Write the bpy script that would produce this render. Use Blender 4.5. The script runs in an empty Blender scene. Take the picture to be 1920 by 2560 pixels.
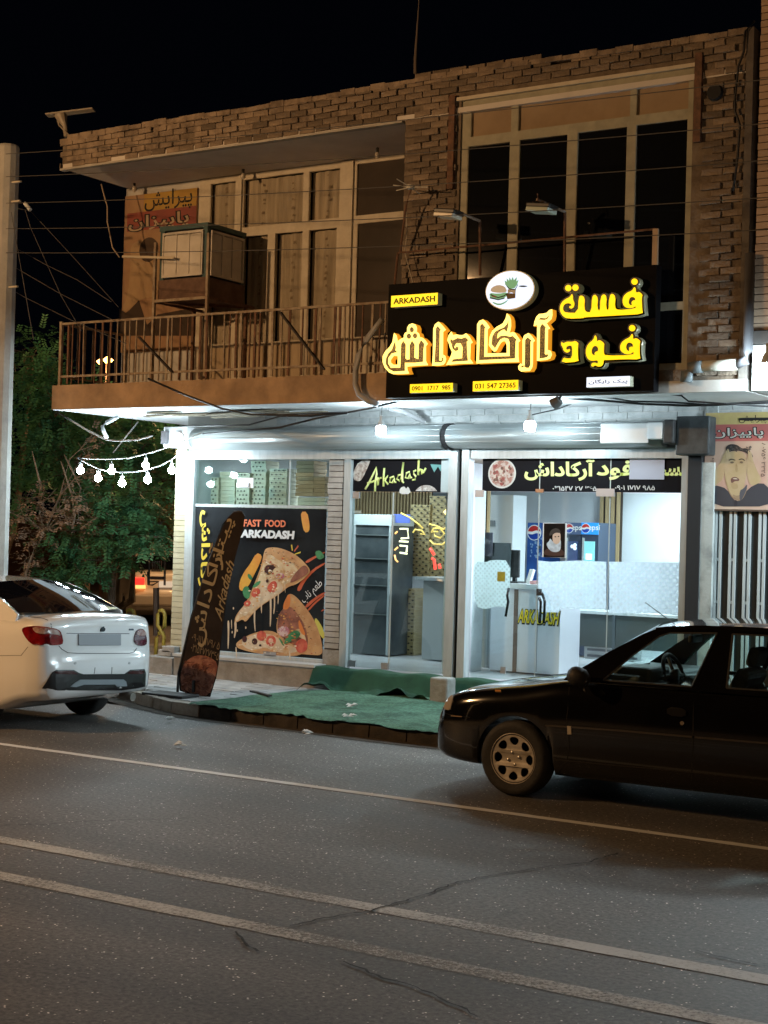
import bpy, bmesh, math, random
from math import sin, cos, radians, pi, sqrt, atan2
from mathutils import Vector, Matrix, geometry
from mathutils.bvhtree import BVHTree
random.seed(7)
S = bpy.context.scene
COL = S.collection
# ---------------------------------------------------------------- camera
PSI, PIT, ROL = radians(32.6), radians(0.8), radians(1.6)
CAM = Vector((0, -17.9, 2.08))
FV = Vector((-sin(PSI)*cos(PIT), cos(PSI)*cos(PIT), sin(PIT)))
RV = Vector((cos(PSI), sin(PSI), 0))
UV = RV.cross(FV)
cam = bpy.data.cameras.new('camera'); camo = bpy.data.objects.new('camera', cam); COL.objects.link(camo)
rr = RV*cos(ROL) + UV*sin(ROL); uu = UV*cos(ROL) - RV*sin(ROL)
# image x axis = R cos + ( -U sin ) so that the tops of verticals lean right
rr = RV*cos(ROL) + UV*(sin(ROL)); uu = -RV*sin(ROL) + UV*cos(ROL)
M = Matrix((rr, uu, -FV)).transposed().to_4x4(); M.translation = CAM
camo.matrix_world = M
cam.sensor_fit = 'VERTICAL'; cam.sensor_height = 36; cam.lens = 36*3877/2560
cam.clip_start = 0.1; cam.clip_end = 600
S.camera = camo
# ---------------------------------------------------------------- world and exposure (night)
wd = bpy.data.worlds.new('World'); S.world = wd; wd.use_nodes = True
bgn = wd.node_tree.nodes['Background']
bgn.inputs[0].default_value = (0.35, 0.5, 1.0, 1); bgn.inputs[1].default_value = 0.0014
S.view_settings.view_transform = 'Standard'; S.view_settings.look = 'None'
S.view_settings.exposure = 0; S.view_settings.gamma = 1
S.render.engine = 'CYCLES'
S.cycles.use_denoising = True; S.cycles.max_bounces = 8; S.cycles.transparent_max_bounces = 24
S.cycles.caustics_reflective = False; S.cycles.caustics_refractive = False
S.cycles.sample_clamp_indirect = 4.0
L_STREET = 5200; L_BULB = 50; L_STRING = 27; L_ROOM = 115

def ray(x, y):
    dx = (x-960)/3877; dy = (y-1280)/3877
    a = dx*cos(ROL)+dy*sin(ROL); b = dx*sin(ROL)-dy*cos(ROL)
    return FV + a*RV + b*UV
def W(x, y, Y=None, X=None, Z=None):
    """pixel of the photograph -> point on a wall/ground plane of the place"""
    d = ray(x, y)
    if Y is not None: t = (Y-CAM.y)/d.y
    elif X is not None: t = (X-CAM.x)/d.x
    else: t = (Z-CAM.z)/d.z
    return CAM + t*d
def crop(ox, oy, s): return lambda x, y: (ox+x/s, oy+y/s)
cA = crop(940, 760, 5.53); cB = crop(1180, 740, 6.9125); cC = crop(1380, 680, 6.381); cD = crop(1380, 800, 6.381)
cP = crop(500, 1270, 4.88); c1 = crop(0, 200, 1.728); c2 = crop(960, 0, 1.728); c3 = crop(0, 900, 2.37)
c4 = crop(440, 1050, 2.304); c5 = crop(1100, 1000, 2.023); c6 = crop(280, 450, 4.88); c7 = crop(840, 1120, 3.6875)
c8 = crop(1150, 1200, 4.423); c9 = crop(1720, 1010, 4.02); cR = crop(1560, 0, 2.3056); cL = crop(0, 340, 3.95)
cS = crop(100, 950, 3.6065); cM = crop(700, 900, 2.592); cQ = crop(1330, 900, 2.812); cT = crop(950, 660, 3.6867)
cW = crop(0, 1400, 4.1475)

# ---------------------------------------------------------------- materials
MATS = {}
def mat(name, c=(0.5, 0.5, 0.5), rough=0.6, metal=0.0, c2=None, scale=8, detail=4, bump=0, bscale=40, emit=0, coat=0, rand=0, trans=0, spec=None, ramp=(0.35, 0.65), stretch=None, ecol=None):
    if name in MATS: return MATS[name]
    m = bpy.data.materials.new(name); m.use_nodes = True; nt = m.node_tree; n = nt.nodes; l = nt.links
    p = n['Principled BSDF']; p.inputs['Base Color'].default_value = (*c, 1); p.inputs['Roughness'].default_value = rough
    p.inputs['Metallic'].default_value = metal
    if spec is not None: p.inputs['Specular IOR Level'].default_value = spec
    if coat: p.inputs['Coat Weight'].default_value = coat; p.inputs['Coat Roughness'].default_value = 0.03
    tc = n.new('ShaderNodeTexCoord'); src = tc.outputs['Object']
    if stretch:
        mp = n.new('ShaderNodeMapping'); mp.inputs['Scale'].default_value = stretch; l.new(src, mp.inputs[0]); src = mp.outputs[0]
    out = None
    if c2 is not None:
        nz = n.new('ShaderNodeTexNoise'); nz.inputs['Scale'].default_value = scale; nz.inputs['Detail'].default_value = detail
        nz.inputs['Roughness'].default_value = 0.6
        l.new(src, nz.inputs['Vector']); r = n.new('ShaderNodeValToRGB'); l.new(nz.outputs['Fac'], r.inputs[0])
        r.color_ramp.elements[0].position = ramp[0]; r.color_ramp.elements[1].position = ramp[1]
        r.color_ramp.elements[0].color = (*c, 1); r.color_ramp.elements[1].color = (*c2, 1); out = r.outputs[0]
    if rand:
        oi = n.new('ShaderNodeObjectInfo'); mr = n.new('ShaderNodeMapRange'); l.new(oi.outputs['Random'], mr.inputs[0])
        mr.inputs[3].default_value = 1-rand; mr.inputs[4].default_value = 1+rand*0.7
        vm = n.new('ShaderNodeVectorMath'); vm.operation = 'SCALE'
        if out is not None: l.new(out, vm.inputs[0])
        else: vm.inputs[0].default_value = c
        l.new(mr.outputs[0], vm.inputs['Scale']); out = vm.outputs[0]
    if out is not None: l.new(out, p.inputs['Base Color'])
    if bump:
        nb = n.new('ShaderNodeTexNoise'); nb.inputs['Scale'].default_value = bscale; nb.inputs['Detail'].default_value = 5
        l.new(src, nb.inputs['Vector'])
        b = n.new('ShaderNodeBump'); b.inputs['Strength'].default_value = bump; b.inputs['Distance'].default_value = 0.02
        l.new(nb.outputs['Fac'], b.inputs['Height']); l.new(b.outputs[0], p.inputs['Normal'])
    if emit:
        p.inputs['Emission Color'].default_value = (*(ecol or c), 1); p.inputs['Emission Strength'].default_value = emit
    if trans: p.inputs['Transmission Weight'].default_value = trans
    MATS[name] = m; return m

def glass(name, tint=(0.9, 0.96, 0.95), refl=1.5, rough=0.02, dark=None):
    """thin pane: clear or tinted film plus a Fresnel reflection"""
    if name in MATS: return MATS[name]
    m = bpy.data.materials.new(name); m.use_nodes = True; nt = m.node_tree; n = nt.nodes; l = nt.links
    n.remove(n['Principled BSDF']); o = n['Material Output']
    t = n.new('ShaderNodeBsdfTransparent'); t.inputs[0].default_value = (*tint, 1)
    g = n.new('ShaderNodeBsdfGlossy'); g.inputs['Roughness'].default_value = rough
    lw = n.new('ShaderNodeLayerWeight'); lw.inputs[0].default_value = .5; pw = n.new('ShaderNodeMath'); pw.operation = 'POWER'; l.new(lw.outputs['Facing'], pw.inputs[0]); pw.inputs[1].default_value = 5
    r0 = ((refl-1)/(refl+1))**2; f = n.new('ShaderNodeMath'); f.operation = 'MULTIPLY_ADD'; l.new(pw.outputs[0], f.inputs[0]); f.inputs[1].default_value = 1-r0; f.inputs[2].default_value = r0
    mx = n.new('ShaderNodeMixShader'); l.new(f.outputs[0], mx.inputs[0]); l.new(t.outputs[0], mx.inputs[1]); l.new(g.outputs[0], mx.inputs[2])
    l.new(mx.outputs[0], o.inputs[0]); MATS[name] = m; return m

def emis(name, c, s):
    if name in MATS: return MATS[name]
    m = bpy.data.materials.new(name); m.use_nodes = True; n = m.node_tree.nodes
    p = n['Principled BSDF']; p.inputs['Base Color'].default_value = (*[min(1, v*0.6) for v in c], 1); p.inputs['Roughness'].default_value = 0.4
    p.inputs['Emission Color'].default_value = (*c, 1); p.inputs['Emission Strength'].default_value = s
    MATS[name] = m; return m

brick_m = mat('old_brick', (0.15, 0.115, 0.088), 0.92, c2=(0.30, 0.235, 0.175), scale=5, detail=9, bump=0.8, bscale=30, rand=0.42)
mortar_m = mat('dusty_mortar', (0.13, 0.10, 0.075), 0.95, c2=(0.22, 0.175, 0.13), scale=6, bump=0.6, bscale=35)
plaster_m = mat('aged_white_plaster', (0.48, 0.47, 0.45), 0.85, c2=(0.60, 0.59, 0.56), scale=3, bump=0.15, bscale=25)
soffit_m = mat('peeling_white_soffit', (0.72, 0.73, 0.74), 0.8, c2=(0.82, 0.83, 0.84), scale=2.5, bump=0.2, bscale=20)
lath_m = mat('exposed_old_reed', (0.20, 0.16, 0.11), 0.9, c2=(0.42, 0.36, 0.27), scale=5, stretch=(1, 9, 9), bump=0.5, bscale=30)
fascia_m = mat('ochre_painted_concrete', (0.27, 0.18, 0.11), 0.8, c2=(0.48, 0.32, 0.19), scale=3, detail=10, bump=0.3, bscale=30)
blockw_m = mat('white_washed_block', (0.36, 0.38, 0.38), 0.8, c2=(0.52, 0.53, 0.53), scale=6, bump=0.3, bscale=30, rand=0.12)
frame_m = mat('cream_painted_steel', (0.52, 0.46, 0.36), 0.6, c2=(0.62, 0.56, 0.45), scale=7, bump=0.1)
fgreen_m = mat('khaki_painted_steel', (0.29, 0.28, 0.21), 0.6, c2=(0.38, 0.36, 0.27), scale=7, bump=0.1)
alu_m = mat('white_aluminium', (0.50, 0.54, 0.55), 0.35, 0.1, c2=(0.41, 0.45, 0.46), scale=3, stretch=(6, 6, 1))
shutter_m = mat('shutter_housing_metal', (0.30, 0.33, 0.335), 0.33, 0.1, c2=(0.25, 0.28, 0.285), scale=2, stretch=(1, 8, 8))
dark_m = mat('dark_void', (0.012, 0.012, 0.014), 0.8)
black_m = mat('black_rubber', (0.014, 0.014, 0.015), 0.6, c2=(0.03, 0.03, 0.03), scale=20)
cable_m = mat('black_cable', (0.015, 0.015, 0.017), 0.5)
greycable_m = mat('grey_wire', (0.09, 0.085, 0.08), 0.6)
bar_m = mat('weathered_rail_paint', (0.40, 0.33, 0.24), 0.7, c2=(0.22, 0.15, 0.10), scale=9, bump=0.2)
rust_m = mat('rusty_steel', (0.10, 0.055, 0.035), 0.8, c2=(0.2, 0.1, 0.06), scale=14, bump=0.3)
winglass_m = mat('dark_window_glass', (0.006, 0.007, 0.009), 0.05, spec=0.5)
concrete_m = mat('weathered_concrete', (0.36, 0.34, 0.31), 0.85, c2=(0.5, 0.48, 0.44), scale=3, bump=0.35, bscale=22)
greycon_m = mat('grey_cement', (0.24, 0.23, 0.21), 0.9, c2=(0.36, 0.35, 0.33), scale=5, bump=0.5, bscale=25)
carpet_m = mat('green_carpet', (0.055, 0.15, 0.095), 0.95, c2=(0.105, 0.225, 0.15), scale=2.2, detail=9, bump=0.9, bscale=120)
nt = carpet_m.node_tree; n = nt.nodes; l = nt.links; tc = n['Texture Coordinate'] if 'Texture Coordinate' in n else n.new('ShaderNodeTexCoord'); pc_ = n['Principled BSDF']
def cmul(scale, a, b, c0, c1_, det=6):
    nz = n.new('ShaderNodeTexNoise'); nz.inputs['Scale'].default_value = scale; nz.inputs['Detail'].default_value = det; nz.inputs['Roughness'].default_value = .7; l.new(tc.outputs['Object'], nz.inputs['Vector'])
    r = n.new('ShaderNodeValToRGB'); l.new(nz.outputs['Fac'], r.inputs[0]); r.color_ramp.elements[0].position = a; r.color_ramp.elements[1].position = b; r.color_ramp.elements[0].color = (c0, c0, c0, 1); r.color_ramp.elements[1].color = (c1_, c1_, c1_, 1)
    mx = n.new('ShaderNodeMix'); mx.data_type = 'RGBA'; mx.blend_type = 'MULTIPLY'; mx.inputs[0].default_value = 1
    src = pc_.inputs['Base Color'].links[0].from_socket; l.new(src, mx.inputs[6]); l.new(r.outputs[0], mx.inputs[7]); l.new(mx.outputs[2], pc_.inputs['Base Color'])
cmul(26, .35, .65, .42, 1.35); cmul(1.1, .38, .5, .62, 1.15, 9); cmul(5, .60, .68, 1.0, .6, 8)
dcarpet_m = mat('dark_green_carpet', (0.014, 0.06, 0.032), 0.95, c2=(0.025, 0.095, 0.05), scale=4, bump=0.7, bscale=160)
white_m = mat('white_paint', (0.78, 0.79, 0.8), 0.45, c2=(0.7, 0.72, 0.73), scale=3)
teal_m = mat('teal_painted_steel', (0.03, 0.075, 0.085), 0.6, c2=(0.05, 0.11, 0.12), scale=5)
signblack_m = mat('black_composite_panel', (0.004, 0.004, 0.005), 0.5, c2=(0.006, 0.006, 0.007), scale=2, spec=.03)
pane_m = glass('shop_glass', (0.88, 0.95, 0.94), 1.5)
pane2_m = glass('tinted_shop_glass', (0.82, 0.89, 0.88), 1.55)
car_glass_m = glass('car_side_glass', (0.90, 0.97, 0.96), 1.35)

# ---------------------------------------------------------------- mesh helpers
ORG = {}
def link(o, parent=None):
    COL.objects.link(o)
    if parent is not None: o.parent = parent
    return o
def thing(name, label, cat, loc=(0, 0, 0), group=None, rz=0):
    o = bpy.data.objects.new(name, None); o.location = loc; o.rotation_euler = (0, 0, rz); o.empty_display_size = 0.2
    o['label'] = label; o['category'] = cat
    if group: o['group'] = group
    COL.objects.link(o); ORG[o.name] = Vector(loc); return o
def tag(o, label, cat, group=None):
    o['label'] = label; o['category'] = cat
    if group: o['group'] = group
    return o
def org(p): return ORG.get(p.name, Vector((0, 0, 0))) if p is not None else Vector((0, 0, 0))
def struct(o, kind='structure'): o['kind'] = kind; return o

class MB:
    def __init__(s): s.v = []; s.f = []
    def box(s, a, b):
        x0, x1 = sorted((a[0], b[0])); y0, y1 = sorted((a[1], b[1])); z0, z1 = sorted((a[2], b[2])); k = len(s.v)
        s.v += [(x0,y0,z0),(x1,y0,z0),(x1,y1,z0),(x0,y1,z0),(x0,y0,z1),(x1,y0,z1),(x1,y1,z1),(x0,y1,z1)]
        s.f += [tuple(k+i for i in q) for q in ((0,3,2,1),(4,5,6,7),(0,1,5,4),(1,2,6,5),(2,3,7,6),(3,0,4,7))]
        return s
    def bar(s, p, q, w, h=None, up=(0, 0, 1)):
        p = Vector(p); q = Vector(q); d = (q-p).normalized(); up = Vector(up)
        if abs(d.dot(up)) > 0.98: up = Vector((0, 1, 0))
        a = d.cross(up).normalized()*w/2; b = a.cross(d).normalized()*(h or w)/2; k = len(s.v)
        for e in (p, q):
            for sa, sb in ((-1,-1),(1,-1),(1,1),(-1,1)): s.v.append(tuple(e+a*sa+b*sb))
        s.f += [tuple(k+i for i in t) for t in ((0,1,2,3),(7,6,5,4),(0,4,5,1),(1,5,6,2),(2,6,7,3),(3,7,4,0))]
        return s
    def tube(s, pts, r, n=8, cap=True):
        pts = [Vector(p) for p in pts]; k = len(s.v); m = len(pts)
        rs = r if isinstance(r, (list, tuple)) else [r]*m
        for i, p in enumerate(pts):
            d = (pts[min(i+1, m-1)]-pts[max(i-1, 0)]).normalized()
            u = Vector((0, 0, 1)) if abs(d.z) < 0.9 else Vector((1, 0, 0))
            a = d.cross(u).normalized(); b = a.cross(d)
            for j in range(n):
                t = 2*pi*j/n; s.v.append(tuple(p+(a*cos(t)+b*sin(t))*rs[i]))
        for i in range(m-1):
            for j in range(n):
                s.f.append((k+i*n+j, k+i*n+(j+1) % n, k+(i+1)*n+(j+1) % n, k+(i+1)*n+j))
        if cap: s.f.append(tuple(k+j for j in range(n-1, -1, -1))); s.f.append(tuple(k+(m-1)*n+j for j in range(n)))
        return s
    def lathe(s, prof, c, ax='z', n=20):
        """prof = [(radius, height)...] around an axis through c"""
        k = len(s.v); m = len(prof); c = Vector(c)
        for r, h in prof:
            for j in range(n):
                t = 2*pi*j/n; a, b = r*cos(t), r*sin(t)
                s.v.append(tuple(c+(Vector((a, b, h)) if ax == 'z' else Vector((h, a, b)) if ax == 'x' else Vector((a, h, b)))))
        for i in range(m-1):
            for j in range(n): s.f.append((k+i*n+j, k+i*n+(j+1) % n, k+(i+1)*n+(j+1) % n, k+(i+1)*n+j))
        return s
    def quad(s, *p):
        k = len(s.v); s.v += [tuple(q) for q in p]; s.f.append(tuple(range(k, k+len(p)))); return s
    def build(s, name, m, parent=None, smooth=False, at=None, bevel=0, subs=0):
        o0 = org(parent) if at is None else Vector(at)
        me = bpy.data.meshes.new(name); me.from_pydata([(x-o0.x, y-o0.y, z-o0.z) for x, y, z in s.v], [], s.f)
        me.materials.append(m)
        bm = bmesh.new(); bm.from_mesh(me); bmesh.ops.recalc_face_normals(bm, faces=bm.faces); bm.to_mesh(me); bm.free()
        if smooth: me.shade_smooth()
        o = bpy.data.objects.new(name, me)
        if at is not None and parent is None: o.location = at
        link(o, parent); ORG[o.name] = o0
        if bevel:
            b = o.modifiers.new('b', 'BEVEL'); b.width = bevel; b.segments = 2; b.limit_method = 'ANGLE'
        if subs:
            b = o.modifiers.new('s', 'SUBSURF'); b.levels = subs; b.render_levels = subs
        return o
def box(name, a, b, m, parent=None, bevel=0, at=None): return MB().box(a, b).build(name, m, parent, bevel=bevel, at=at)

def chaikin(pts, n=1):
    for _ in range(n):
        q = []
        for i in range(len(pts)):
            a = pts[i]; b = pts[(i+1) % len(pts)]
            q.append((a[0]*.75+b[0]*.25, a[1]*.75+b[1]*.25)); q.append((a[0]*.25+b[0]*.75, a[1]*.25+b[1]*.75))
        pts = q
    return pts
def ell(cx, cy, rx, ry=None, n=20, a0=0):
    ry = ry or rx
    return [(cx+rx*cos(2*pi*i/n+a0), cy+ry*sin(2*pi*i/n+a0)) for i in range(n)]
def curve_mesh(loops, depth=0.0, offset=0.0, bev=0.0):
    cu = bpy.data.curves.new('c', 'CURVE'); cu.dimensions = '2D'; cu.fill_mode = 'BOTH'; cu.extrude = depth/2; cu.offset = offset
    for lp in loops:
        sp = cu.splines.new('POLY'); sp.points.add(len(lp)-1); sp.use_cyclic_u = True
        for i, p in enumerate(lp): sp.points[i].co = (p[0], p[1], 0, 1)
    o = bpy.data.objects.new('c', cu); me = bpy.data.meshes.new_from_object(o)
    bpy.data.objects.remove(o); bpy.data.curves.remove(cu); return me
def finish(me, name, m, parent, f, o0):
    for v in me.vertices:
        q = f(v.co.x, v.co.y, v.co.z); v.co = (q[0]-o0.x, q[1]-o0.y, q[2]-o0.z)
    me.materials.clear(); me.materials.append(m)
    bm = bmesh.new(); bm.from_mesh(me); bmesh.ops.remove_doubles(bm, verts=bm.verts, dist=1e-5); bmesh.ops.recalc_face_normals(bm, faces=bm.faces); bm.to_mesh(me); bm.free()
    me.name = name; o = bpy.data.objects.new(name, me); link(o, parent); ORG[o.name] = o0; return o
def plate(name, loops, Y, depth, m, parent=None, offset=0.0, f=None):
    """flat shape in the XZ plane, front face at Y, going depth backwards"""
    me = curve_mesh(loops, depth, offset)
    f = f or (lambda x, y, z: (x, Y+depth/2-z, y))
    return finish(me, name, m, parent, f, org(parent))
def px(c, pts, Y): return [(lambda w: (w.x, w.z))(W(*c(*p), Y=Y)) for p in pts]
def rect(x0, x1, z0, z1): return [(x0, z0), (x1, z0), (x1, z1), (x0, z1)]

FORMS = {'ا': (0xFE8D, 0xFE8E), 'آ': (0xFE81, 0xFE82), 'ب': (0xFE8F,)*1, 'د': (0xFEA9, 0xFEAA), 'ر': (0xFEAD, 0xFEAE), 'ز': (0xFEAF, 0xFEB0), 'و': (0xFEED, 0xFEEE)}
for ch, b in (('ب', 0xFE8F), ('پ', 0xFB56), ('ت', 0xFE95), ('س', 0xFEB1), ('ش', 0xFEB5), ('ط', 0xFEC1), ('ع', 0xFEC9), ('ف', 0xFED1), ('ک', 0xFB8E), ('گ', 0xFB92), ('م', 0xFEE1), ('ن', 0xFEE5), ('ه', 0xFEE9), ('ی', 0xFBFC)):
    FORMS[ch] = (b, b+1, b+2, b+3)
def fa(s):
    out = []
    for i, ch in enumerate(s):
        if ch not in FORMS: out.append(ch); continue
        f = FORMS[ch]; prev = i > 0 and s[i-1] in FORMS and len(FORMS[s[i-1]]) == 4
        nxt = i+1 < len(s) and s[i+1] in FORMS and len(f) == 4
        out.append(chr(f[(3 if nxt else 1) if prev else (2 if nxt else 0)]))
    return ''.join(reversed(out))
def text(name, body, c, w, h, m, parent, Y=None, rot=0, off=0, shear=0, depth=0.0, f=None):
    cu = bpy.data.curves.new('t', 'FONT'); cu.body = body; cu.offset = off; cu.shear = shear; cu.extrude = depth/2; cu.resolution_u = 3
    o = bpy.data.objects.new('t', cu); me = bpy.data.meshes.new_from_object(o); bpy.data.objects.remove(o); bpy.data.curves.remove(cu)
    if not len(me.vertices): return None
    xs = [v.co.x for v in me.vertices]; ys = [v.co.y for v in me.vertices]
    sx = w/(max(xs)-min(xs)); sy = h/(max(ys)-min(ys)); mx = (max(xs)+min(xs))/2; my = (max(ys)+min(ys))/2
    ca, sa = cos(rot), sin(rot)
    def g(x, y, z):
        a = (x-mx)*sx; b = (y-my)*sy; u = a*ca-b*sa; v = a*sa+b*ca
        return f(u, v, z) if f else (c[0]+u, Y-z, c[1]+v)
    return finish(me, name, m, parent, g, org(parent))
def strokes(name, lines, Y, r, m, parent, n=6, c=None):
    mb = MB()
    for ln in lines:
        if c: ln = [tuple(W(*c(*p), Y=Y)) for p in ln]
        mb.tube(ln, r, n)
    return mb.build(name, m, parent, smooth=True)
def copies(src, locs, rots=None):
    for i, p in enumerate(locs):
        o = src.copy(); o.location = p
        if rots: o.rotation_euler = rots[i]
        COL.objects.link(o)
def light(name, loc, power, color, parent=None, radius=0.05, kind='POINT', rot=None, size=None, spot=None):
    d = bpy.data.lights.new(name, kind); d.energy = power; d.color = color
    if kind == 'AREA':
        d.shape = 'RECTANGLE'; d.size, d.size_y = size
    else: d.shadow_soft_size = radius
    if kind == 'SPOT': d.spot_size = spot; d.spot_blend = 0.6
    o = bpy.data.objects.new(name, d); o.location = Vector(loc)-org(parent)
    if rot: o.rotation_euler = rot
    link(o, parent); return o

YS, YB, YW = -1.75, -3.0, -1.70
# ================================================================= GROUND
road_m = bpy.data.materials.new('asphalt'); road_m.use_nodes = True
nt = road_m.node_tree; n = nt.nodes; l = nt.links; p = n['Principled BSDF']; tc = n.new('ShaderNodeTexCoord')
def tex(kind, scale, **k):
    t = n.new(kind); t.inputs['Scale'].default_value = scale; l.new(tc.outputs['Object'], t.inputs['Vector'])
    for a, b in k.items(): t.inputs[a].default_value = b
    return t
def rampn(src, a, b, c1_, c2_):
    r = n.new('ShaderNodeValToRGB'); l.new(src, r.inputs[0]); r.color_ramp.elements[0].position = a; r.color_ramp.elements[1].position = b
    r.color_ramp.elements[0].color = (*c1_, 1); r.color_ramp.elements[1].color = (*c2_, 1); return r
big = tex('ShaderNodeTexNoise', 0.35, Detail=6.0); fine = tex('ShaderNodeTexNoise', 34, Detail=6.0, Roughness=.75); st = tex('ShaderNodeTexVoronoi', 30)
r1 = rampn(big.outputs['Fac'], 0.3, 0.7, (0.085, 0.080, 0.076), (0.125, 0.118, 0.112))
r2 = rampn(fine.outputs['Fac'], 0.38, 0.66, (0.40, 0.40, 0.40), (1.75, 1.75, 1.75))
r3 = rampn(st.outputs['Distance'], 0.10, 0.20, (11.0, 10.8, 10.6), (1, 1, 1))
mxa = n.new('ShaderNodeMix'); mxa.data_type = 'RGBA'; mxa.blend_type = 'MULTIPLY'; mxa.inputs[0].default_value = 1; l.new(r1.outputs[0], mxa.inputs[6]); l.new(r2.outputs[0], mxa.inputs[7])
mxb = n.new('ShaderNodeMix'); mxb.data_type = 'RGBA'; mxb.blend_type = 'MULTIPLY'; l.new(mxa.outputs[2], mxb.inputs[6]); l.new(r3.outputs[0], mxb.inputs[7])
wn = tex('ShaderNodeTexNoise', 13, Detail=3.0); r4 = rampn(wn.outputs['Fac'], 0.50, 0.58, (0, 0, 0), (1, 1, 1)); l.new(r4.outputs[0], mxb.inputs[0])
mp_ = n.new('ShaderNodeMapping'); mp_.inputs['Scale'].default_value = (.10, 1.1, 1); l.new(tc.outputs['Object'], mp_.inputs[0]); trk = n.new('ShaderNodeTexNoise'); trk.inputs['Scale'].default_value = 1.0; trk.inputs['Detail'].default_value = 5; l.new(mp_.outputs[0], trk.inputs['Vector'])
r5 = rampn(trk.outputs['Fac'], .35, .65, (.72, .72, .72), (1.22, 1.2, 1.18)); oil = tex('ShaderNodeTexNoise', 1.7, Detail=7.0, Roughness=.7); r6 = rampn(oil.outputs['Fac'], .62, .72, (1, 1, 1), (.55, .54, .53))
mxc = n.new('ShaderNodeMix'); mxc.data_type = 'RGBA'; mxc.blend_type = 'MULTIPLY'; mxc.inputs[0].default_value = 1; l.new(mxb.outputs[2], mxc.inputs[6]); l.new(r5.outputs[0], mxc.inputs[7])
mxd = n.new('ShaderNodeMix'); mxd.data_type = 'RGBA'; mxd.blend_type = 'MULTIPLY'; mxd.inputs[0].default_value = 1; l.new(mxc.outputs[2], mxd.inputs[6]); l.new(r6.outputs[0], mxd.inputs[7])
l.new(mxd.outputs[2], p.inputs['Base Color']); p.inputs['Roughness'].default_value = 0.62
bp = n.new('ShaderNodeBump'); bp.inputs['Strength'].default_value = 0.35; bp.inputs['Distance'].default_value = 0.01
mm = n.new('ShaderNodeMath'); mm.operation = 'ADD'; l.new(fine.outputs['Fac'], mm.inputs[0]); mm.inputs[1].default_value = 0
l.new(mm.outputs[0], bp.inputs['Height']); l.new(bp.outputs[0], p.inputs['Normal'])
MATS['asphalt'] = road_m
earth_m = mat('dark_soil', (0.05, 0.035, 0.022), 0.95, c2=(0.09, 0.06, 0.04), scale=2, bump=0.6, bscale=8)
struct(MB().quad((-160, -60, -0.02), (60, -60, -0.02), (60, 160, -0.02), (-160, 160, -0.02)).build('ground', earth_m))
struct(MB().quad((-90, -26, 0), (40, -26, 0), (40, -4.3, 0), (-90, -4.3, 0)).build('road', road_m))
struct(MB().quad((-34, -4.3, -0.004), (-17.5, -4.3, -0.004), (-17.5, 60, -0.004), (-34, 60, -0.004)).build('side_street', road_m))
# painted lines: worn paint
line_m = bpy.data.materials.new('worn_road_paint'); line_m.use_nodes = True
nt = line_m.node_tree; n = nt.nodes; l = nt.links; p = n['Principled BSDF']; tc = n.new('ShaderNodeTexCoord'); o_ = n['Material Output']
p.inputs['Base Color'].default_value = (0.50, 0.51, 0.52, 1); p.inputs['Roughness'].default_value = 0.7
w1 = tex('ShaderNodeTexNoise', 38, Detail=8.0, Roughness=0.85); w2 = tex('ShaderNodeTexNoise', 1.1, Detail=2.0)
ad = n.new('ShaderNodeMath'); ad.operation = 'MULTIPLY_ADD'; l.new(w2.outputs['Fac'], ad.inputs[0]); ad.inputs[1].default_value = 0.55; l.new(w1.outputs['Fac'], ad.inputs[2])
rp = rampn(ad.outputs[0], 0.70, 0.95, (1, 1, 1), (0, 0, 0))
tb = n.new('ShaderNodeBsdfTransparent'); ms = n.new('ShaderNodeMixShader'); l.new(rp.outputs[0], ms.inputs[0]); l.new(tb.outputs[0], ms.inputs[1]); l.new(p.outputs[0], ms.inputs[2]); l.new(ms.outputs[0], o_.inputs[0])
edge_m = line_m.copy(); edge_m.name = 'road_edge_paint'
for nd in edge_m.node_tree.nodes:
    if nd.type == 'VALTORGB': nd.color_ramp.elements[0].position = 0.92; nd.color_ramp.elements[1].position = 1.0
    if nd.type == 'BSDF_PRINCIPLED': nd.inputs['Base Color'].default_value = (0.62, 0.63, 0.64, 1)
def wavy_strip(name, y, w, m, z=0.004):
    mb = MB(); x = -60.0; xs = []
    while x < 12: xs.append(x); x += 0.15 if x > -16 else 1.0
    for i in range(len(xs)-1):
        def e(xx, s): random.seed(int(xx*100)+s*7+int(y*10)); return random.uniform(-0.004, 0.004)
        a, b = xs[i], xs[i+1]
        mb.quad((a, y-w/2+e(a, 1), z), (b, y-w/2+e(b, 1), z), (b, y+w/2+e(b, 2), z), (a, y+w/2+e(a, 2), z))
    return struct(mb.build(name, m))
wavy_strip('road_marking', -7.5, 0.10, edge_m)
wavy_strip('road_marking', -10.62, 0.15, line_m)
wavy_strip('road_marking', -11.36, 0.15, line_m)
random.seed(11)
# cracks in the asphalt: narrow dark sheets following the photograph
crack_m = mat('crack_tar', (0.008, 0.008, 0.008), 0.9)
def crack(pts, w=0.012):
    P = []
    for i in range(len(pts)-1):
        a = W(*pts[i], Z=0.008); b = W(*pts[i+1], Z=0.008); k = max(2, int((b-a).length/0.05))
        for j in range(k):
            q = a.lerp(b, j/k); P.append(q+Vector((random.uniform(-.012, .012), random.uniform(-.012, .012), 0)))
    mb = MB()
    for i in range(len(P)-1):
        d = (P[i+1]-P[i]).normalized(); s_ = Vector((-d.y, d.x, 0))*w*random.uniform(0.25, 0.7); mb.quad(P[i]-s_, P[i+1]-s_, P[i+1]+s_, P[i]+s_)
    return struct(mb.build('road_crack', crack_m))
G = lambda x, y: (x*1.1573, 1750+y*1.1573)
crack([G(1335, 330), G(1270, 350), G(1180, 360), G(1060, 378), G(980, 395), G(920, 420), G(850, 440), G(800, 455), G(700, 470), G(610, 492)])
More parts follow.
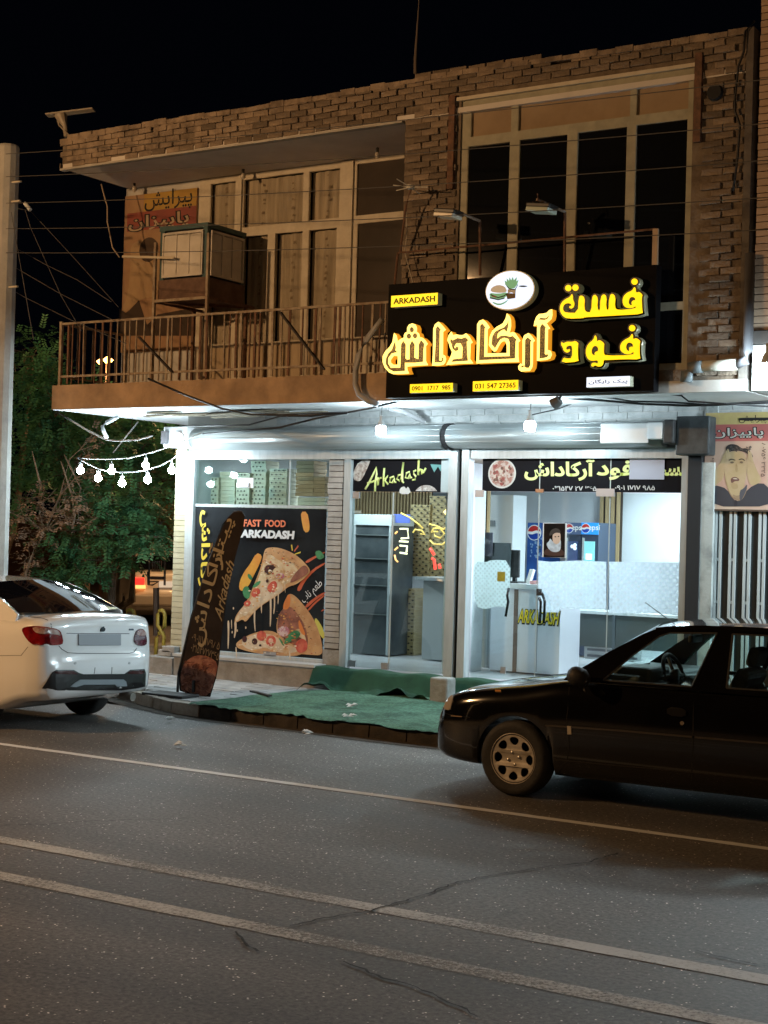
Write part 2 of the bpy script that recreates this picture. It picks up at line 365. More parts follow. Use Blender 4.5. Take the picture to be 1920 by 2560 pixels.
crack([G(505, 500), G(530, 525), G(560, 548)], 0.014); crack([G(745, 565), G(830, 600), G(900, 620), G(960, 648), G(1050, 690)], 0.014)
crack([G(0, 270), G(100, 268), G(180, 262), G(300, 258), G(420, 255)], 0.008); crack([G(1500, 540), G(1580, 560), G(1659, 575)], 0.01)

# pavement: slab plus individual tiles near the shop
KX = [(-60, -3.9), (-13.6, -3.55), (-12.7, -3.85), (-11.2, -4.55), (-9.5, -4.62), (-5.0, -4.8), (20, -4.85)]
def kerb_y(x):
    for (a, ya), (b, yb) in zip(KX, KX[1:]):
        if a <= x <= b: return ya+(yb-ya)*(x-a)/(b-a)
    return -4.6
pave_m = mat('grey_paving', (0.24, 0.24, 0.235), 0.85, c2=(0.34, 0.34, 0.33), scale=4, bump=0.3, bscale=25)
tile_m = mat('pale_paving_tile', (0.33, 0.33, 0.33), 0.75, c2=(0.46, 0.46, 0.45), scale=5, bump=0.3, bscale=30, rand=0.22)
mb = MB(); xs = [a for a, _ in KX if a > -17.5]; xs = [-17.5]+xs
for a, b in zip(xs, xs[1:]):
    mb.quad((a, kerb_y(a)+0.1, 0.10), (b, kerb_y(b)+0.1, 0.10), (b, -1.3, 0.10), (a, -1.3, 0.10))
pav = struct(mb.build('pavement', mortar_m))
pav2 = struct(MB().quad((-17.5, -1.3, 0.1), (-13.4, -1.3, 0.1), (-13.4, 14, 0.1), (-17.5, 14, 0.1)).build('side_pavement', pave_m))
variants = []
for k in range(4):
    m_ = MB(); j = lambda: random.uniform(-.006, .006); z = 0.03
    m_.v = [(-.142+j(), -.142+j(), 0), (.142+j(), -.142+j(), 0), (.142+j(), .142+j(), 0), (-.142+j(), .142+j(), 0)]
    m_.v += [(x_*0.975, y_*0.975, z+random.uniform(-.003, .003)) for x_, y_, _ in m_.v]
    m_.f = [(4, 5, 6, 7), (0, 1, 5, 4), (1, 2, 6, 5), (2, 3, 7, 6), (3, 0, 4, 7)]
    variants.append(m_.build('tile', tile_m, pav, at=(0, 0, 0)))
cnt = 0
for ix in range(24):
    for iy in range(11):
        x_ = -17.2+ix*0.295+(iy % 2)*0.147; y_ = -4.35+iy*0.295
        if y_ < kerb_y(x_)+0.28 or x_ > -10.2 or y_ > -1.9: continue
        cnt += 1; v_ = variants[cnt % 4]
        if cnt <= 4: v_.location = (x_, y_, 0.095)
        else:
            o = v_.copy(); o.location = (x_, y_, 0.095+random.uniform(-.004, .002)); o.rotation_euler = (random.uniform(-.01, .01), random.uniform(-.01, .01), random.uniform(-.02, .02)); COL.objects.link(o)
# kerb stones
kerb = thing('kerb', 'row of worn concrete kerb stones along the pavement edge', 'kerb', (-13, -3.9, 0))
kerb_m = mat('kerb_stone', (0.28, 0.24, 0.20), 0.85, c2=(0.42, 0.37, 0.31), scale=6, bump=0.4, bscale=25, rand=0.2)
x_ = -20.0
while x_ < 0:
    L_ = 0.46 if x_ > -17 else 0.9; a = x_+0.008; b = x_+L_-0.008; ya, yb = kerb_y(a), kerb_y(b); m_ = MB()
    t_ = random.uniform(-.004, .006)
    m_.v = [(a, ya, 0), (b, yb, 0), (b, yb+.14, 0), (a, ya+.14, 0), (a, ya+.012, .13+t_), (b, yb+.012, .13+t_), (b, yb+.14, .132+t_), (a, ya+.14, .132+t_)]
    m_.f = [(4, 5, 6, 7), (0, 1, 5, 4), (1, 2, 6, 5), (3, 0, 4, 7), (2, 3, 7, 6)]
    m_.build('kerb_stone', kerb_m if x_ < -11.3 else mat('dirty_shaded_kerb', (.018, .015, .012), .9, c2=(.045, .036, .028), scale=6, bump=.4), kerb); x_ += L_  # stones below the carpet edge: dirt, with shade put into the dark colour
# gutter dirt strip
gut = MB()
for i in range(40):
    a = -20+i*0.5; b = a+0.5; gut.quad((a, kerb_y(a)-.22-.03*sin(i*1.7), .006), (b, kerb_y(b)-.22-.03*sin((i+1)*1.7), .006), (b, kerb_y(b)+.05, .006), (a, kerb_y(a)+.05, .006))
struct(gut.build('gutter', mat('gutter_dirt', (0.035, 0.028, 0.022), 0.95, c2=(0.07, 0.055, 0.04), scale=9, bump=0.6, bscale=40)))
litter_m = mat('paper_litter', (0.6, 0.6, 0.58), 0.7)
for i, (a, b, lab) in enumerate([(250*.5425+280, 1600+370*.5425, 'flat white paper scrap in the gutter behind the sedan'), (875*.5425+280, 1600+434*.5425, 'white paper scrap beside the dark edge of the carpet'), (1087*.5425+280, 1600+308*.5425, 'crumpled white tissue lying on the green carpet'), (1078*.5425+280, 1600+359*.5425, 'smaller white tissue nearer the road on the carpet'), (296*.5425+280, 1600+490*.5425, 'tiny white scrap on the asphalt near the edge line')]):
    q = W(a, b, Z=0.02 if i not in (2, 3) else 0.165); m_ = MB()
    for t in range(5):
        e = Vector((random.uniform(-.05, .05), random.uniform(-.05, .05), random.uniform(0, .03))); m_.quad(q+e, q+e+Vector((.05, .01, .01)), q+e+Vector((.055, .05, .004)), q+e+Vector((.0, .045, .02)))
    tag(m_.build('paper_scrap', litter_m, at=tuple(q)), lab, 'litter')
# carpets
def cloth(name, x0, x1, y0, y1, nx, ny, zf, m):
    mb = MB()
    for j in range(ny+1):
        for i in range(nx+1):
            x = x0+(x1-x0)*i/nx; y = y0(x)+(y1(x)-y0(x))*j/ny; mb.v.append((x, y, zf(x, y)))
    for j in range(ny):
        for i in range(nx): k = j*(nx+1)+i; mb.f.append((k, k+1, k+nx+2, k+nx+1))
    return mb.build(name, m, at=(x0, y0(x0), 0), smooth=True)
def drape(x, y):
    e = kerb_y(x)-0.03
    z = 0.152+0.006*sin(x*5+y*3)+0.004*sin(x*13+y*4)+0.010*max(0, sin(x*1.9+y*2.6))**8
    if y < e: z = max(0.135, 0.152-(e-y)*1.5)
    return z
car1 = cloth('green_carpet', -11.0, -4.2, lambda x: kerb_y(x)-0.035-0.012*sin(x*6)-0.010*sin(x*41)-0.006*sin(x*97), lambda x: -2.05-(0.9 if x < -10.4 else 0)*(-10.4-x), 90, 34, drape, carpet_m)
tag(car1, 'large pale green outdoor carpet spread over the pavement to the kerb', 'carpet')
def zstep(x, y):
    s = (-y-1.95)/0.35; base = 0.40
    if y > -2.04: z = base+0.012*sin(x*9)
    else: z = max(0.17, base-( -2.04-y)*2.2) + (0.05*sin(x*5.3+y*7) + 0.03*sin(x*11-y*9) + 0.018*sin(x*23+y*17))*max(0, min(1, (-2.04-y)*6))
    return z
car2 = cloth('step_carpet', -11.12, -5.4, lambda x: -2.36+0.05*sin(x*2.3)+0.03*sin(x*7), lambda x: -1.80, 110, 22, zstep, dcarpet_m)
tag(car2, 'dark green rumpled carpet draped over the shop doorstep', 'carpet')
stick = MB().bar(W(*c4(435, 1562), Z=.17), W(*c4(540, 1588), Z=.17), .05, .02).build('flat_bar', black_m)
tag(stick, 'short black metal bar lying between pavement tiles and green carpet', 'metal bar')
# ================================================================= BUILDING
BX0, BX1, CX0 = -14.8, -5.30, -9.43          # left end, right end, brick column's left edge
ZS, ZBAL, ZR = 3.60, 3.94, 7.20
bld = thing('shop_building', 'two storey old brick building with balcony above two shop bays', 'building', (-10, -1.7, 0))
# masonry cores
wm = MB()
wm.box((CX0+.03, YB+.03, 3.72), (W(*c2(345, 700), Y=YB).x-.08, YB+.28, 6.9))                # column core
WX0, WX1, WZ0, WZ1 = W(*c2(322, 700), Y=YB).x, W(*c2(1325, 700), Y=YB).x, 4.46, 6.93
wm.v.clear(); wm.f.clear()
wm.box((CX0+.03, YB+.03, 3.72), (WX0, YB+.3, 6.95)); wm.box((WX1, YB+.03, 3.72), (BX1-.02, YB+.3, 6.95))
wm.box((WX0, YB+.03, 3.72), (WX1, YB+.3, WZ0-.62)); wm.box((BX0+.03, YB+.03, 6.86), (CX0, YB+.3, ZR-.05)); wm.box((CX0, YB+.03, 6.953), (BX1-.02, YB+.3, ZR-.02))
wm.build('masonry', mortar_m, bld)
sw = MB(); sw.box((BX0+.03, YB+.3, 6.86), (BX0+.3, 5.5, ZR-.05)); sw.build('side_parapet', mortar_m, bld)
# bricks: individual on the front plane
bvars = []
for k in range(6):
    m_ = MB(); j = lambda s_=.004: random.uniform(-s_, s_); L_, D_, H_ = .222, .1, .0655
    m_.v = [(-L_/2+j(), 0, -H_/2+j()), (L_/2+j(), 0, -H_/2+j()), (L_/2+j(), 0, H_/2+j()), (-L_/2+j(), 0, H_/2+j()),
            (-L_/2+.008+j(), -.012+j(), -H_/2+.003+j()), (L_/2-.005+j(), -.012+j(), -H_/2+.003+j()), (L_/2-.005+j(), -.012+j(), H_/2-.003+j()), (-L_/2+.005+j(), -.012+j(), H_/2-.003+j())]
    m_.v = [(a, b+.014, c) for a, b, c in m_.v]
    m_.f = [(4, 5, 6, 7), (0, 1, 5, 4), (1, 2, 6, 5), (2, 3, 7, 6), (3, 0, 4, 7)]
    bvars.append(m_)
PLX = W(*cR(690, 1000), Y=YB).x
def in_wall(x, z):
    if z > ZR+0.02*sin(x*1.3)+0.06*max(0, min(1, (x+14.8)/4))+0.01: return False
    if x < CX0+.08: return z > 6.80 and x > BX0+.1
    if x > PLX-.10: return False
    if WX0-.13 < x < WX1+.12: return z > WZ1+.09 or z < WZ0-.66
    return z > 3.78
spots = []
r_ = 0; z = 3.80
while z < 7.42:
    x = BX0+.11+(.115 if r_ % 2 else 0)
    while x < BX1-.08:
        if in_wall(x, z): spots.append((x, z))
        x += .230
    z += .0725; r_ += 1
random.shuffle(spots)
vis = [s_ for s_ in spots]
vis.sort(key=lambda s_: -s_[0]+random.uniform(0, 4))      # nearest to the camera stand at the right end
first = []; stuff = MB()
def bp_(x, z):
    return (x+random.uniform(-.006, .006), YB+random.uniform(-.006, .012), z+random.uniform(-.004, .004)), (random.uniform(-.02, .02), random.uniform(-.025, .025), random.uniform(-.05, .05))
for i, (x, z) in enumerate(vis):
    if random.random() < 0.02: continue
    loc, rot = bp_(x, z)
    if i < 6:
        o = bvars[i].build('brick', brick_m, bld, at=(0, 0, 0)); ORG[o.name] = org(bld); o.location = Vector(loc)-org(bld); o.rotation_euler = rot; first.append(o)
    elif i < 300:
        o = first[i % 6].copy(); o.location = Vector(loc)-org(bld); o.rotation_euler = rot; COL.objects.link(o)
    else:
        b = bvars[random.randrange(6)]; R = Matrix.Rotation(rot[1], 3, 'Y') @ Matrix.Rotation(rot[2], 3, 'Z'); k = len(stuff.v)
        stuff.v += [tuple(R @ Vector(v)+Vector(loc)) for v in b.v]; stuff.f += [tuple(k+q for q in f) for f in b.f]
# left end face of the parapet
for r2 in range(6):
    y = YB+.12
    while y < 5.3:
        b = bvars[random.randrange(6)]; R = Matrix.Rotation(-pi/2, 3, 'Z'); k = len(stuff.v); zc = 6.84+r2*.0725
        stuff.v += [tuple(R @ Vector(v)+Vector((BX0, y+(.11 if r2 % 2 else 0), zc))) for v in b.v]; stuff.f += [tuple(k+q for q in f) for f in b.f]; y += .23
# top course lying on the parapet (rough)
x = BX0+.1
while x < BX1-.1:
    zt = ZR+0.02*sin(x*1.3)+0.06*max(0, min(1, (x+14.8)/4))
    h = random.uniform(-.012, .016); stuff.box((x-.10, YB-.005+random.uniform(-.01, .01), zt-.06), (x+.10, YB+.27, zt+h)); x += .205
sb = stuff.build('brick_courses', mat('old_brick_far', (0.15, 0.115, 0.088), 0.92, c2=(0.36, 0.28, 0.21), scale=5, bump=0.5, bscale=60), bld); sb['kind'] = 'stuff'
# pillar strip at the right end of the brick face and steel posts beside the window
box('cement_pilaster', (PLX, YB-.012, 3.72), (BX1, YB+.28, 7.24), mat('dark_cement', (0.10, 0.085, 0.075), 0.9, c2=(0.17, 0.15, 0.13), scale=5, bump=0.4), bld)
for xx, z0 in ((WX0-.10, 5.95), (WX1+.06, 6.15)):
    box('steel_post', (xx-.035, YB-.02, z0), (xx+.04, YB+.1, 7.0 if xx < -7 else 7.06), rust_m, bld)
h_ = W(*cR(525, 535), Y=YB); MB().lathe([(.001, -.035), (.075, -.035), (.085, 0), (.085, .06)], (h_.x, YB, h_.z), 'y', 14).build('flue_hole', dark_m, bld)
# ---- upper right window
def window(name, panes, outer, Y, m, pm, parent, d=.06, glassin=.035):
    fr = plate(name, [outer]+panes, Y, d, m, parent)
    for q in panes:
        xs_ = [a for a, _ in q]; zs_ = [b for _, b in q]
        g = MB().box((min(xs_)-.01, Y+glassin, min(zs_)-.01), (max(xs_)+.01, Y+glassin+.008, max(zs_)+.01)).build('pane', pm(q) if callable(pm) else pm, fr)
    return fr
zt_ = W(*c2(820, 565), Y=YB).z
X_ = lambda a, b: W(*c2(a, b), Y=YB).x
cols_low = [(X_(345, 900), X_(527, 900)), (X_(567, 900), X_(775, 900)), (X_(818, 880), X_(1033, 880)), (X_(1072, 850), X_(1295, 850))]
cols_up = [(X_(365, 520), X_(540, 520)), (X_(570, 480), X_(1055, 450)), (X_(1082, 420), X_(1308, 400))]
panes = [rect(a, b, WZ0+.08, 6.42) for a, b in cols_low]; ups = [rect(a, b, 6.52, 6.86) for a, b in cols_up]
low2 = [rect(X_(567, 900), X_(775, 900), WZ0-.55, WZ0), rect(cols_low[3][0], cols_low[3][1], WZ0-.55, WZ0)]
boarded_m = mat('dusty_board', (0.28, 0.20, 0.125), 0.8, c2=(0.34, 0.25, 0.16), scale=2.5)
window('window', panes+ups+low2, rect(WX0, WX1, WZ0-.62, WZ1), YB+.05, fgreen_m, lambda q: boarded_m if q[0][1] > 6.5 else winglass_m, bld, .07)
box('window_lintel', (WX0-.05, YB+.0, WZ1), (WX1+.03, YB+.2, WZ1+.04), frame_m, bld)
MB().box((WX0, YB+.2, WZ0-.7), (WX1, YB+.25, WZ1)).build('window_backing', dark_m, bld)
# ---- slabs
bal = MB(); bal.box((BX0, YB, ZS), (CX0+.6, -1.3, ZBAL-.02)); bal.box((BX0, -1.3, ZS), (-13.4, 5.5, ZBAL-.02)); bal.build('balcony_slab', fascia_m, bld)
so = MB()
so.quad((BX0, YB+.003, ZS-.003), (BX1, YB+.003, ZS-.003), (BX1, -1.2, ZS-.003), (BX0, -1.2, ZS-.003)); so.quad((BX0, -1.2, ZS-.003), (-13.3, -1.2, ZS-.003), (-13.3, 5.5, ZS-.003), (BX0, 5.5, ZS-.003))
so.build('soffit', soffit_m, bld)
box('white_fascia', (CX0+.6, YB-.004, ZS), (BX1, YB+.3, 3.72), plaster_m, bld)
box('floor_slab', (CX0+.6, YB+.3, ZS), (BX1, -1.3, 3.72), plaster_m, bld)
# peeled patch of reed lath under the balcony
for i in range(26):
    a = -13.9+i*.16; y_ = -2.05-.35*sin(i*.9)*.5-.25*abs(sin(i*2.1)); w_ = random.uniform(.05, .13)
    m_ = MB(); Ln = random.uniform(.5, 1.5)
    m_.bar((a, y_+.1*random.uniform(-1, 1), ZS-.012-random.uniform(0, .05)), (a+Ln, y_+.1*random.uniform(-1, 1)+.04, ZS-.012-random.uniform(0, .035)), w_, .012)
    if a+Ln < -10.9: m_.build('reed_strip', lath_m, bld)
rf = MB(); rf.box((BX0+.05, YB+.02, 6.80), (BX1-.02, 5.5, 6.86)); rf.build('roof_slab', mat('roof_soffit_plaster', (0.62, 0.58, 0.54), 0.85, c2=(0.72, 0.68, 0.64), scale=2.5, bump=0.15), bld)
box('parapet_drip', (BX0+.02, YB-.006, 6.775), (CX0, YB+.08, 6.80), concrete_m, bld)
# ---- back wall of the balcony: mural wall, windows and door
mural_x1 = W(*c1(862, 500), Y=YW).x
wx = lambda a, b: W(*c1(a, b), Y=YW).x
wz = lambda a, b: W(*c1(a, b), Y=YW).z
box('upper_wall', (BX0, YW+.02, ZBAL-.02), (mural_x1, YW+.25, 6.80), plaster_m, bld)
box('side_wall', (BX0, YW+.25, ZBAL-.02), (BX0+.2, 5.5, 6.80), mortar_m, bld)
ztop = wz(1045, 425); zmid = wz(1200, 632); zb = wz(1200, 1135); z3 = ZBAL+.02
fz = [(905, 1015), (1048, 1308), (1330, 1465)]
P = []
for a, b in fz: P.append(rect(wx(a, 540), wx(b, 540), zmid+.03, ztop-.02))
for a, b in ((905, 1000), (1048, 1150), (1182, 1300), (1325, 1448)): P.append(rect(wx(a, 900), wx(b, 900), zb+.02, zmid-.09))
P.append(rect(wx(1537, 480), CX0-.25, zmid+.03, ztop+.0)); P.append(rect(wx(1537, 800), CX0-.25, zb+.02, zmid-.07))
curt_m = mat('patterned_net_curtain', (0.40, 0.37, 0.33), 0.9, c2=(0.62, 0.58, 0.52), scale=2.2, stretch=(7, 1, .5))
for nd in list(curt_m.node_tree.nodes): pass
kh_m = mat('dim_dusty_glass', (0.05, 0.042, 0.035), 0.2, c2=(0.07, 0.055, 0.045), scale=1.5, spec=.15)
wl = plate('balcony_window', [rect(mural_x1, CX0+.4, z3, 6.80)]+P, YW, .06, frame_m, bld)
for q in P[-2:]: MB().box((q[0][0]-.01, YW+.035, q[0][1]-.01), (q[1][0]+.01, YW+.043, q[2][1]+.01)).build('pane', kh_m, wl)
for q in P[:-2]:
    x0, x1, z0, z1 = q[0][0], q[1][0], q[0][1], q[2][1]
    MB().box((x0-.01, YW+.03, z0-.01), (x1+.01, YW+.036, z1+.01)).build('pane', glass('balcony_glass', (0.92, 0.90, 0.86), 1.25), wl)
    mb = MB(); nx = int((x1-x0)/.02)
    for i in range(nx+1):
        x = x0+(x1-x0)*i/nx; y = YW+.10+.008*sin(i*.9)+.008*sin(i*.37+x0)
        mb.v += [(x, y, z0), (x, y, z1)]
        if i: k = len(mb.v)-4; mb.f.append((k, k+2, k+3, k+1))
    mb.build('curtain', curt_m, wl, smooth=True)
    # printed flower columns on the curtain
    fl = MB()
    for cx_ in ([x0+(x1-x0)*.3, x0+(x1-x0)*.78] if x1-x0 > .6 else [x0+(x1-x0)*.55]):
        z = z0+.05
        while z < z1-.05:
            s_ = random.uniform(.010, .024); xx = cx_+random.uniform(-.02, .02); fl.quad((xx-s_, YW+.078, z-s_), (xx+s_, YW+.078, z-s_*.6), (xx+s_*.7, YW+.078, z+s_), (xx-s_*.8, YW+.078, z+s_*.7)); z += random.uniform(.04, .17)
    fl.build('printed_flowers', mat('curtain_flower_print', (0.33, 0.28, 0.23), 0.9), wl)
# solid kick panels proud of the frame
for a, b in ((905, 1000), (1048, 1150), (1182, 1300), (1325, 1448)):
    box('kick_panel', (wx(a, 1150), YW-.012, z3+.03), (wx(b, 1150), YW-.002, zb-.03), mat('sheet_metal_cream', (0.46, 0.36, 0.23), 0.6, c2=(0.36, 0.27, 0.17), scale=3, stretch=(3, 3, .6)), bld)
box('room_backing', (mural_x1+.02, YW+.3, z3), (CX0+.5, YW+.34, 6.80), dark_m, bld)
for a, b in ((1035, 0), (1480, 0)): box('window_post', (wx(a, 600)-.02, YW-.03, z3), (wx(a+(10 if a < 1200 else 45), 600), YW-.001, 6.78), frame_m, bld)

# mural sign on the wall
mur = thing('barber_wall_banner', 'faded yellow and red barber banner on the upper wall behind the air cooler', 'banner', (-14, YW, 4.5))
mx0, mx1 = BX0+.02, mural_x1-.03; Yb = YW-.02
flesh_m = mat('print_faded_skin', (0.34, 0.22, 0.12), 0.8, c2=(0.42, 0.29, 0.16), scale=3)
MZ = lambda y: W(*c6(1000, y), Y=Yb).z
MB().box((mx0, Yb, 4.5), (mx1, Yb+.03, MZ(98))).build('banner_sheet', mat('print_faded_orange', (0.30, 0.17, 0.10), 0.8, c2=(0.38, 0.24, 0.13), scale=3), mur)
plate('yellow_band', [rect(mx0+.35, mx1, MZ(312), MZ(100))], Yb-.003, .002, mat('print_yellow', (0.46, 0.29, 0.05), 0.7, c2=(0.38, 0.22, 0.05), scale=3), mur)
plate('red_band', [rect(mx0+.05, mx1, MZ(545), MZ(313)-.004)], Yb-.003, .002, mat('print_red', (0.30, 0.07, 0.045), 0.7, c2=(0.22, 0.06, 0.05), scale=3), mur)
text('lettering', fa('پیرایش'), (mx1-.5, (MZ(100)+MZ(312))/2), .85, .30, mat('print_black', (0.01, 0.01, 0.01), 0.7), mur, Y=Yb-.006, off=.006)
tcx = (mx0+mx1)/2-.12
MUR = 1

plate('printed_face', [chaikin(px(c6, [(230, 740), (560, 730), (600, 1150), (560, 1420), (340, 1450), (180, 1620), (120, 1580), (200, 1400), (230, 1000)], Yb), 2)], Yb-.0035, .002, flesh_m, mur)
plate('printed_hair', [ell(*px(c6, [(450, 850)], Yb)[0], .17, .17)], Yb-.0065, .002, mat('print_hair', (0.07, 0.045, 0.03), 0.8), mur)
plate('printed_suit', [px(c6, [(90, 1570), (170, 1620), (215, 1590), (330, 1470), (430, 1770), (560, 1640), (1000, 1560), (1000, 1900), (90, 1900)], Yb)], Yb-.0065, .002, mat('print_suit', (0.045, 0.028, 0.018), 0.8), mur)
def T0(par, s, x0, y0, x1, y1, c, Y, m, off=0.0):
    a = W(*c((x0+x1)/2, (y0+y1)/2), Y=Y); w_ = abs(W(*c(x1, (y0+y1)/2), Y=Y).x-W(*c(x0, (y0+y1)/2), Y=Y).x); h_ = abs(W(*c((x0+x1)/2, y0), Y=Y).z-W(*c((x0+x1)/2, y1), Y=Y).z)
    return text('lettering', s, (a.x, a.z), w_, h_, m, par, Y=Y, off=off)
T0(mur, fa('پاییزان'), 185, 400, 940, 620, c6, Yb-.006, mat('print_black', (.01, .01, .01), .7), .07)
T0(mur, fa('پاییزان'), 200, 412, 930, 608, c6, Yb-.009, mat('print_cream', (0.42, 0.32, 0.22), 0.7), .012)
# ---- air cooler on its bracket
YA = -2.62
a0 = W(*c6(595, 600), Y=YA); a1 = W(*c6(1150, 1175), Y=YA)
ac = thing('air_cooler', 'teal framed evaporative air cooler with white louvred sides on the balcony', 'air cooler', (a0.x, YA, a1.z))
AX0, AX1, AZ0, AZ1 = a0.x, a1.x, a1.z, W(*c6(595, 605), Y=YA).z
AD = .78
MB().box((AX0+.03, YA+.03, AZ0), (AX1-.03, YA+AD-.03, AZ1-.03)).build('core', dark_m, ac)
fr = MB()
for xx in (AX0, AX1-.07):
    for yy in (YA, YA+AD-.07): fr.box((xx, yy, AZ0-.22), (xx+.07, yy+.07, AZ1))
fr.box((AX0-.01, YA-.01, AZ1-.03), (AX1+.01, YA+AD+.01, AZ1+.03)); fr.build('casing', teal_m, ac)
tray_m = mat('rusty_brown_tray', (0.10, 0.055, 0.04), 0.8, c2=(0.17, 0.10, 0.07), scale=6, bump=.2)
MB().box((AX0-.005, YA-.008, AZ0-.26), (AX1+.005, YA+AD, AZ0-.005)).build('water_tray', tray_m, ac)
louv_m = mat('white_cooler_louvre', (0.66, 0.62, 0.56), 0.6, c2=(0.55, 0.51, 0.45), scale=5)
def louvre(face):
    m_ = MB(); pads = MB(); n_ = 22
    for c in range(3):
        u0 = .1+c*(.8/3); u1 = u0+.8/3-.018
        for i in range(n_):
            z = AZ0+.05+(AZ1-AZ0-.14)*i/n_
            if face == 'f': m_.bar((AX0+(AX1-AX0)*u0, YA-.006, z), (AX0+(AX1-AX0)*u1, YA-.006, z), .02, .024)
            else: m_.bar((AX1+.006, YA+AD*u0, z), (AX1+.006, YA+AD*u1, z), .02, .024)
    o = m_.build('louvre_slats', louv_m, ac)
    f_ = MB(); z0, z1 = AZ0+.02, AZ1-.06
    for u in (.075, .355, .625, .905):
        if face == 'f': f_.box((AX0+(AX1-AX0)*u, YA-.028, z0), (AX0+(AX1-AX0)*u+.022, YA-.005, z1))
        else: f_.box((AX1+.005, YA+AD*u, z0), (AX1+.028, YA+AD*u+.022, z1))
    for z in (z0, z1-.03):
        if face == 'f': f_.box((AX0+.07, YA-.03, z), (AX1-.06, YA-.006, z+.03))
        else: f_.box((AX1+.006, YA+.06, z), (AX1+.03, YA+AD-.05, z+.03))
    f_.build('side_panel_frame', louv_m, ac)
louvre('f'); louvre('s')
MB().box((AX0+.08, YA+.004, AZ0+.03), (AX1-.07, YA+.02, AZ1-.06)).build('pad', mat('straw_pad', (0.55, 0.50, 0.44), 0.9, c2=(0.42, 0.38, 0.33), scale=18), ac)
MB().box((AX1-.02, YA+.07, AZ0+.03), (AX1-.004, YA+AD-.06, AZ1-.06)).build('pad', MATS['straw_pad'], ac)
std = thing('cooler_stand', 'thin steel stand with upright posts carrying the air cooler', 'stand', (AX0, YA, ZBAL))
zt2 = AZ0-.30; pxs = [W(*c6(520, 1300), Y=YA-.06).x, W(*c6(1165, 1300), Y=YA-.06).x]
for xx, ztp in zip(pxs, (W(*c6(530, 765), Y=YA-.06).z, W(*c6(1160, 650), Y=YA-.06).z)):
    MB().box((xx-.018, YA-.08, ZBAL), (xx+.018, YA-.045, ztp)).build('post', bar_m, std)
    MB().box((xx-.018, YW-.2, ZBAL), (xx+.018, YW-.16, zt2)).build('post', rust_m, std)
    MB().box((xx-.02, YA-.044, zt2), (xx+.02, YW-.02, zt2+.035)).build('side_bar', rust_m, std)
MB().box((pxs[0]+.018, YA-.08, zt2), (pxs[1]-.018, YA-.045, zt2+.035)).build('cross_bar', bar_m, std)
MB().bar((AX0-.1, YA, zt2+.015), (W(*c6(1650, 1450), Y=YW-.1).x, YW-.1, zt2+.015), .03).build('brace', rust_m, std)
pz = W(*c6(130, 935), Y=YA-.1); pe = W(*c6(760, 950), Y=YA-.1)
tag(MB().bar(pz, pe, .03).build('horizontal_pole', mat('pale_pole', (0.55, 0.48, 0.36), .6), at=tuple(pz)), 'pale horizontal pole sticking out left of the air cooler', 'pole')

# ---- balcony railing
rail = thing('balcony_railing', 'weathered steel balcony railing of thin upright bars with leaning braces', 'railing', (BX0, YB+.08, ZBAL))
Yr = YB+.07; rz1 = ZBAL+.80; rxe = CX0-.02
for z in (rz1, ZBAL+.10): MB().box((BX0+.06, Yr-.014, z-.014), (rxe, Yr+.014, z+.014)).build('rail', bar_m, rail)
MB().box((BX0+.05, Yr-.02, ZBAL-.02), (BX0+.09, Yr+.02, rz1+.03)).build('post', bar_m, rail)
MB().box((BX0+.055, Yr, rz1-.014), (BX0+.085, YW, rz1+.014)).build('rail', bar_m, rail)
MB().box((BX0+.055, Yr, ZBAL+.09), (BX0+.085, YW, ZBAL+.11)).build('rail', bar_m, rail)
for i in range(8): MB().box((BX0+.06, Yr+.15*(i+1), ZBAL+.11), (BX0+.075, Yr+.15*(i+1)+.015, rz1-.01)).build('bar', bar_m, rail)
x = BX0+.2; first_bar = None; k = 0
while x < rxe-.05:
    w_ = random.choice((.016, .018, .03)); lean = random.uniform(-.012, .012)
    o = MB().bar((x, Yr, ZBAL+.0), (x+lean, Yr, rz1-.014), w_, .014).build('bar', bar_m if random.random() < .7 else rust_m, rail)
    x += random.choice((.075, .11, .13, .2)); k += 1
for a, b in (((600, 1110), (745, 1262)), ((1210, 1003), (1400, 1250))):
    MB().bar(W(*c1(*a), Y=Yr-.03), W(*c1(*b), Y=Yr-.03), .045, .02).build('brace', mat('dark_angle_iron', (0.03, 0.022, 0.018), .7), rail)
# lamp behind the railing in the distance (orange glow)
# ================================================================= SHOP FRONT
F0, FZ1 = 0.40, 3.12
SXL, SXM0, SXM1, SXR = -13.36, -9.36, -9.08, -6.32
PX0, PX1 = -11.16, -10.93
# wall above the housings: washed blocks, each its own piece
box('wall_above_shutters', (-13.5, YS+.0, 3.12), (BX1, YS+.25, ZS-.003), plaster_m, bld)
for r2 in range(3):
    x = -12.2+(r2 % 2)*.19; z = 3.37+.078*r2
    while x < -5.6:
        w_ = random.choice((.36, .38, .3)); MB().box((x+.004, YS-.014+random.uniform(-.004, .004), z), (x+w_-.004, YS-.001, z+.07)).build('block', blockw_m, bld); x += w_
# left corner column faced with small beige tiles
box('corner_column', (-13.66, YS-.02, F0-.05), (-13.48, YS+.5, 3.42), mat('tile_grout', (0.30, 0.28, 0.22), .9), bld)
gl_m = mat('beige_wall_tile', (0.44, 0.40, 0.26), 0.35, c2=(0.55, 0.51, 0.36), scale=3, rand=.12)
z = F0-.04
while z < 3.12:
    MB().box((-13.665, YS-.032, z), (-13.475, YS-.0205, z+.066)).build('tile', gl_m, bld); z += .073
plinth = MB().box((-13.95, YS-.28, 0.09), (-13.42, YS+.6, F0-.05)).build('column_plinth', greycon_m, bld, bevel=.01)
for kx, kz in ((-13.72, .44), (-13.66, .49)): MB().box((kx-.06, YS-.15, kz-.09), (kx+.16, YS+.1, kz)).build('plinth_stone', greycon_m, bld, bevel=.012)
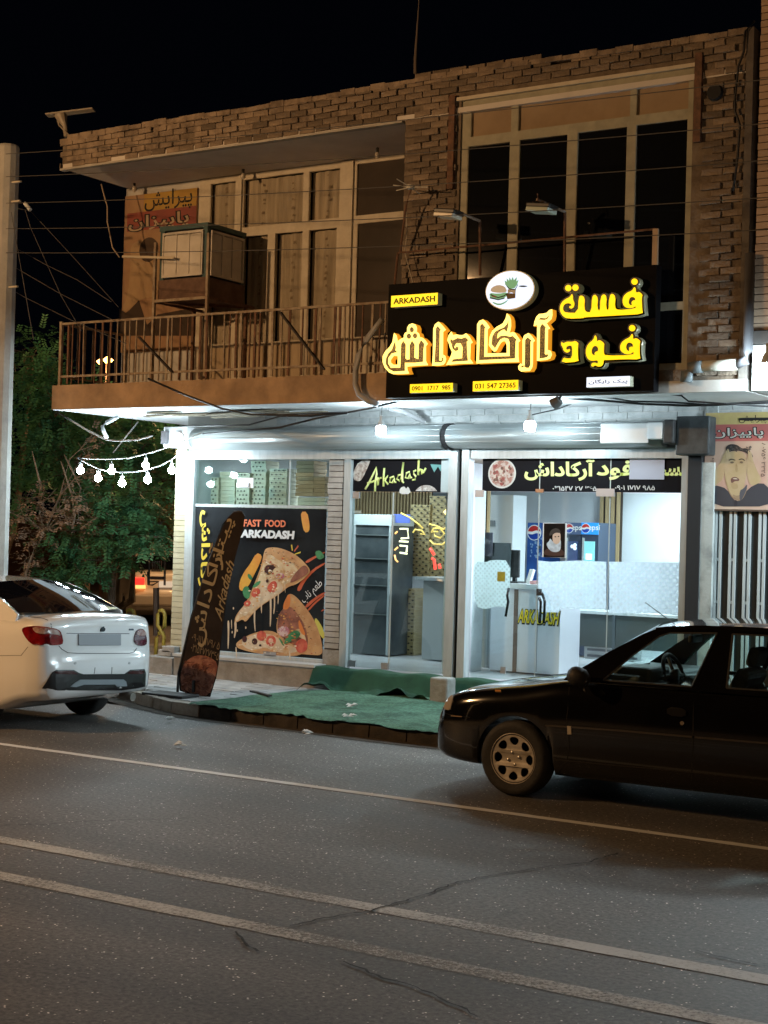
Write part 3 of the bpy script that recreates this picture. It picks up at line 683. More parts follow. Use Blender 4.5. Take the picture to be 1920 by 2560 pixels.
# side wall of the shop along the side street
box('shop_side_wall', (-13.60, YS+.5, 0.05), (-13.40, 5.4, ZS-.005), mortar_m, bld)
box('shop_back_wall', (-13.4, 5.2, 0.05), (BX1, 5.4, ZS-.005), mortar_m, bld)
# white frame members
al = MB()
for x0, x1 in ((-13.46, -13.33), ): al.box((x0, YS-.05, F0-.04), (x1, YS+.06, FZ1-.005))
al.build('frame_post', alu_m, bld)
for x0, x1 in ((-9.37, -9.25), (-9.19, -9.09)): MB().box((x0, YS-.09, F0-.08), (x1, YS+.04, FZ1-.005)).build('shutter_guide', alu_m, bld)
for x0, x1 in ((-9.25, -9.19),): MB().box((x0, YS-.03, F0-.08), (x1, YS+.02, FZ1-.01)).build('guide_slot', dark_m, bld)
MB().box((-6.42, YS-.08, F0-.06), (-6.33, YS+.04, FZ1-.005)).build('shutter_guide', alu_m, bld)
MB().box((-6.33, YS-.12, 0.2), (-6.18, YS+.06, 3.35)).build('guide_slot', dark_m, bld)
MB().box((-6.18, YS-.10, 0.12), (-6.04, YS+.05, 2.95)).build('whitewashed_jamb', mat('stained_whitewash', (0.42, 0.45, 0.44), .8, c2=(0.2, 0.22, 0.22), scale=4, bump=.3, ramp=(.45, .7)), bld)
MB().box((-10.90, YS-.06, F0-.03), (-10.80, YS+.05, 3.02)).build('frame_post', alu_m, bld)
for a, b in ((-13.33, -9.37), (-9.09, -6.42)):
    MB().box((a, YS-.07, 3.0), (b, YS+.05, FZ1)).build('top_rail', alu_m, bld)
# brick pier between window and door: courses of cream brick
box('pier', (PX0, YS-.01, F0-.02), (PX1, YS+.2, 3.0), mat('pier_joint', (0.10, 0.09, 0.085), .9), bld)
pier_m = mat('cream_pier_brick', (0.36, 0.35, 0.33), .8, c2=(0.46, 0.45, 0.43), scale=6, bump=.3, rand=.15)
z = F0+.22; k = 0
while z < 2.97:
    j = random.uniform(-.006, .006)
    MB().box((PX0+.005+j, YS-.032+j, z), (PX1-.005+j, YS-.011, z+.062)).build('brick', pier_m, bld); z += .072; k += 1
MB().box((PX0-.01, YS-.03, F0-.02), (PX1+.02, YS-.011, F0+.2)).build('broken_pier_foot', greycon_m, bld)
# shutter housings: rounded sheet metal
def housing(x0, x1):
    m_ = MB(); prof = [(YS-.02, 3.40)]+[(YS-.17-.17*cos(t), 3.255+.15*sin(t)) for t in [radians(100-i*20) for i in range(11)]]+[(YS-.08, 3.125), (YS-.02, 3.12)]
    prof = [(YS-.01, 3.405)]+[(YS-.13-.19*sin(radians(a)), 3.262+.145*cos(radians(a))) for a in range(0, 181, 15)]+[(YS-.06, 3.118)]
    k = len(prof)
    for x in (x0, x1): m_.v += [(x, y, z) for y, z in prof]
    for i in range(k-1): m_.f.append((i, i+1, k+i+1, k+i))
    m_.f.append(tuple(range(k))); m_.f.append(tuple(range(2*k-1, k-1, -1)))
    o = m_.build('shutter_housing', shutter_m, bld); o.data.shade_smooth()
    for p_ in o.data.polygons: p_.use_smooth = len(p_.vertices) == 4
    mm_ = MB()
    for i in (3, 5, 7, 9): y, z = prof[i]; mm_.bar((x0, y-.002, z), (x1, y-.002, z), .006, .004)
    mm_.build('seam', mat('housing_seam', (.35, .38, .39), .4, .3), o); return o
housing(-13.22, -9.38); housing(-9.30, -6.60)
MB().tube([(-9.38, YS-.14, 3.26), (-9.34, YS-.14, 3.262), (-9.30, YS-.14, 3.26)], .16, 20).build('housing_gap', dark_m, bld)
MB().box((-13.62, YS-.36, 3.15), (-13.22, YS-.02, 3.42)).build('housing_end_box', white_m, bld, bevel=.01)
MB().lathe([(.001, -.03), (.07, -.03), (.07, .0)], (-13.32, YS-.37, 3.27), 'y', 16).build('cap', white_m, bld)
MB().box((-13.60, YS-.43, 3.19), (-13.52, YS-.362, 3.36)).build('motor_cover', mat('motor_grey', (.1, .1, .11), .5), bld)
mt = thing('shutter_motor', 'black shutter motor box with pale cover above the right door post', 'motor', (-6.3, YS-.3, 3.1))
MB().box((-6.52, YS-.40, 3.14), (-6.40, YS-.18, 3.40)).build('motor_end', black_m, mt, bevel=.02)
MB().box((-6.40, YS-.33, 3.02), (-6.02, YS-.12, 3.44)).build('motor_body', mat('blackened_steel', (.03, .035, .04), .5, .4, c2=(.06, .07, .075), scale=8), mt, bevel=.015)
MB().box((-6.70, YS-.40, 3.19), (-6.525, YS-.2, 3.37)).build('motor_cover', white_m, mt, bevel=.01)
MB().box((-7.28, YS-.352, 3.15), (-6.705, YS-.33, 3.37)).build('bracket_plate', white_m, mt, bevel=.01)

# doorstep and plinth in front
box('doorstep', (-13.40, -2.02, 0.08), (-5.9, YS-.04, F0-.015), greycon_m, bld)
box('stone_sill', (-13.40, -2.06, F0-.015), (-11.1, YS-.05, F0+.02), mat('white_marble', (.55, .55, .54), .4, c2=(.38, .38, .37), scale=3), bld)
MB().box((-9.22, -2.40, .12), (-8.98, -2.20, .43)).build('cement_block', greycon_m, bld, bevel=.02)
# floor & room
fl_m = mat('interior_floor_tile', (.45, .46, .47), .25, c2=(.52, .53, .54), scale=2)
struct(MB().box((-13.4, YS+.05, .2), (BX1-.5, 5.2, F0-.02)).build('floor', fl_m))
iw_m = mat('interior_white_panel', (.62, .65, .68), .45, c2=(.7, .73, .76), scale=1.5)
struct(MB().box((-13.38, 3.4, F0-.02), (-6.0, 3.5, 3.12)).build('wall_back', iw_m))
struct(MB().box((-13.40, YS+.06, F0-.02), (-13.36, 3.4, 3.12)).build('wall_left', iw_m))
struct(MB().box((-6.02, YS+.06, F0-.02), (-5.98, 3.4, 3.12)).build('wall_right', iw_m))
struct(MB().box((-13.36, YS+.06, 3.12), (-6.02, 3.4, 3.2)).build('ceiling', plaster_m))
struct(MB().box((-9.62, YS+.3, F0-.02), (-9.56, -.55, 3.0)).build('wall_partition', iw_m))
# ceiling light panels (lit)
for i, (x, y, w_, e) in enumerate(((-8.0, -.2, L_ROOM*1.1, 5), (-8.2, 2.2, L_ROOM*.9, 5), (-11.6, -.3, L_ROOM*.55, 3))):
    cl = thing('ceiling_light', ['lit square light panel above the service counter', 'lit square light panel near the drinks fridges', 'dimmer lit light panel above the pizza box stacks'][i], 'ceiling light', (x, y, 3.1), group='ceiling light panels')
    MB().box((x-.32, y-.32, 3.09), (x+.32, y+.32, 3.12)).build('frame', white_m, cl)
    MB().box((x-.29, y-.29, 3.085), (x+.29, y+.29, 3.0895)).build('diffuser', emis('led_panel_%d' % i, (.85, .93, 1), e*3), cl)
    light('panel_lamp', (x, y, 3.07), w_, (.80, .90, 1.0), cl, kind='AREA', size=(.6, .6))

# ---- glazing
Yg = YS
def pane(x0, x1, z0, z1, m=pane_m, name='glass_pane', y=None):
    y = Yg if y is None else y
    return MB().box((x0, y, z0), (x1, y+.01, z1)).build(name, m, bld)
gw = pane(-13.33, PX0, F0+.02, 3.0, pane_m, 'shop_window')
MB().box((-13.33, YS-.014, 2.375), (PX0, YS-.002, 2.41)).build('rail', alu_m, gw)
MB().box((-13.33, YS-.03, F0+.02), (PX0, YS-.002, F0+.07)).build('bottom_rail', alu_m, gw)
MB().box((-11.785, YS-.012, F0+.07), (-11.765, YS-.002, 3.0)).build('glass_joint', mat('glass_edge', (.45, .5, .5), .3), gw)
for (a, b) in ((-12.98, .48), (-12.0, .48), (-12.52, 2.66)): MB().box((a-.1, YS-.03, b-.02), (a+.1, YS-.015, b+.035)).build('clamp', mat('clamp_steel', (.4, .4, .42), .4, .6), gw)
st_ = MB().box((-12.62, YS-.012, 2.63), (-12.36, YS-.004, 2.76)).build('notice', white_m, gw)
d1 = thing('glass_door', 'tinted glass shop door under the black Arkadash panel', 'door', (-10.1, YS, F0))
MB().box((-10.80, Yg, F0+.01), (-10.20, Yg+.012, 2.59)).build('door_leaf', pane2_m, d1)
MB().box((-10.19, Yg, F0+.01), (-9.37, Yg+.012, 2.59)).build('side_pane', pane2_m, d1)
for a, b in ((-10.74, 2.55), (-10.25, .45), (-10.73, .45)): MB().box((a-.05, YS-.02, b-.04), (a+.05, YS-.002, b+.04)).build('hinge', MATS['clamp_steel'], d1)
MB().box((-10.205, Yg-.003, F0+.01), (-10.185, Yg-.001, 2.59)).build('glass_edge', MATS['glass_edge'], d1)
d2 = thing('glass_door', 'wide glass entrance with frosted film under the green lettering panel', 'door', (-8, YS, F0))
splits = [-9.09, -8.72, -7.92, -6.42]
dx = [W(*c5(165, 900), Y=YS).x, W(*c5(492, 900), Y=YS).x, W(*c5(850, 900), Y=YS).x, -6.42]
for a, b in zip(dx, dx[1:]): MB().box((a+.005, Yg, F0+.01), (b-.005, Yg+.012, 2.61)).build('glass_pane', pane_m, d2)
for a in dx[1:3]: MB().box((a-.006, Yg-.003, F0+.01), (a+.006, Yg-.001, 3.0)).build('glass_edge', MATS['glass_edge'], d2)
def box_px(c, x0, y0, x1, y1, Y, d, name, m, par, **k):
    a = W(*c(x0, y0), Y=Y); b = W(*c(x1, y1), Y=Y); return MB().box((a.x, Y, a.z), (b.x, Y+d, b.z)).build(name, m, par, **k)
box_px(c5, 790, 448, 880, 488, YS-.03, .02, 'patch_fitting', MATS['clamp_steel'], d2)
box_px(c5, 178, 455, 220, 492, YS-.03, .02, 'hinge', MATS['clamp_steel'], d2)
box_px(c5, 483, 450, 522, 468, YS-.03, .02, 'hinge', mat('copper_fitting', (.35, .2, .12), .4, .5), d2)
box_px(c5, 305, 1348, 330, 1385, YS-.03, .02, 'bottom_hinge', MATS['clamp_steel'], d2)
for pts in ([(348, 950), (340, 990), (345, 1020), (332, 1095)], [(500, 960), (520, 985), (530, 1020), (525, 1130)], [(500, 1000), (510, 1020), (505, 1130)]):
    MB().tube([W(*c5(*q), Y=YS-.06) for q in pts], .016, 8).build('door_handle', mat('handle_steel', (.05, .05, .055), .25, .8), d2, smooth=True)
box_px(c5, 488, 955, 510, 990, YS-.03, .02, 'lock', black_m, d2)
# frosted film (translucent) with fine pattern
def film(name, c, s):
    if name in MATS: return MATS[name]
    m = bpy.data.materials.new(name); m.use_nodes = True; nt = m.node_tree; n = nt.nodes; l = nt.links; n.remove(n['Principled BSDF'])
    d = n.new('ShaderNodeBsdfDiffuse'); d.inputs[0].default_value = (*c, 1); t = n.new('ShaderNodeBsdfTranslucent'); t.inputs[0].default_value = (*c, 1)
    a = n.new('ShaderNodeMixShader'); a.inputs[0].default_value = .6; l.new(d.outputs[0], a.inputs[1]); l.new(t.outputs[0], a.inputs[2])
    tr = n.new('ShaderNodeBsdfTransparent'); b = n.new('ShaderNodeMixShader'); tc = n.new('ShaderNodeTexCoord')
    mp = n.new('ShaderNodeMapping'); mp.inputs['Rotation'].default_value = (0, radians(45), 0); mp.inputs['Scale'].default_value = (s, s, s)
    ck = n.new('ShaderNodeTexVoronoi'); ck.inputs['Scale'].default_value = 1; ck.inputs['Randomness'].default_value = .12
    l.new(tc.outputs['Object'], mp.inputs[0]); l.new(mp.outputs[0], ck.inputs['Vector'])
    r = n.new('ShaderNodeValToRGB'); r.color_ramp.elements[0].position = .2; r.color_ramp.elements[1].position = .5
    r.color_ramp.elements[0].color = (.58, .58, .58, 1); r.color_ramp.elements[1].color = (.90, .90, .90, 1); l.new(ck.outputs['Distance'], r.inputs[0]); l.new(r.outputs[0], b.inputs[0])
    l.new(tr.outputs[0], b.inputs[1]); l.new(a.outputs[0], b.inputs[2]); l.new(b.outputs[0], n['Material Output'].inputs[0]); MATS[name] = m; return m
ff = film('frosted_film', (.78, .86, .92), 17); ff2 = film('frosted_film_fine', (.70, .82, .84), 24)
plate('frosted_film', [px(c5, [(497, 812), (560, 818), (700, 812), (840, 818), (840, 1060), (610, 1052), (600, 1075), (497, 1072)], YS-.006)], YS-.006, .003, ff, d2)
plate('frosted_film', [px(c5, [(856, 818), (1250, 822), (1246, 1095), (1100, 1080), (856, 1078)], YS-.006)], YS-.006, .003, ff, d2)
plate('frosted_film', [chaikin(px(c5, [(175, 815), (230, 822), (262, 808), (355, 812), (352, 960), (345, 1055), (290, 1040), (230, 1060), (180, 1045), (170, 940)], YS-.006))], YS-.006, .003, ff2, d2)
box_px(c5, 290, 868, 328, 918, YS-.010, .003, 'yellow_sticker', mat('yellow_sticker', (.42, .33, .02), .6, c2=(.3, .24, .03), scale=60), d2)
# film on upper part of the right panels: faint
# printed transom panels above the doors
tr1 = thing('transom_sign', 'black printed panel above the left door with Arkadash in pale script', 'sign', (-10.1, YS, 2.6))
def back_panel(par, x0, x1, z0, z1): return MB().box((x0, YS-.002, z0), (x1, YS+.012, z1)).build('printed_panel', mat('black_print', (.008, .009, .012), .4, spec=.06), par)
back_panel(tr1, -10.80, -9.38, 2.60, 3.0)
lime_m = mat('pale_lime_print', (.60, .70, .20), .5, c2=(.66, .72, .36), scale=5, emit=.25)
offw_m = mat('offwhite_print', (.62, .62, .6), .6, c2=(.25, .2, .18), scale=26)
AR = [[(270, 380), (300, 330), (345, 240), (372, 180), (375, 240), (362, 320), (360, 400)], [(290, 325), (340, 310), (385, 285)], [(388, 270), (385, 345), (392, 300), (410, 275), (420, 275)],
      [(445, 185), (440, 260), (438, 355)], [(442, 300), (480, 258), (452, 300), (480, 335)], [(535, 262), (500, 275), (495, 315), (520, 320), (540, 280), (540, 318), (555, 315)],
      [(605, 245), (575, 250), (560, 285), (585, 305), (605, 270), (622, 130), (612, 230), (612, 310), (625, 320)], [(680, 220), (650, 230), (640, 275), (665, 280), (682, 240), (685, 280), (700, 270)],
      [(740, 205), (715, 215), (718, 240), (735, 260), (730, 290), (705, 295)], [(765, 105), (760, 180), (758, 250)], [(758, 225), (780, 195), (792, 200), (792, 240), (808, 225), (828, 185)]]
strokes('script_lettering', AR, YS-.008, .0125, lime_m, tr1, c=c7)
plate('printed_wrap', [chaikin(px(c7, [(150, 235), (215, 115), (320, 105), (300, 160), (240, 290), (205, 310), (160, 290)], YS-.006))], YS-.006, .002, offw_m, tr1)
plate('printed_pizza', [[q for q in ell(*px(c7, [(830, 440)], YS-.006)[0], .17, .13, 28) if q[1] > 2.602]], YS-.006, .002, offw_m, tr1)
plate('printed_garlic', [chaikin(px(c7, [(580, 425), (590, 370), (630, 350), (645, 380), (665, 350), (695, 425)], YS-.006))], YS-.006, .002, mat('white_print', (.6, .6, .58), .6), tr1)
plate('printed_leaf', [px(c7, [(870, 150), (905, 225), (940, 170), (965, 215), (975, 155)], YS-.006)], YS-.006, .002, mat('teal_print', (.10, .30, .30), .6), tr1)
MB().box((-9.52, YS-.007, 2.60), (-9.38, YS-.004, 3.0)).build('pale_edge', mat('pale_blue_print', (.45, .55, .58), .5), tr1)
tr2 = thing('transom_sign', 'black printed panel above the entrance with lime Persian lettering and phone numbers', 'sign', (-7.9, YS, 2.6))
back_panel(tr2, W(*c5(215, 400), Y=YS).x, -6.42, 2.62, 3.0)
a = W(*c5(600, 350), Y=YS); b = W(*c5(775, 350), Y=YS); 
def T(par, s, x0, y0, x1, y1, c, Y, m, off=0.0, **k):
    a = W(*c((x0+x1)/2, (y0+y1)/2), Y=Y); w_ = abs(W(*c(x1, (y0+y1)/2), Y=Y).x-W(*c(x0, (y0+y1)/2), Y=Y).x); h_ = abs(W(*c((x0+x1)/2, y0), Y=Y).z-W(*c((x0+x1)/2, y1), Y=Y).z)
    return text('lettering', s, (a.x, a.z), w_, h_, m, par, Y=Y, off=off, **k)
T(tr2, fa('آرکاداش'), 425, 300, 780, 408, c5, YS-.010, lime_m, .035)
T(tr2, fa('فود'), 792, 306, 975, 405, c5, YS-.010, lime_m, .035)
T(tr2, fa('فست'), 1060, 300, 1255, 385, c5, YS-.010, lime_m, .035)
T(tr2, '۰۳۱۵۴۷ ۲۷ ۳۶۵', 568, 432, 790, 460, c5, YS-.008, mat('pale_digits', (.6, .6, .6), .5), .02)
T(tr2, '۰۹۰۱ ۱۷۱۷ ۹۸۵', 884, 432, 1086, 456, c5, YS-.008, mat('pale_digits', (.6, .6, .6), .5), .02)
q = W(*c5(315, 372), Y=YS); plate('printed_pizza', [ell(q.x, q.z, .185, .175, 32)], YS-.007, .002, mat('white_print', (.6, .6, .58), .6), tr2)
plate('printed_pizza_top', [ell(q.x, q.z, .165, .155, 32)], YS-.009, .002, mat('pizza_topping_print', (.38, .18, .14), .6, c2=(.55, .45, .40), scale=20, ramp=(.45, .55)), tr2)
for i in range(34):
    t = random.uniform(0, 6.28); r = .13*sqrt(random.random()); rr_ = random.uniform(.012, .022)
    plate('printed_topping', [ell(q.x+r*cos(t)*1.1, q.z+r*sin(t), rr_, rr_, 8)], YS-.0105-.0001*i, .0001, mat(*random.choice((('tomato_print', (.30, .07, .06), .6), ('cream_print', (.6, .5, .42), .6), ('brown_print', (.16, .07, .05), .6)))), tr2)
plate('printed_mushroom', [chaikin(px(c5, [(1220, 425), (1240, 405), (1258, 415), (1255, 432), (1235, 437)], YS-.008))], YS-.008, .002, white_m, tr2)
tag(box_px(c5, 960, 280, 1133, 402, YS-.02, .006, 'paper_sheet', mat('grey_blue_paper', (.42, .45, .55), .35), None), 'grey paper sheet covering part of the lime lettering', 'paper')
# words on the counter seen through the glass are built with the counter

# ---- pizza poster on the window
po = thing('pizza_poster', 'tall black poster of a pizza slice with melting cheese, fast food lettering', 'poster', (-12.2, YS, .5))
YP = YS-.017
pq = [W(*cP(35, 30), Y=YP), W(*cP(1570, 52), Y=YP), W(*cP(1510, 1950), Y=YP)]
MB().box((-13.31, YP, F0+.075), (PX0-.02, YP+.003, 2.37)).build('poster_sheet', mat('poster_black', (.010, .011, .013), .25, c2=(.022, .025, .028), scale=.9, spec=.2), po)
lay = [0]
def shp(c2_, pts, m, sm=2, nm='printed_shape'):
    lay[0] += 1
    return plate(nm, [chaikin(px(cP, pts, YP), sm)], YP-.0012-.0004*lay[0], .0003, m, po)
cr_m = mat('print_crust', (.60, .36, .17), .5, c2=(.40, .18, .07), scale=5, ramp=(.4, .75)); ch_m = mat('print_cheese', (.68, .56, .36), .5, c2=(.52, .26, .10), scale=7, ramp=(.45, .7))
cw_m = mat('print_melted_cheese', (.70, .60, .46), .45, c2=(.60, .44, .28), scale=6); tom_m = mat('print_tomato', (.50, .05, .035), .4, c2=(.65, .16, .1), scale=12)
ol_m = mat('print_olive', (.015, .012, .012), .4, c2=(.08, .02, .02), scale=15); ba_m = mat('print_basil', (.03, .16, .06), .5, c2=(.06, .28, .12), scale=9)
fry_m = mat('print_fries', (.72, .42, .06), .5, c2=(.62, .22, .03), scale=3); red_m = mat('print_orange_red', (.52, .10, .04), .5); yel_m = mat('print_bright_yellow', (.72, .55, .06), .5)
on_m = mat('print_onion', (.45, .16, .22), .5, c2=(.65, .5, .5), scale=14, ramp=(.45, .55)); wht_m = mat('print_white', (.72, .76, .80), .5); meat_m = mat('print_meat', (.16, .05, .035), .5, c2=(.36, .14, .09), scale=10)
def swoosh(pts, w0, w1, m):
    L_, R_ = [], []; n_ = len(pts)
    for i, (x, y) in enumerate(pts):
        a, b = pts[max(i-1, 0)], pts[min(i+1, n_-1)]; d = sqrt((b[0]-a[0])**2+(b[1]-a[1])**2) or 1; nx, ny = -(b[1]-a[1])/d, (b[0]-a[0])/d; w_ = w0+(w1-w0)*i/(n_-1)
        L_.append((x+nx*w_, y+ny*w_)); R_.append((x-nx*w_, y-ny*w_))
    shp(None, L_+R_[::-1], m, 1)
swoosh([(1525, 540), (1400, 600), (1290, 665)], 9, 18, red_m); swoosh([(1530, 670), (1380, 760), (1260, 890), (1200, 1010)], 10, 26, red_m)
swoosh([(1530, 1030), (1400, 1110), (1290, 1210)], 12, 20, red_m); swoosh([(1525, 1060), (1400, 1160), (1320, 1250)], 10, 12, red_m); swoosh([(1520, 1235), (1480, 1260)], 8, 6, red_m)
shp(0, [(1230, 45), (1310, 45), (1340, 200), (1335, 290), (1275, 300), (1245, 180)], fry_m, 1)
shp(0, [(690, 545), (760, 575), (740, 660), (650, 840), (590, 960), (520, 1020), (475, 985), (490, 880), (545, 770), (610, 690)], fry_m, 1)
shp(0, [(1395, 1350), (1430, 1345), (1520, 1500), (1520, 1610), (1470, 1560), (1420, 1450)], mat('print_lemon', (.62, .6, .12), .5), 1)
# back slice (lower right arc)
shp(0, [(1060, 1060), (1130, 1040), (1260, 1170), (1370, 1320), (1450, 1480), (1500, 1700), (1490, 1800), (1340, 1790), (1200, 1780), (1000, 1760), (960, 1600), (930, 1450), (960, 1300), (1040, 1200)], cr_m)
shp(0, [(990, 1240), (1110, 1190), (1200, 1300), (1290, 1440), (1330, 1640), (1290, 1740), (1100, 1720), (960, 1560), (940, 1400)], meat_m)
shp(0, [(1150, 1480), (1240, 1470), (1300, 1600), (1290, 1640), (1200, 1560)], ch_m); shp(0, [(1210, 1350), (1250, 1440), (1300, 1560), (1240, 1540), (1200, 1430)], mat('print_orange_glow', (.7, .22, .05), .5))
shp(0, [(1070, 1060), (1110, 1050), (1100, 1220), (1030, 1250), (1010, 1200)], mat('print_orange_glow', (.7, .22, .05), .5))
shp(0, [(960, 1460), (1040, 1430), (1100, 1480), (1080, 1560), (990, 1570), (945, 1520)], on_m)
# lower slice with cheese
shp(0, [(440, 1650), (520, 1590), (640, 1530), (800, 1490), (930, 1510), (1050, 1620), (1200, 1700), (1290, 1760), (1180, 1810), (900, 1800), (680, 1770), (520, 1730), (450, 1700)], cr_m)
shp(0, [(500, 1620), (600, 1560), (760, 1520), (930, 1560), (1010, 1650), (1180, 1700), (1200, 1760), (1060, 1770), (900, 1750), (790, 1690), (650, 1740), (540, 1700)], cw_m)
shp(0, [(1170, 1640), (1250, 1580), (1320, 1640), (1310, 1740), (1220, 1780), (1170, 1720)], tom_m)
for c_, rx, ry, m_ in (((755, 1560), 60, 62, tom_m), ((870, 1620), 62, 68, tom_m), ((550, 1600), 30, 40, ol_m), ((672, 1628), 34, 40, ol_m), ((740, 1675), 16, 14, ol_m), ((910, 1735), 34, 28, ch_m), ((1050, 1740), 40, 40, ch_m)): shp(0, ell(c_[0], c_[1], rx, ry, 14), m_, 0)
shp(0, ell(870, 1620, 30, 34, 9), mat('print_tomato_core', (.75, .45, .35), .5), 0)
shp(0, [(1020, 1670), (1060, 1580), (1130, 1500), (1200, 1490), (1240, 1540), (1180, 1600), (1090, 1640)], ba_m)
shp(0, [(960, 1570), (1010, 1620), (1040, 1690), (1000, 1660)], ba_m, 1)
# top slice
shp(0, [(790, 520), (830, 482), (950, 480), (1080, 520), (1190, 580), (1290, 670), (1365, 770), (1290, 850), (1190, 930), (1080, 960), (1030, 1010), (930, 1080), (820, 1150), (720, 1220), (640, 1300), (560, 1400), (530, 1350), (430, 1410), (430, 1350), (470, 1270), (560, 1170), (640, 1000), (700, 850), (760, 690)], cr_m)
shp(0, [(800, 600), (870, 560), (960, 640), (1060, 660), (1130, 650), (1200, 760), (1250, 800), (1120, 900), (1040, 930), (1000, 1040), (900, 1090), (780, 1170), (700, 1220), (560, 1380), (540, 1300), (440, 1400), (450, 1320), (530, 1230), (620, 1120), (690, 1000), (710, 880), (760, 750)], ch_m)
shp(0, [(740, 940), (830, 860), (930, 880), (1000, 920), (1030, 1000), (930, 1060), (850, 1120), (760, 1150), (680, 1220), (640, 1210), (560, 1330), (520, 1280), (470, 1330), (480, 1260), (560, 1180), (640, 1120), (720, 1060)], cw_m)
shp(0, [(640, 980), (680, 910), (760, 880), (720, 950)], ba_m, 1); shp(0, [(520, 1000), (560, 950), (600, 960), (620, 1040), (610, 1110), (550, 1100)], ba_m)
shp(0, [(585, 810), (610, 800), (650, 850), (640, 885), (600, 860)], ba_m, 1); shp(0, [(1410, 530), (1470, 515), (1510, 560), (1530, 600), (1470, 635), (1425, 600)], ba_m, 1)
shp(0, [(780, 760), (820, 690), (880, 700), (920, 680), (950, 710), (900, 750), (880, 800), (830, 820)], ol_m)
shp(0, [(820, 990), (850, 920), (920, 880), (955, 930), (930, 1020), (870, 1040)], tom_m); shp(0, [(630, 1050), (660, 990), (720, 970), (750, 1020), (720, 1080), (660, 1095)], tom_m)
shp(0, [(540, 1150), (600, 1120), (640, 1160), (590, 1210), (550, 1190)], tom_m)
shp(0, ell(985, 830, 55, 38, 14, .4), on_m, 0); shp(0, ell(985, 828, 28, 18, 12), ch_m, 0); shp(0, ell(830, 890, 18, 22, 10), ol_m, 0)
shp(0, [(1200, 760), (1290, 680), (1350, 780), (1250, 850), (1180, 890), (1100, 920), (1130, 850)], meat_m)
for i in range(26):
    x = random.uniform(820, 1150); y = random.uniform(600, 860); shp(0, ell(x, y, random.uniform(7, 20), random.uniform(6, 14), 7, random.random()*3), random.choice((ch_m, cw_m, red_m, cr_m)), 0)
def inpoly(x, y, P_):
    c = False; j = len(P_)-1
    for i in range(len(P_)):
        if (P_[i][1] > y) != (P_[j][1] > y) and x < (P_[j][0]-P_[i][0])*(y-P_[i][1])/(P_[j][1]-P_[i][1])+P_[i][0]: c = not c
        j = i
    return c
dabs = [mat('print_dab_%s' % nm_, c_, .5) for nm_, c_ in (('brown', (.34, .15, .06)), ('cream', (.78, .66, .48)), ('gold', (.66, .36, .10)), ('rust', (.45, .14, .05)), ('char', (.10, .05, .03)), ('pale', (.82, .74, .60)), ('tan', (.56, .38, .22)))]
def scatter(poly, n_, kinds, r0, r1):
    k_ = 0
    while k_ < n_:
        x = random.uniform(min(a for a, _ in poly), max(a for a, _ in poly)); y = random.uniform(min(b for _, b in poly), max(b for _, b in poly))
        if inpoly(x, y, poly): shp(0, ell(x, y, random.uniform(r0, r1), random.uniform(r0, r1)*.6, 7, random.random()*3), dabs[random.choice(kinds)], 0); k_ += 1
scatter([(800, 600), (1060, 640), (1180, 760), (1100, 880), (1000, 930), (800, 840), (720, 900)], 60, (0, 1, 2, 3, 5), 5, 17)
scatter([(830, 500), (950, 490), (1080, 540), (1190, 600), (1300, 700), (1240, 760), (1100, 640), (950, 600), (820, 580)], 34, (0, 2, 4, 6, 6), 5, 15)
scatter([(740, 950), (980, 930), (1000, 1020), (780, 1150), (560, 1300), (480, 1290), (640, 1130)], 44, (1, 5, 5, 2, 6), 6, 20)
scatter([(1130, 1060), (1260, 1180), (1420, 1480), (1490, 1780), (1400, 1780), (1330, 1500), (1200, 1260)], 36, (0, 2, 4, 6, 6, 3), 5, 15)
scatter([(1000, 1250), (1180, 1300), (1300, 1600), (1100, 1700), (960, 1500)], 50, (0, 3, 4, 2, 3), 6, 20)
scatter([(500, 1640), (640, 1560), (900, 1560), (1150, 1720), (1000, 1780), (700, 1740)], 44, (1, 5, 2, 6, 5), 6, 18)
for c_ in ((690, 1020), (885, 970), (755, 1560), (1250, 1690)):
    shp(0, ell(c_[0]-8, c_[1]-12, 16, 9, 8), dabs[5], 0)
# cheese strings and drips
for pts, w0, w1 in (([(425, 1370), (428, 1500), (422, 1710)], 12, 7), ([(510, 1380), (515, 1480), (498, 1580)], 15, 8), ([(748, 1200), (742, 1350), (752, 1500)], 12, 5), ([(825, 1130), (830, 1280)], 10, 5), ([(940, 1060), (942, 1300), (935, 1440)], 12, 7), ([(985, 1060), (990, 1170), (978, 1290)], 10, 6), ([(1030, 990), (1035, 1080), (1030, 1170)], 8, 5), ([(465, 1360), (468, 1470)], 6, 4), ([(520, 1690), (528, 1830)], 9, 4), ([(1170, 1740), (1180, 1850)], 10, 4), ([(1110, 900), (1120, 1030)], 6, 3)): swoosh(pts, w0, w1, cw_m)
for x, y in ((640, 1455), (535, 1490), (490, 1220), (475, 1510)): shp(0, ell(x, y, 8, 16, 8), cw_m, 0)
for pts, m_ in (([(1190, 450), (1205, 450), (1212, 520), (1202, 525)], yel_m), ([(1275, 455), (1285, 470), (1235, 535), (1225, 525)], red_m), ([(1235, 560), (1310, 530), (1308, 550), (1232, 572)], yel_m)): shp(0, pts, m_, 0)
YT = YP-.036
T(po, 'FAST', 532, 140, 745, 228, cP, YT, mat('print_orange', (.75, .18, .07), .5), .03)
T(po, 'FOOD', 792, 146, 1045, 232, cP, YT, mat('print_orange', (.75, .18, .07), .5), .03)
T(po, 'ARKADASH', 490, 270, 1150, 372, cP, YT, wht_m, .06, shear=.08)
q0 = W(*cP(150, 270), Y=YT); text('lettering', fa('آرکاداش'), (-13.10, 1.75), 1.15, .22, yel_m, po, Y=YT, rot=-pi/2, off=.03)
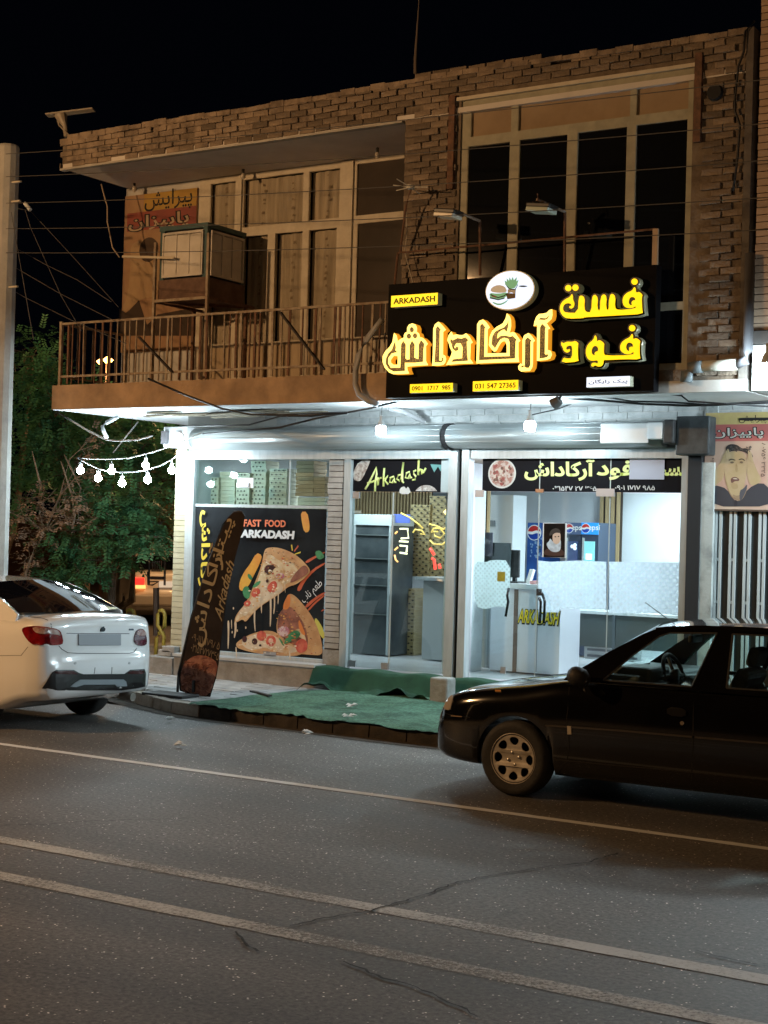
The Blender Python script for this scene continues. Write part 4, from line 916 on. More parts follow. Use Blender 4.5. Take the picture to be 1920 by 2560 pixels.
q0 = W(*cP(1370, 1030), Y=YT); text('lettering', fa('طعم ناب'), (q0.x, q0.z), .38, .16, wht_m, po, Y=YT, rot=radians(42))
# ================================================================= MAIN SIGN
sg = thing('shop_sign', 'large black illuminated fast food sign with glowing yellow Persian lettering', 'sign', (-7.9, YB-.2, 3.6))
YSG = YB-.14
tl = W(832*1.1573+6, 622*1.1573, Y=YSG); br = W(1411*1.1573, 845*1.1573, Y=YSG)
SX0, SX1, SZ0, SZ1 = W(968, 860, Y=YSG).x, W(1637, 860, Y=YSG).x, W(1300, 986, Y=YSG).z, W(1300, 687, Y=YSG).z
MB().box((SX0, YSG, SZ0), (SX1, YB-.012, SZ1)).build('sign_panel', signblack_m, sg)
YF = YSG-.10
gold = emis('gold_letter_glow', (1.0, .66, .10), 2.6); border_m = emis('warm_yellow_border', (1.0, .70, .14), 2.2); yface = emis('yellow_letter_face', (1.0, .62, .0), 1.35)
side_m = emis('amber_letter_side', (1.0, .38, .02), .75); silver_m = mat('silver_letter_side', (.36, .36, .28), .4, .3, emit=.05, ecol=(.8, .8, .4))
glit_m = bpy.data.materials.new('glitter_fill'); glit_m.use_nodes = True; nt = glit_m.node_tree; n = nt.nodes; l = nt.links; p = n['Principled BSDF']
tc = n.new('ShaderNodeTexCoord'); v_ = tex('ShaderNodeTexVoronoi', 120); rp = rampn(v_.outputs['Color'], .45, .95, (.010, .008, .004), (.20, .15, .06)); l.new(rp.outputs[0], p.inputs['Base Color'])
p.inputs['Roughness'].default_value = .35; p.inputs['Metallic'].default_value = .6; p.inputs['Emission Color'].default_value = (.5, .34, .06, 1); p.inputs['Emission Strength'].default_value = .05; MATS['glitter'] = glit_m
def letter(outer, inners, crop_, holes=()):
    o = px(crop_, outer, YF); hs = [px(crop_, h, YF) for h in holes]
    ch = lambda q: q
    s_ = plate('letter_side', [o]+hs, YF+.004, .096, side_m, sg)
    f_ = plate('letter_border', [o]+hs, YF, .0035, border_m, s_)
    for q in inners: plate('letter_fill', [px(crop_, q, YF)], YF-.006, .005, MATS['glitter'], s_)
    return s_
letter([(250,400),(285,440),(300,520),(318,500),(345,480),(385,465),(385,430),(400,400),(428,388),(430,330),(455,285),(500,268),(545,285),(565,330),(562,385),(592,405),(607,460),(640,465),(680,500),(715,550),(690,580),(690,790),(720,845),(600,850),(430,865),(432,905),(455,960),(380,968),(240,970),(180,945),(120,880),(90,800),(92,720),(130,650),(190,590),(228,520),(238,450)],
       [[(350,560),(380,510),(412,560),(408,750),(430,770),(468,765),(470,570),(500,508),(535,560),(530,740),(590,765),(595,560),(625,500),(668,550),(655,640),(652,800),(540,812),(400,812),(400,925),(250,935),(180,900),(140,830),(140,760),(170,690),(225,630),(262,520),(275,600),(268,640),(295,665),(215,685),(170,750),(168,820),(205,882),(340,880)],
        ell(497, 357, 27, 38, 14), ell(457, 445, 29, 37, 14), ell(542, 440, 29, 36, 14)], cA, [[(205,770),(245,715),(300,720),(298,840),(240,840),(205,810)]])
letter([(862,245),(910,290),(965,355),(928,385),(925,700),(955,715),(968,760),(955,810),(930,840),(880,850),(775,852),(785,700),(792,340),(815,280)], [[(855,305),(898,355),(882,375),(876,780),(900,790),(918,770),(910,740),(930,745),(932,780),(905,808),(812,808),(828,560),(830,340)]], cA)
letter([(1040,380),(1065,430),(1110,420),(1160,430),(1200,430),(1245,405),(1290,450),(1335,530),(1308,550),(1300,760),(1345,820),(1160,825),(970,842),(1010,770),(1040,700),(1050,660),(1020,600),(1012,560),(985,500),(1000,440)],
       [[(1035,480),(1060,505),(1130,470),(1190,480),(1205,470),(1240,460),(1278,500),(1255,520),(1262,700),(1272,785),(1045,800),(1070,765),(1195,750),(1202,600),(1170,540),(1110,545),(1082,590),(1092,620),(1115,590),(1142,600),(1135,640),(1100,652),(1062,620),(1050,560),(1030,520)]], cA)
letter([(190,405),(250,460),(305,540),(270,580),(262,990),(600,985),(600,850),(575,785),(545,780),(505,800),(465,860),(425,940),(385,965),(345,930),(290,850),(305,700),(350,600),(430,530),(530,475),(580,390),(602,300),(650,350),(672,420),(675,520),(650,640),(705,620),(745,640),(835,770),(800,800),(800,1050),(812,1140),(400,1150),(75,1165),(82,900),(88,490),(125,430)],
       [[(180,475),(235,545),(220,560),(212,1050),(655,1040),(655,800),(630,740),(560,722),(490,750),(440,830),(400,905),(340,830),(355,700),(400,620),(470,580),(560,540),(605,490),(632,430),(625,530),(600,620),(560,575),(500,600),(445,650),(435,740),(500,690),(580,685),(670,705),(705,690),(770,750),(755,780),(745,1080),(125,1110),(140,700),(145,510)]], cB)
letter([(975,640),(1030,690),(1085,770),(1055,800),(1050,1150),(1040,1230),(1000,1295),(910,1300),(850,1305),(805,1270),(798,1215),(835,1165),(870,1175),(872,760),(900,680)], [[(965,715),(1030,770),(1012,790),(1010,1190),(980,1245),(935,1240),(905,1215),(860,1240),(852,1215),(880,1200),(915,1205),(922,760)]], cB)
letter([(1385,230),(1388,330),(1370,400),(1290,470),(1320,520),(1350,560),(1312,575),(1305,930),(1360,950),(1380,1010),(1350,1080),(1280,1105),(1120,1120),(1125,500),(1065,520),(1080,440),(1110,360),(1160,310),(1230,305),(1290,290),(1340,240)],
       [[(1215,480),(1280,545),(1265,560),(1258,1000),(1285,1020),(1300,1000),(1320,1025),(1300,1055),(1240,1072),(1170,1080),(1180,540)], [(1155,410),(1180,380),(1280,385),(1340,335),(1310,390),(1260,415),(1180,410)]], cB)
def ylet(outer, crop_, holes=(), sm=1):
    o = chaikin(px(crop_, outer, YF), sm); hs = [chaikin(px(crop_, h, YF), sm) for h in holes]
    s_ = plate('letter_side', [o]+hs, YF+.004, .096, silver_m, sg, offset=.018)
    plate('letter_rim', [o]+hs, YF, .0038, mat('dark_letter_rim', (.03, .02, .0), .4), s_, offset=.018)
    plate('letter_face', [o]+hs, YF-.004, .0036, yface, s_)
ylet([(318,345),(335,380),(335,440),(362,500),(350,560),(310,588),(275,570),(285,540),(318,540),(300,505),(250,495),(200,515),(175,560),(180,620),(230,650),(415,652),(428,400),(470,370),(525,410),(515,580),(545,640),(630,640),(640,400),(685,355),(735,410),(722,570),(765,640),(778,400),(825,348),(875,390),(862,570),(905,628),(918,380),(965,340),(1015,395),(1002,560),(1045,610),(1335,585),(1340,540),(1300,570),(1220,580),(1150,550),(1125,470),(1140,390),(1200,330),(1280,300),(1315,235),(1335,260),(1338,320),(1360,330),(1395,315),(1450,370),(1430,400),(1440,600),(1450,670),(1100,690),(1010,695),(850,705),(720,712),(515,722),(500,738),(250,745),(180,710),(135,640),(125,570),(150,490),(220,430),(290,400)], cC,
     [[(1225,470),(1240,410),(1280,395),(1325,410),(1335,450),(1290,455),(1268,490),(1280,530),(1250,530),(1225,500)]])
for x, y in ((262, 257), (375, 250), (1318, 155)): ylet(ell(x, y, 50, 50, 18), cC, sm=0)
ylet([(155,345),(180,375),(240,345),(330,350),(375,330),(425,375),(415,400),(415,600),(430,665),(150,685),(190,595),(230,615),(325,610),(325,420),(290,405),(240,420),(222,455),(250,480),(285,455),(288,500),(240,525),(190,495),(175,440),(145,390)], cD)
ylet([(690,235),(715,280),(718,345),(760,315),(835,370),(830,420),(825,520),(850,570),(1300,560),(1305,500),(1260,540),(1180,550),(1100,500),(1085,430),(1110,360),(1170,310),(1240,280),(1280,215),(1295,250),(1292,310),(1350,285),(1415,340),(1398,370),(1398,560),(1415,630),(1150,625),(880,640),(825,635),(820,700),(790,740),(730,745),(690,720),(655,748),(625,730),(640,685),(690,680),(735,700),(735,640),(640,655),(580,630),(540,550),(545,450),(590,370),(660,320)], cD,
     [[(632,480),(655,425),(700,408),(738,440),(738,500),(700,505),(680,530),(690,560),(660,560),(635,530)], [(1180,420),(1200,370),(1240,355),(1290,380),(1300,430),(1260,425),(1230,445),(1240,480),(1220,500),(1190,470)]])
ylet(ell(1280, 130, 50, 50, 18), cD, sm=0)
def lightbox(c, x0, y0, x1, y1, s, face, tm, par=sg, off=.0):
    a = W(*c(x0, (y0+y1)/2), Y=YF); b = W(*c(x1, (y0+y1)/2), Y=YF); cz = a.lerp(b, .5); h_ = abs(W(*c((x0+x1)/2, y0), Y=YF).z-W(*c((x0+x1)/2, y1), Y=YF).z)
    lb = MB().box((a.x, YF+.003, cz.z-h_/2), (b.x, YSG-.001, cz.z+h_/2)).build('light_box', silver_m, par)
    MB().box((a.x, YF, cz.z-h_/2), (b.x, YF+.0028, cz.z+h_/2)).build('lit_face', face, lb)
    text('lettering', s, ((a.x+b.x)/2, cz.z), (b.x-a.x)*.9, h_*.52, tm, lb, Y=YF-.003, off=off)
blk = mat('sign_print_black', (.02, .012, .0), .6)
lightbox(cT, 103, 280, 530, 385, 'ARKADASH', yface, blk, off=.03)
cU = crop(950, 930, 2.4043)
lightbox(cU, 180, 70, 437, 122, '0901  1717  985', yface, blk, off=.02); lightbox(cU, 558, 52, 830, 112, '031 547 27365', yface, blk, off=.02)
lightbox(cD, 552, 905, 1240, 1065, fa('پیک رایگان'), emis('white_sign_face', (.72, .80, .95), 1.25), blk, off=.01)
ov = W(*cT(1195, 240), Y=YF); orx = (W(*cT(1420, 240), Y=YF).x-W(*cT(968, 240), Y=YF).x)/2; orz = abs(W(*cT(1195, 55), Y=YF).z-W(*cT(1195, 420), Y=YF).z)/2
ob = plate('oval_light_box', [ell(ov.x, ov.z, orx, orz, 48)], YF+.004, .11, silver_m, sg)
plate('lit_face', [ell(ov.x, ov.z, orx-.01, orz-.01, 48)], YF, .0035, emis('cool_white_face', (.66, .78, 1.0), 1.15), ob)
gp = mat('print_pale_green', (.20, .50, .26), .6, emit=.30, ecol=(.35, .85, .45)); bp2 = mat('print_bun', (.55, .42, .25), .6, emit=.35, ecol=(.75, .62, .42)); dk = mat('print_dark_green', (.02, .07, .05), .6)
def op(pts, m, i, sm=1): plate('printed_food', [chaikin(px(cT, pts, YF), sm)], YF-.002-.001*i, .0008, m, ob)
op([(1015, 255), (1030, 215), (1090, 190), (1150, 205), (1172, 245), (1160, 262), (1090, 268)], bp2, 1); op([(1008, 265), (1090, 275), (1178, 258), (1175, 300), (1090, 330), (1015, 315)], gp, 1)
op([(1012, 270), (1040, 285), (1090, 305), (1140, 290), (1175, 268), (1178, 280), (1140, 302), (1090, 315), (1030, 295)], dk, 2, 0); op([(1012, 305), (1090, 325), (1150, 310), (1150, 320), (1090, 335), (1014, 318)], dk, 2, 0)
op([(1040, 290), (1075, 298), (1070, 312), (1035, 300)], mat('print_red_patty', (.4, .1, .06), .6), 3, 0)
op([(1155, 185), (1150, 150), (1170, 165), (1168, 130), (1190, 155), (1195, 120), (1210, 150), (1225, 118), (1235, 150), (1262, 120), (1258, 160), (1278, 145), (1265, 190), (1240, 225), (1195, 228)], gp, 1, 0)
op([(1165, 285), (1175, 268), (1250, 272), (1248, 315), (1175, 325)], mat('print_box_brown', (.2, .14, .08), .6), 2, 0); op([(1178, 235), (1255, 232), (1250, 280), (1215, 262), (1180, 270)], wht_m, 3, 0)
op([(1150, 180), (1195, 225), (1245, 232), (1275, 180), (1270, 200), (1248, 240), (1190, 235)], dk, 3, 0); op([(1268, 205), (1315, 196), (1372, 205), (1320, 216)], dk, 2)
op([(1035, 345), (1100, 370), (1160, 345), (1190, 320), (1160, 360), (1100, 385), (1045, 365)], gp, 2)
# posts of the sign frame above
MB().box((W(*cR(165, 1330), Y=YSG).x, YSG, SZ1), (W(*cR(195, 1330), Y=YSG).x, YSG+.03, W(*cR(178, 1318), Y=YSG).z)).build('frame_post', mat('tan_steel', (.48, .34, .22), .6), sg)
MB().tube([W(*c2(60, 1092), Y=YSG+.02), W(*c2(415, 1060), Y=YSG+.02), W(*c2(1175, 990), Y=YSG+.02)], .012, 6).build('frame_pipe', rust_m, sg)
MB().tube([W(*c2(60, 1092), Y=YSG+.02), W(*c2(45, 1240), Y=YSG+.02)], .014, 6).build('frame_pipe', rust_m, sg)
# ================================================================= LAMPS, CABLES, PIPES
def lamp_mat(P_, r_): return emis('lit_bulb_%d' % int(P_*10), (.74, .92, 1.0), P_/(39.5*r_*r_))
lamp_e = None; sock_m = mat('bulb_socket', (.5, .52, .53), .5)
def bulb(p, label, power, drop, r=.062, group=None, name='led_bulb'):
    t = thing(name, label, 'light bulb', tuple(p), group)
    MB().lathe([(.001, -r*1.05), (r*.8, -r*1.0), (r*.98, -r*.6), (r, r*.3), (r*.8, r*.75)], p, 'z', 16).build('glow_globe', lamp_mat(power, r), t, smooth=True)
    MB().lathe([(r*.8, r*.75), (r*.55, r*1.5), (r*.3, r*1.9), (r*.3, r*2.7), (.001, r*2.7)], p, 'z', 12).build('socket', sock_m, t, smooth=True)
    MB().tube([Vector(p)+Vector((0, 0, r*2.7)), Vector(p)+Vector((0.005, 0, drop))], .004, 5).build('cord', greycable_m, t)
    return t
pb1 = W(*cM(655, 453), Y=-2.72); pb2 = W(*cM(1620, 425), Y=-2.72)
bulb(pb1, 'lit square-ish white bulb hanging before the left shutter housing', L_BULB, ZS-.004-pb1.z)
bulb(pb2, 'lit white bulb hanging before the right shutter housing below the sign', L_BULB, ZS-.004-pb2.z)
pb3 = W(1921, 928, Y=-3.25); bulb(pb3, 'glaring white bulb on the neighbouring shop at the picture edge', L_BULB*1.3, .5, r=.10)
# more lamps of the neighbouring shops further right along the same front
for i, (x, w_) in enumerate(((-3.2, 8.5), (-0.9, 8.0))): bulb((x, -2.9, 3.4), ['bright bulb outside the next shop front to the east', 'bright bulb at the far end of the next shop front'][i], L_BULB*w_, .5, r=.08)
sl = thing('string_lights', 'string of round white festoon bulbs hung at the left shop corner', 'string lights', tuple(W(*cS(1350, 530), Y=-2.3)))
Yl = -2.4
cs_ = lambda pts: [W(*cS(*q), Y=Yl) for q in pts]
wire_m = mat('pale_lit_cord', (.45, .5, .52), .5)
MB().tube(cs_([(1480, 465), (1360, 520), (1180, 600), (1000, 655), (800, 705), (600, 715), (450, 712), (335, 700)]), .008, 6).build('wire', wire_m, sl, smooth=True)
MB().tube(cs_([(335, 700), (430, 755), (520, 798), (600, 820), (720, 834), (850, 830), (960, 815), (1090, 770), (1180, 720), (1270, 660)]), .008, 6).build('wire', wire_m, sl, smooth=True)
g_e = lamp_mat(L_STRING, .047)
for x, y in ((365, 815), (525, 885), (645, 820), (740, 930), (953, 768), (970, 900), (1187, 815), (1280, 665)):
    c_ = W(*cS(x, y), Y=Yl); r = .047
    g_ = MB().lathe([(.001, -r)]+[(r*sin(radians(a)), -r*cos(radians(a))) for a in range(20, 161, 20)]+[(.02, r)], c_, 'z', 16).build('globe_bulb', g_e, sl, smooth=True)
    MB().lathe([(.022, r*.9), (.024, r+.05), (.001, r+.05)], c_, 'z', 10).build('socket', sock_m, g_)
    MB().tube([c_+Vector((0, 0, r+.05)), c_+Vector((0, 0, r+.085))], .005, 5).build('cord', wire_m, g_)
pipe_m = mat('white_pvc', (.62, .66, .67), .4)
tag(MB().tube([W(*cS(700, 335), Y=-2.2), W(*cS(600, 385), Y=-2.2), W(*cS(560, 415), Y=-2.2), W(*cS(575, 460), Y=-2.2), W(*cS(603, 525), Y=-2.2)], .028, 10).build('drain_pipe', pipe_m, smooth=True), 'short bent white drain pipe hanging under the balcony corner', 'pipe')
dp = thing('corrugated_hose', 'grey flexible hose looping down at the left edge of the main sign', 'hose', tuple(W(815, 790, Y=YB-.1)))
hp = [W(x*1.1573, y*1.1573, Y=YB-.1) for x, y in ((826, 690), (812, 708), (790, 735), (775, 765), (768, 800), (768, 830), (776, 852), (795, 866), (815, 873))]
MB().tube(hp, .035, 10).build('hose', mat('grey_hose', (.33, .33, .34), .5), dp, smooth=True)
MB().tube([W(*cM(700, 315), Y=-2.2), W(*cM(790, 330), Y=-2.1), W(*cM(860, 365), Y=-1.95), W(*cM(940, 402), Y=-1.86)], .03, 10).build('hose', mat('grey_hose', (.33, .33, .34), .5), dp, smooth=True)
pp = thing('wall_pipe', 'pale horizontal waste pipe with grey elbow low on the brick wall', 'pipe', tuple(W(*cQ(1300, 40), Y=YB-.1)))
a, b = W(*cQ(1160, 48), Y=YB-.08), W(*cQ(1440, 30), Y=YB-.08)
MB().tube([a, b], .055, 14).build('pipe', mat('cream_pvc', (.58, .57, .5), .5), pp, smooth=True)
MB().tube([a+Vector((.06, 0, 0)), a, a+Vector((-.07, 0, -.01)), a+Vector((-.105, 0, -.05)), a+Vector((-.11, 0, -.15))], .062, 14).build('elbow', mat('grey_pvc', (.13, .15, .16), .5), pp, smooth=True)
MB().tube([b, b+Vector((.09, .0, .03)), b+Vector((.11, 0, .12)), b+Vector((.10, .02, 1.1))], .05, 12).build('riser', mat('dark_pvc', (.10, .10, .11), .5), pp, smooth=True)
# floodlights on arms above the sign
def flood(c, pts_head, arm, label, lens):
    h = W(*c(*pts_head[0]), Y=YSG-.45); e = W(*c(*pts_head[1]), Y=YSG-.45); t = thing('floodlight', label, 'floodlight', tuple(h))
    dd = (e-h); w_ = dd.length
    MB().bar(h+Vector((0, 0, .05)), e+Vector((0, 0, .05)), .22, .05).build('casing', mat('black_lamp_housing', (.03, .03, .032), .4, .4), t, bevel=.012)
    MB().bar(h+Vector((.01, -.02, .005)), e+Vector((-.01, -.02, .005)), .22, .045).build('lens', lens, t, bevel=.01)
    MB().tube([W(*c(*arm[0]), Y=YSG-.42), W(*c(*arm[1]), Y=YSG-.1)], .016, 8).build('arm', mat('pale_arm', (.33, .25, .2), .5), t)
    if len(arm) > 2: MB().tube([W(*c(*arm[1]), Y=YSG-.1), W(*c(*arm[2]), Y=YSG+.02)], .016, 8).build('upright', rust_m, t)
    return t
lens_m = mat('pale_lamp_lens', (.62, .58, .5), .2); lens2 = mat('pale_green_lens', (.5, .58, .52), .2)
f1 = flood(c2, [(235, 935), (325, 940)], [(310, 912), (415, 955), (415, 1190)], 'unlit floodlight with cream lens on an arm left of the oval logo', lens_m)
f2 = flood(c2, [(632, 912), (735, 915)], [(660, 862), (782, 915), (780, 1180)], 'unlit floodlight with greenish lens on an arm above the oval logo', lens2)
MB().bar(W(*c2(648, 885), Y=YSG-.44), W(*c2(715, 895), Y=YSG-.44), .10, .04).build('driver_box', mat('red_white_box', (.4, .25, .2), .5), f2)
MB().tube([W(*c2(663, 835), Y=YSG-.44), W(*c2(666, 870), Y=YSG-.44)], .006, 5).build('pin', rust_m, f2)
sp_ = thing('spotlight', 'small grey cylindrical spotlight hanging below the sign bottom edge', 'spotlight', tuple(W(*cQ(180, 295), Y=YSG+.05)))
MB().tube([W(*cQ(150, 315), Y=YSG+.05), W(*cQ(195, 280), Y=YSG+.05)], [.07, .05], 12).build('lamp_head', mat('grey_lamp_metal', (.12, .12, .12), .5, .4), sp_)
MB().tube([W(*cQ(195, 280), Y=YSG+.05), W(*cQ(203, 245), Y=YSG+.05)], .012, 6).build('bracket', black_m, sp_)
# aerials
ta = thing('tv_aerial', 'small white butterfly television aerial on a pole by the brick column', 'aerial', tuple(W(*c2(115, 810), Y=YB-.25)))
q = W(*c2(115, 808), Y=YB-.25); mb = MB()
for e in ((-75, -8), (-60, -35), (-62, 15), (75, 0), (40, 30)): mb.tube([q, W(*c2(115+e[0], 808+e[1]), Y=YB-.25+e[1]*.004)], .006, 5)
mb.build('rods', mat('white_aerial_plastic', (.6, .58, .52), .5), ta); MB().lathe([(.001, -.03), (.05, -.02), (.05, .02), (.001, .03)], q, 'z', 12).build('hub', MATS['white_aerial_plastic'], ta)
MB().tube([q+Vector((0, 0, -.03)), W(*c2(95, 890), Y=YB-.2), W(*c2(70, 1090), Y=YB-.1)], .013, 6).build('mast', rust_m, ta)
MB().tube([W(*c2(95, 900), Y=YB-.12), W(*c2(100, 1000), Y=YB-.1), W(*c2(90, 1090), Y=YB-.1), W(*c2(125, 1225), Y=YB-.1)], .006, 5).build('lead', mat('white_lead', (.5, .45, .38), .6), ta)
ra = thing('roof_aerial', 'flat wing shaped wireless dish on the left roof corner', 'aerial', tuple(W(*c1(285, 235), Y=YB+.3)))
MB().bar(W(*c1(203, 153), Y=YB+.2), W(*c1(405, 128), Y=YB+.5), .16, .02).build('wing', mat('weathered_pale_metal', (.42, .37, .30), .5, c2=(.3, .25, .2), scale=9), ra)
MB().tube([W(*c1(262, 150), Y=YB+.3), W(*c1(280, 200), Y=YB+.3)], [.09, .03], 10).build('hub', MATS['weathered_pale_metal'], ra)
MB().tube([W(*c1(245, 158), Y=YB+.3), W(*c1(255, 195), Y=YB+.3), W(*c1(300, 240), Y=YB+.25)], .012, 6).build('cable', MATS['weathered_pale_metal'], ra)
MB().tube([W(*c1(280, 195), Y=YB+.3), W(*c1(285, 245), Y=YB+.3)], .03, 8).build('stem', MATS['weathered_pale_metal'], ra)
tag(MB().tube([W(*c2(135, 320), Y=YB+.6), W(*c2(135, 255), Y=YB+.6), W(*c2(150, 20), Y=YB+.6), W(*c2(152, -60), Y=YB+.6)], [.02, .018, .005, .004], 6).build('roof_mast', mat('thin_mast_metal', (.16, .13, .11), .6), at=tuple(W(*c2(135, 320), Y=YB+.6))), 'thin dark mast standing on the roof above the brick column', 'mast')
# small unlit bulbs under the roof
for i, (x, y, Y, lab) in enumerate(((1050, 415, -1.9, 'small clear unlit bulb in a black holder above the curtained windows'), (1630, 325, -2.1, 'small clear unlit bulb in a black holder near the balcony door'), (580, 470, -1.9, 'dark lamp holder beside the top of the barber banner'))):
    q = W(*c1(x, y), Y=Y); t = thing('ceiling_bulb', lab, 'light bulb', tuple(q))
    MB().lathe([(.001, -.05), (.035, -.02), (.03, .02), (.015, .04)], q, 'z', 10).build('globe', mat('clear_bulb', (.5, .45, .38), .2), t, smooth=True)
    MB().lathe([(.018, .035), (.02, .09), (.001, .09)], q, 'z', 10).build('holder', black_m, t)
    MB().tube([q+Vector((0, 0, .09)), (q.x, q.y, 6.8)], .004, 4).build('cord', black_m, t)
# overhead street wires and hanging cables
def sag(p, q, s, n_=14): return [p.lerp(q, i/n_)-Vector((0, 0, s*4*(i/n_)*(1-i/n_))) for i in range(n_+1)]
pole_top = W(22, 365, Y=-4.0)
for i, (yl, yr) in enumerate(((385, 176), (442, 286), (508, 378), (572, 471), (632, 551))):
    a = W(15, yl, Y=-4.0); b = W(1905, yr, Y=-5.8); b2 = b+(b-a)*.35
    tag(MB().tube(sag(a, b2, .10, 24), .0045, 5).build('overhead_wire', greycable_m, at=tuple(a)), ['topmost', 'second from top', 'middle', 'fourth from top', 'lowest'][i]+' of five overhead wires crossing before the facade', 'wire', 'overhead street wires')
cab = [([(0, 1190), (110, 1275), (600, 1560), (1180, 1850)], -3.6, 'wire from the pole to the left balcony end, middle of the fan'), ([(100, 700), (300, 740), (700, 1170), (1170, 1690)], -3.3, 'steep wire from the pole down to the mural wall'), ([(100, 1075), (450, 1270), (760, 1420), (1100, 1640)], -3.4, 'upper sloping wire from the pole toward the mural wall'), ([(100, 1510), (260, 1600), (730, 1830), (920, 1910), (1250, 2050)], -3.6, 'lowest sloping wire ending at the railing'), ([(250, 730), (300, 900), (600, 1570), (800, 1920)], -3.8, 'long diagonal wire from pole top to the railing'), ([(110, 750), (180, 1150), (250, 1550), (330, 2010)], -4.0, 'nearly vertical wire hanging down beside the pole')]
for pts, Y, lab in cab:
    P_ = [W(*cL(*q_), Y=Y) for q_ in pts]; tag(MB().tube(P_, .0045, 5).build('service_wire', greycable_m, at=tuple(P_[0])), lab, 'wire', 'service wires fanning from the pole')
for c_, pts, Y, r, m_, lab in (
    (cL, [(1000, 475), (1020, 560), (1060, 700), (1060, 850), (1110, 1100), (1180, 1200)], -2.4, .009, mat('tan_cord', (.4, .33, .24), .6), 'tan cord hanging from the roof soffit to the mural edge'),
    (c1, [(640, 1290), (800, 1360), (960, 1420), (1080, 1445), (1300, 1450), (1500, 1440)], YB-.1, .014, cable_m, 'thick black cable running from balcony fascia toward the sign'),
    (cM, [(-500, 480), (0, 437), (250, 375), (440, 340), (600, 310), (830, 250)], YB+.1, .013, cable_m, 'black cable rising to the lower left corner of the sign'),
    (cM, [(-650, 430), (-200, 420), (0, 365), (200, 365), (430, 340)], YB+.2, .010, cable_m, 'black cable loop drooping under the balcony soffit'),
    (cM, [(-300, 330), (0, 355), (190, 345), (430, 338)], YB+.25, .008, cable_m, 'thin black cable just under the balcony soffit'),
    (cQ, [(0, 245), (250, 268), (500, 285), (790, 310), (1100, 320), (1300, 315), (1700, 290)], YB+.3, .014, cable_m, 'bundled black cable running right from below the sign'),
    (cQ, [(400, 245), (700, 290), (1000, 298), (1280, 318), (1560, 305), (1700, 300)], YB+.35, .010, cable_m, 'second black cable twisting along the bundle on the right'),
    (cQ, [(860, 210), (960, 240), (1050, 250), (1100, 290), (1700, 330)], YB+.2, .010, cable_m, 'black cable from the sign corner to the right neighbour'),
    (cQ, [(0, 385), (180, 345), (300, 300), (400, 270)], YS-.3, .008, cable_m, 'thin cable slanting across the washed block wall'),
    (cR, [(755, 120), (700, 180), (690, 300), (660, 380), (640, 560), (640, 640), (668, 720), (655, 900), (630, 1100)], YB-.03, .012, cable_m, 'black cable hanging loosely down the right brick pier'),
    (cS, [(150, 285), (280, 365), (430, 455), (600, 540), (700, 550), (880, 540), (1010, 505)], -2.6, .012, mat('pale_sagging_cable', (.32, .33, .32), .6), 'pale cable sagging from the balcony corner to the shutter end'),
    (cS, [(885, 375), (660, 655)], -1.0, .012, mat('pale_sagging_cable', (.32, .33, .32), .6), 'pale straight rod leaning behind the string lights')):
    P_ = [W(*c_(*q_), Y=Y) for q_ in pts]; tag(MB().tube(P_, r, 6).build('cable', m_, at=tuple(P_[0]), smooth=True), lab, 'cable')
# utility pole
pt = W(14, 365, Y=-3.75); pole = thing('utility_pole', 'tall grey concrete utility pole at the left picture edge', 'utility pole', (pt.x-.10, -3.75, 0))
px_ = W(24, 900, Y=-3.75).x
MB().tube([(px_-.17, -3.75, 0), (px_-.15, -3.75, pt.z-.03), (px_-.15, -3.75, pt.z)], [.19, .15, .13], 12).build('shaft', mat('pole_concrete', (.34, .33, .31), .85, c2=(.46, .45, .42), scale=3, bump=.3, bscale=20), pole, smooth=False)
for z in (6.45, 6.20, 5.1):
    q = W(30, 470, Y=-3.8); MB().box((px_-.05, -3.80, z), (px_+.14, -3.77, z+.02)).build('bracket', frame_m, pole)
MB().tube([W(*cL(245, 665), Y=-3.8), W(*cL(300, 730), Y=-3.8)], .025, 8).build('insulator', pipe_m, pole)

# ================================================================= STREET LAMPS (outside the picture, they light it)
sod = (1.0, .57, .25)
def streetlamp(x, y, h, pw, lab, arm):
    t = thing('street_lamp', lab, 'street lamp', (x, y, 0), 'sodium street lamps around the crossing')
    MB().tube([(x, y, 0), (x, y, h-.6), (x+arm[0]*.3, y+arm[1]*.3, h-.1), (x+arm[0], y+arm[1], h)], [.10, .07, .05, .04], 10).build('mast', concrete_m, t)
    ex, ey = x+arm[0], y+arm[1]
    MB().lathe([(.001, .12), (.16, .10), (.2, .0), (.001, 0)], (ex, ey, h-.02), 'z', 16).build('lamp_head', black_m, t)
    MB().lathe([(.001, -.10), (.12, -.06), (.15, -.02)], (ex, ey, h-.03), 'z', 16).build('lamp_glass', emis('sodium_glow', sod, 40), t)
    light('sodium_light', (ex, ey, h-.2), pw, sod, t, radius=.15)
streetlamp(-16.0, -18.5, 7.0, L_STREET*.58, 'tall sodium street lamp on the far pavement to the west', (1.0, 4.5))
streetlamp(-17.3, 4.6, 5.0, 750, 'unseen sodium lamp added behind the shop corner for the side street', (-.9, 1.2))  # added lamp, out of sight, to brighten the parked saloon
streetlamp(4.0, -20.5, 8.5, L_STREET*.12, 'tall sodium fill lamp added on the far pavement to the east', (-.5, 2.0))  # added weak fill lamp, never in view

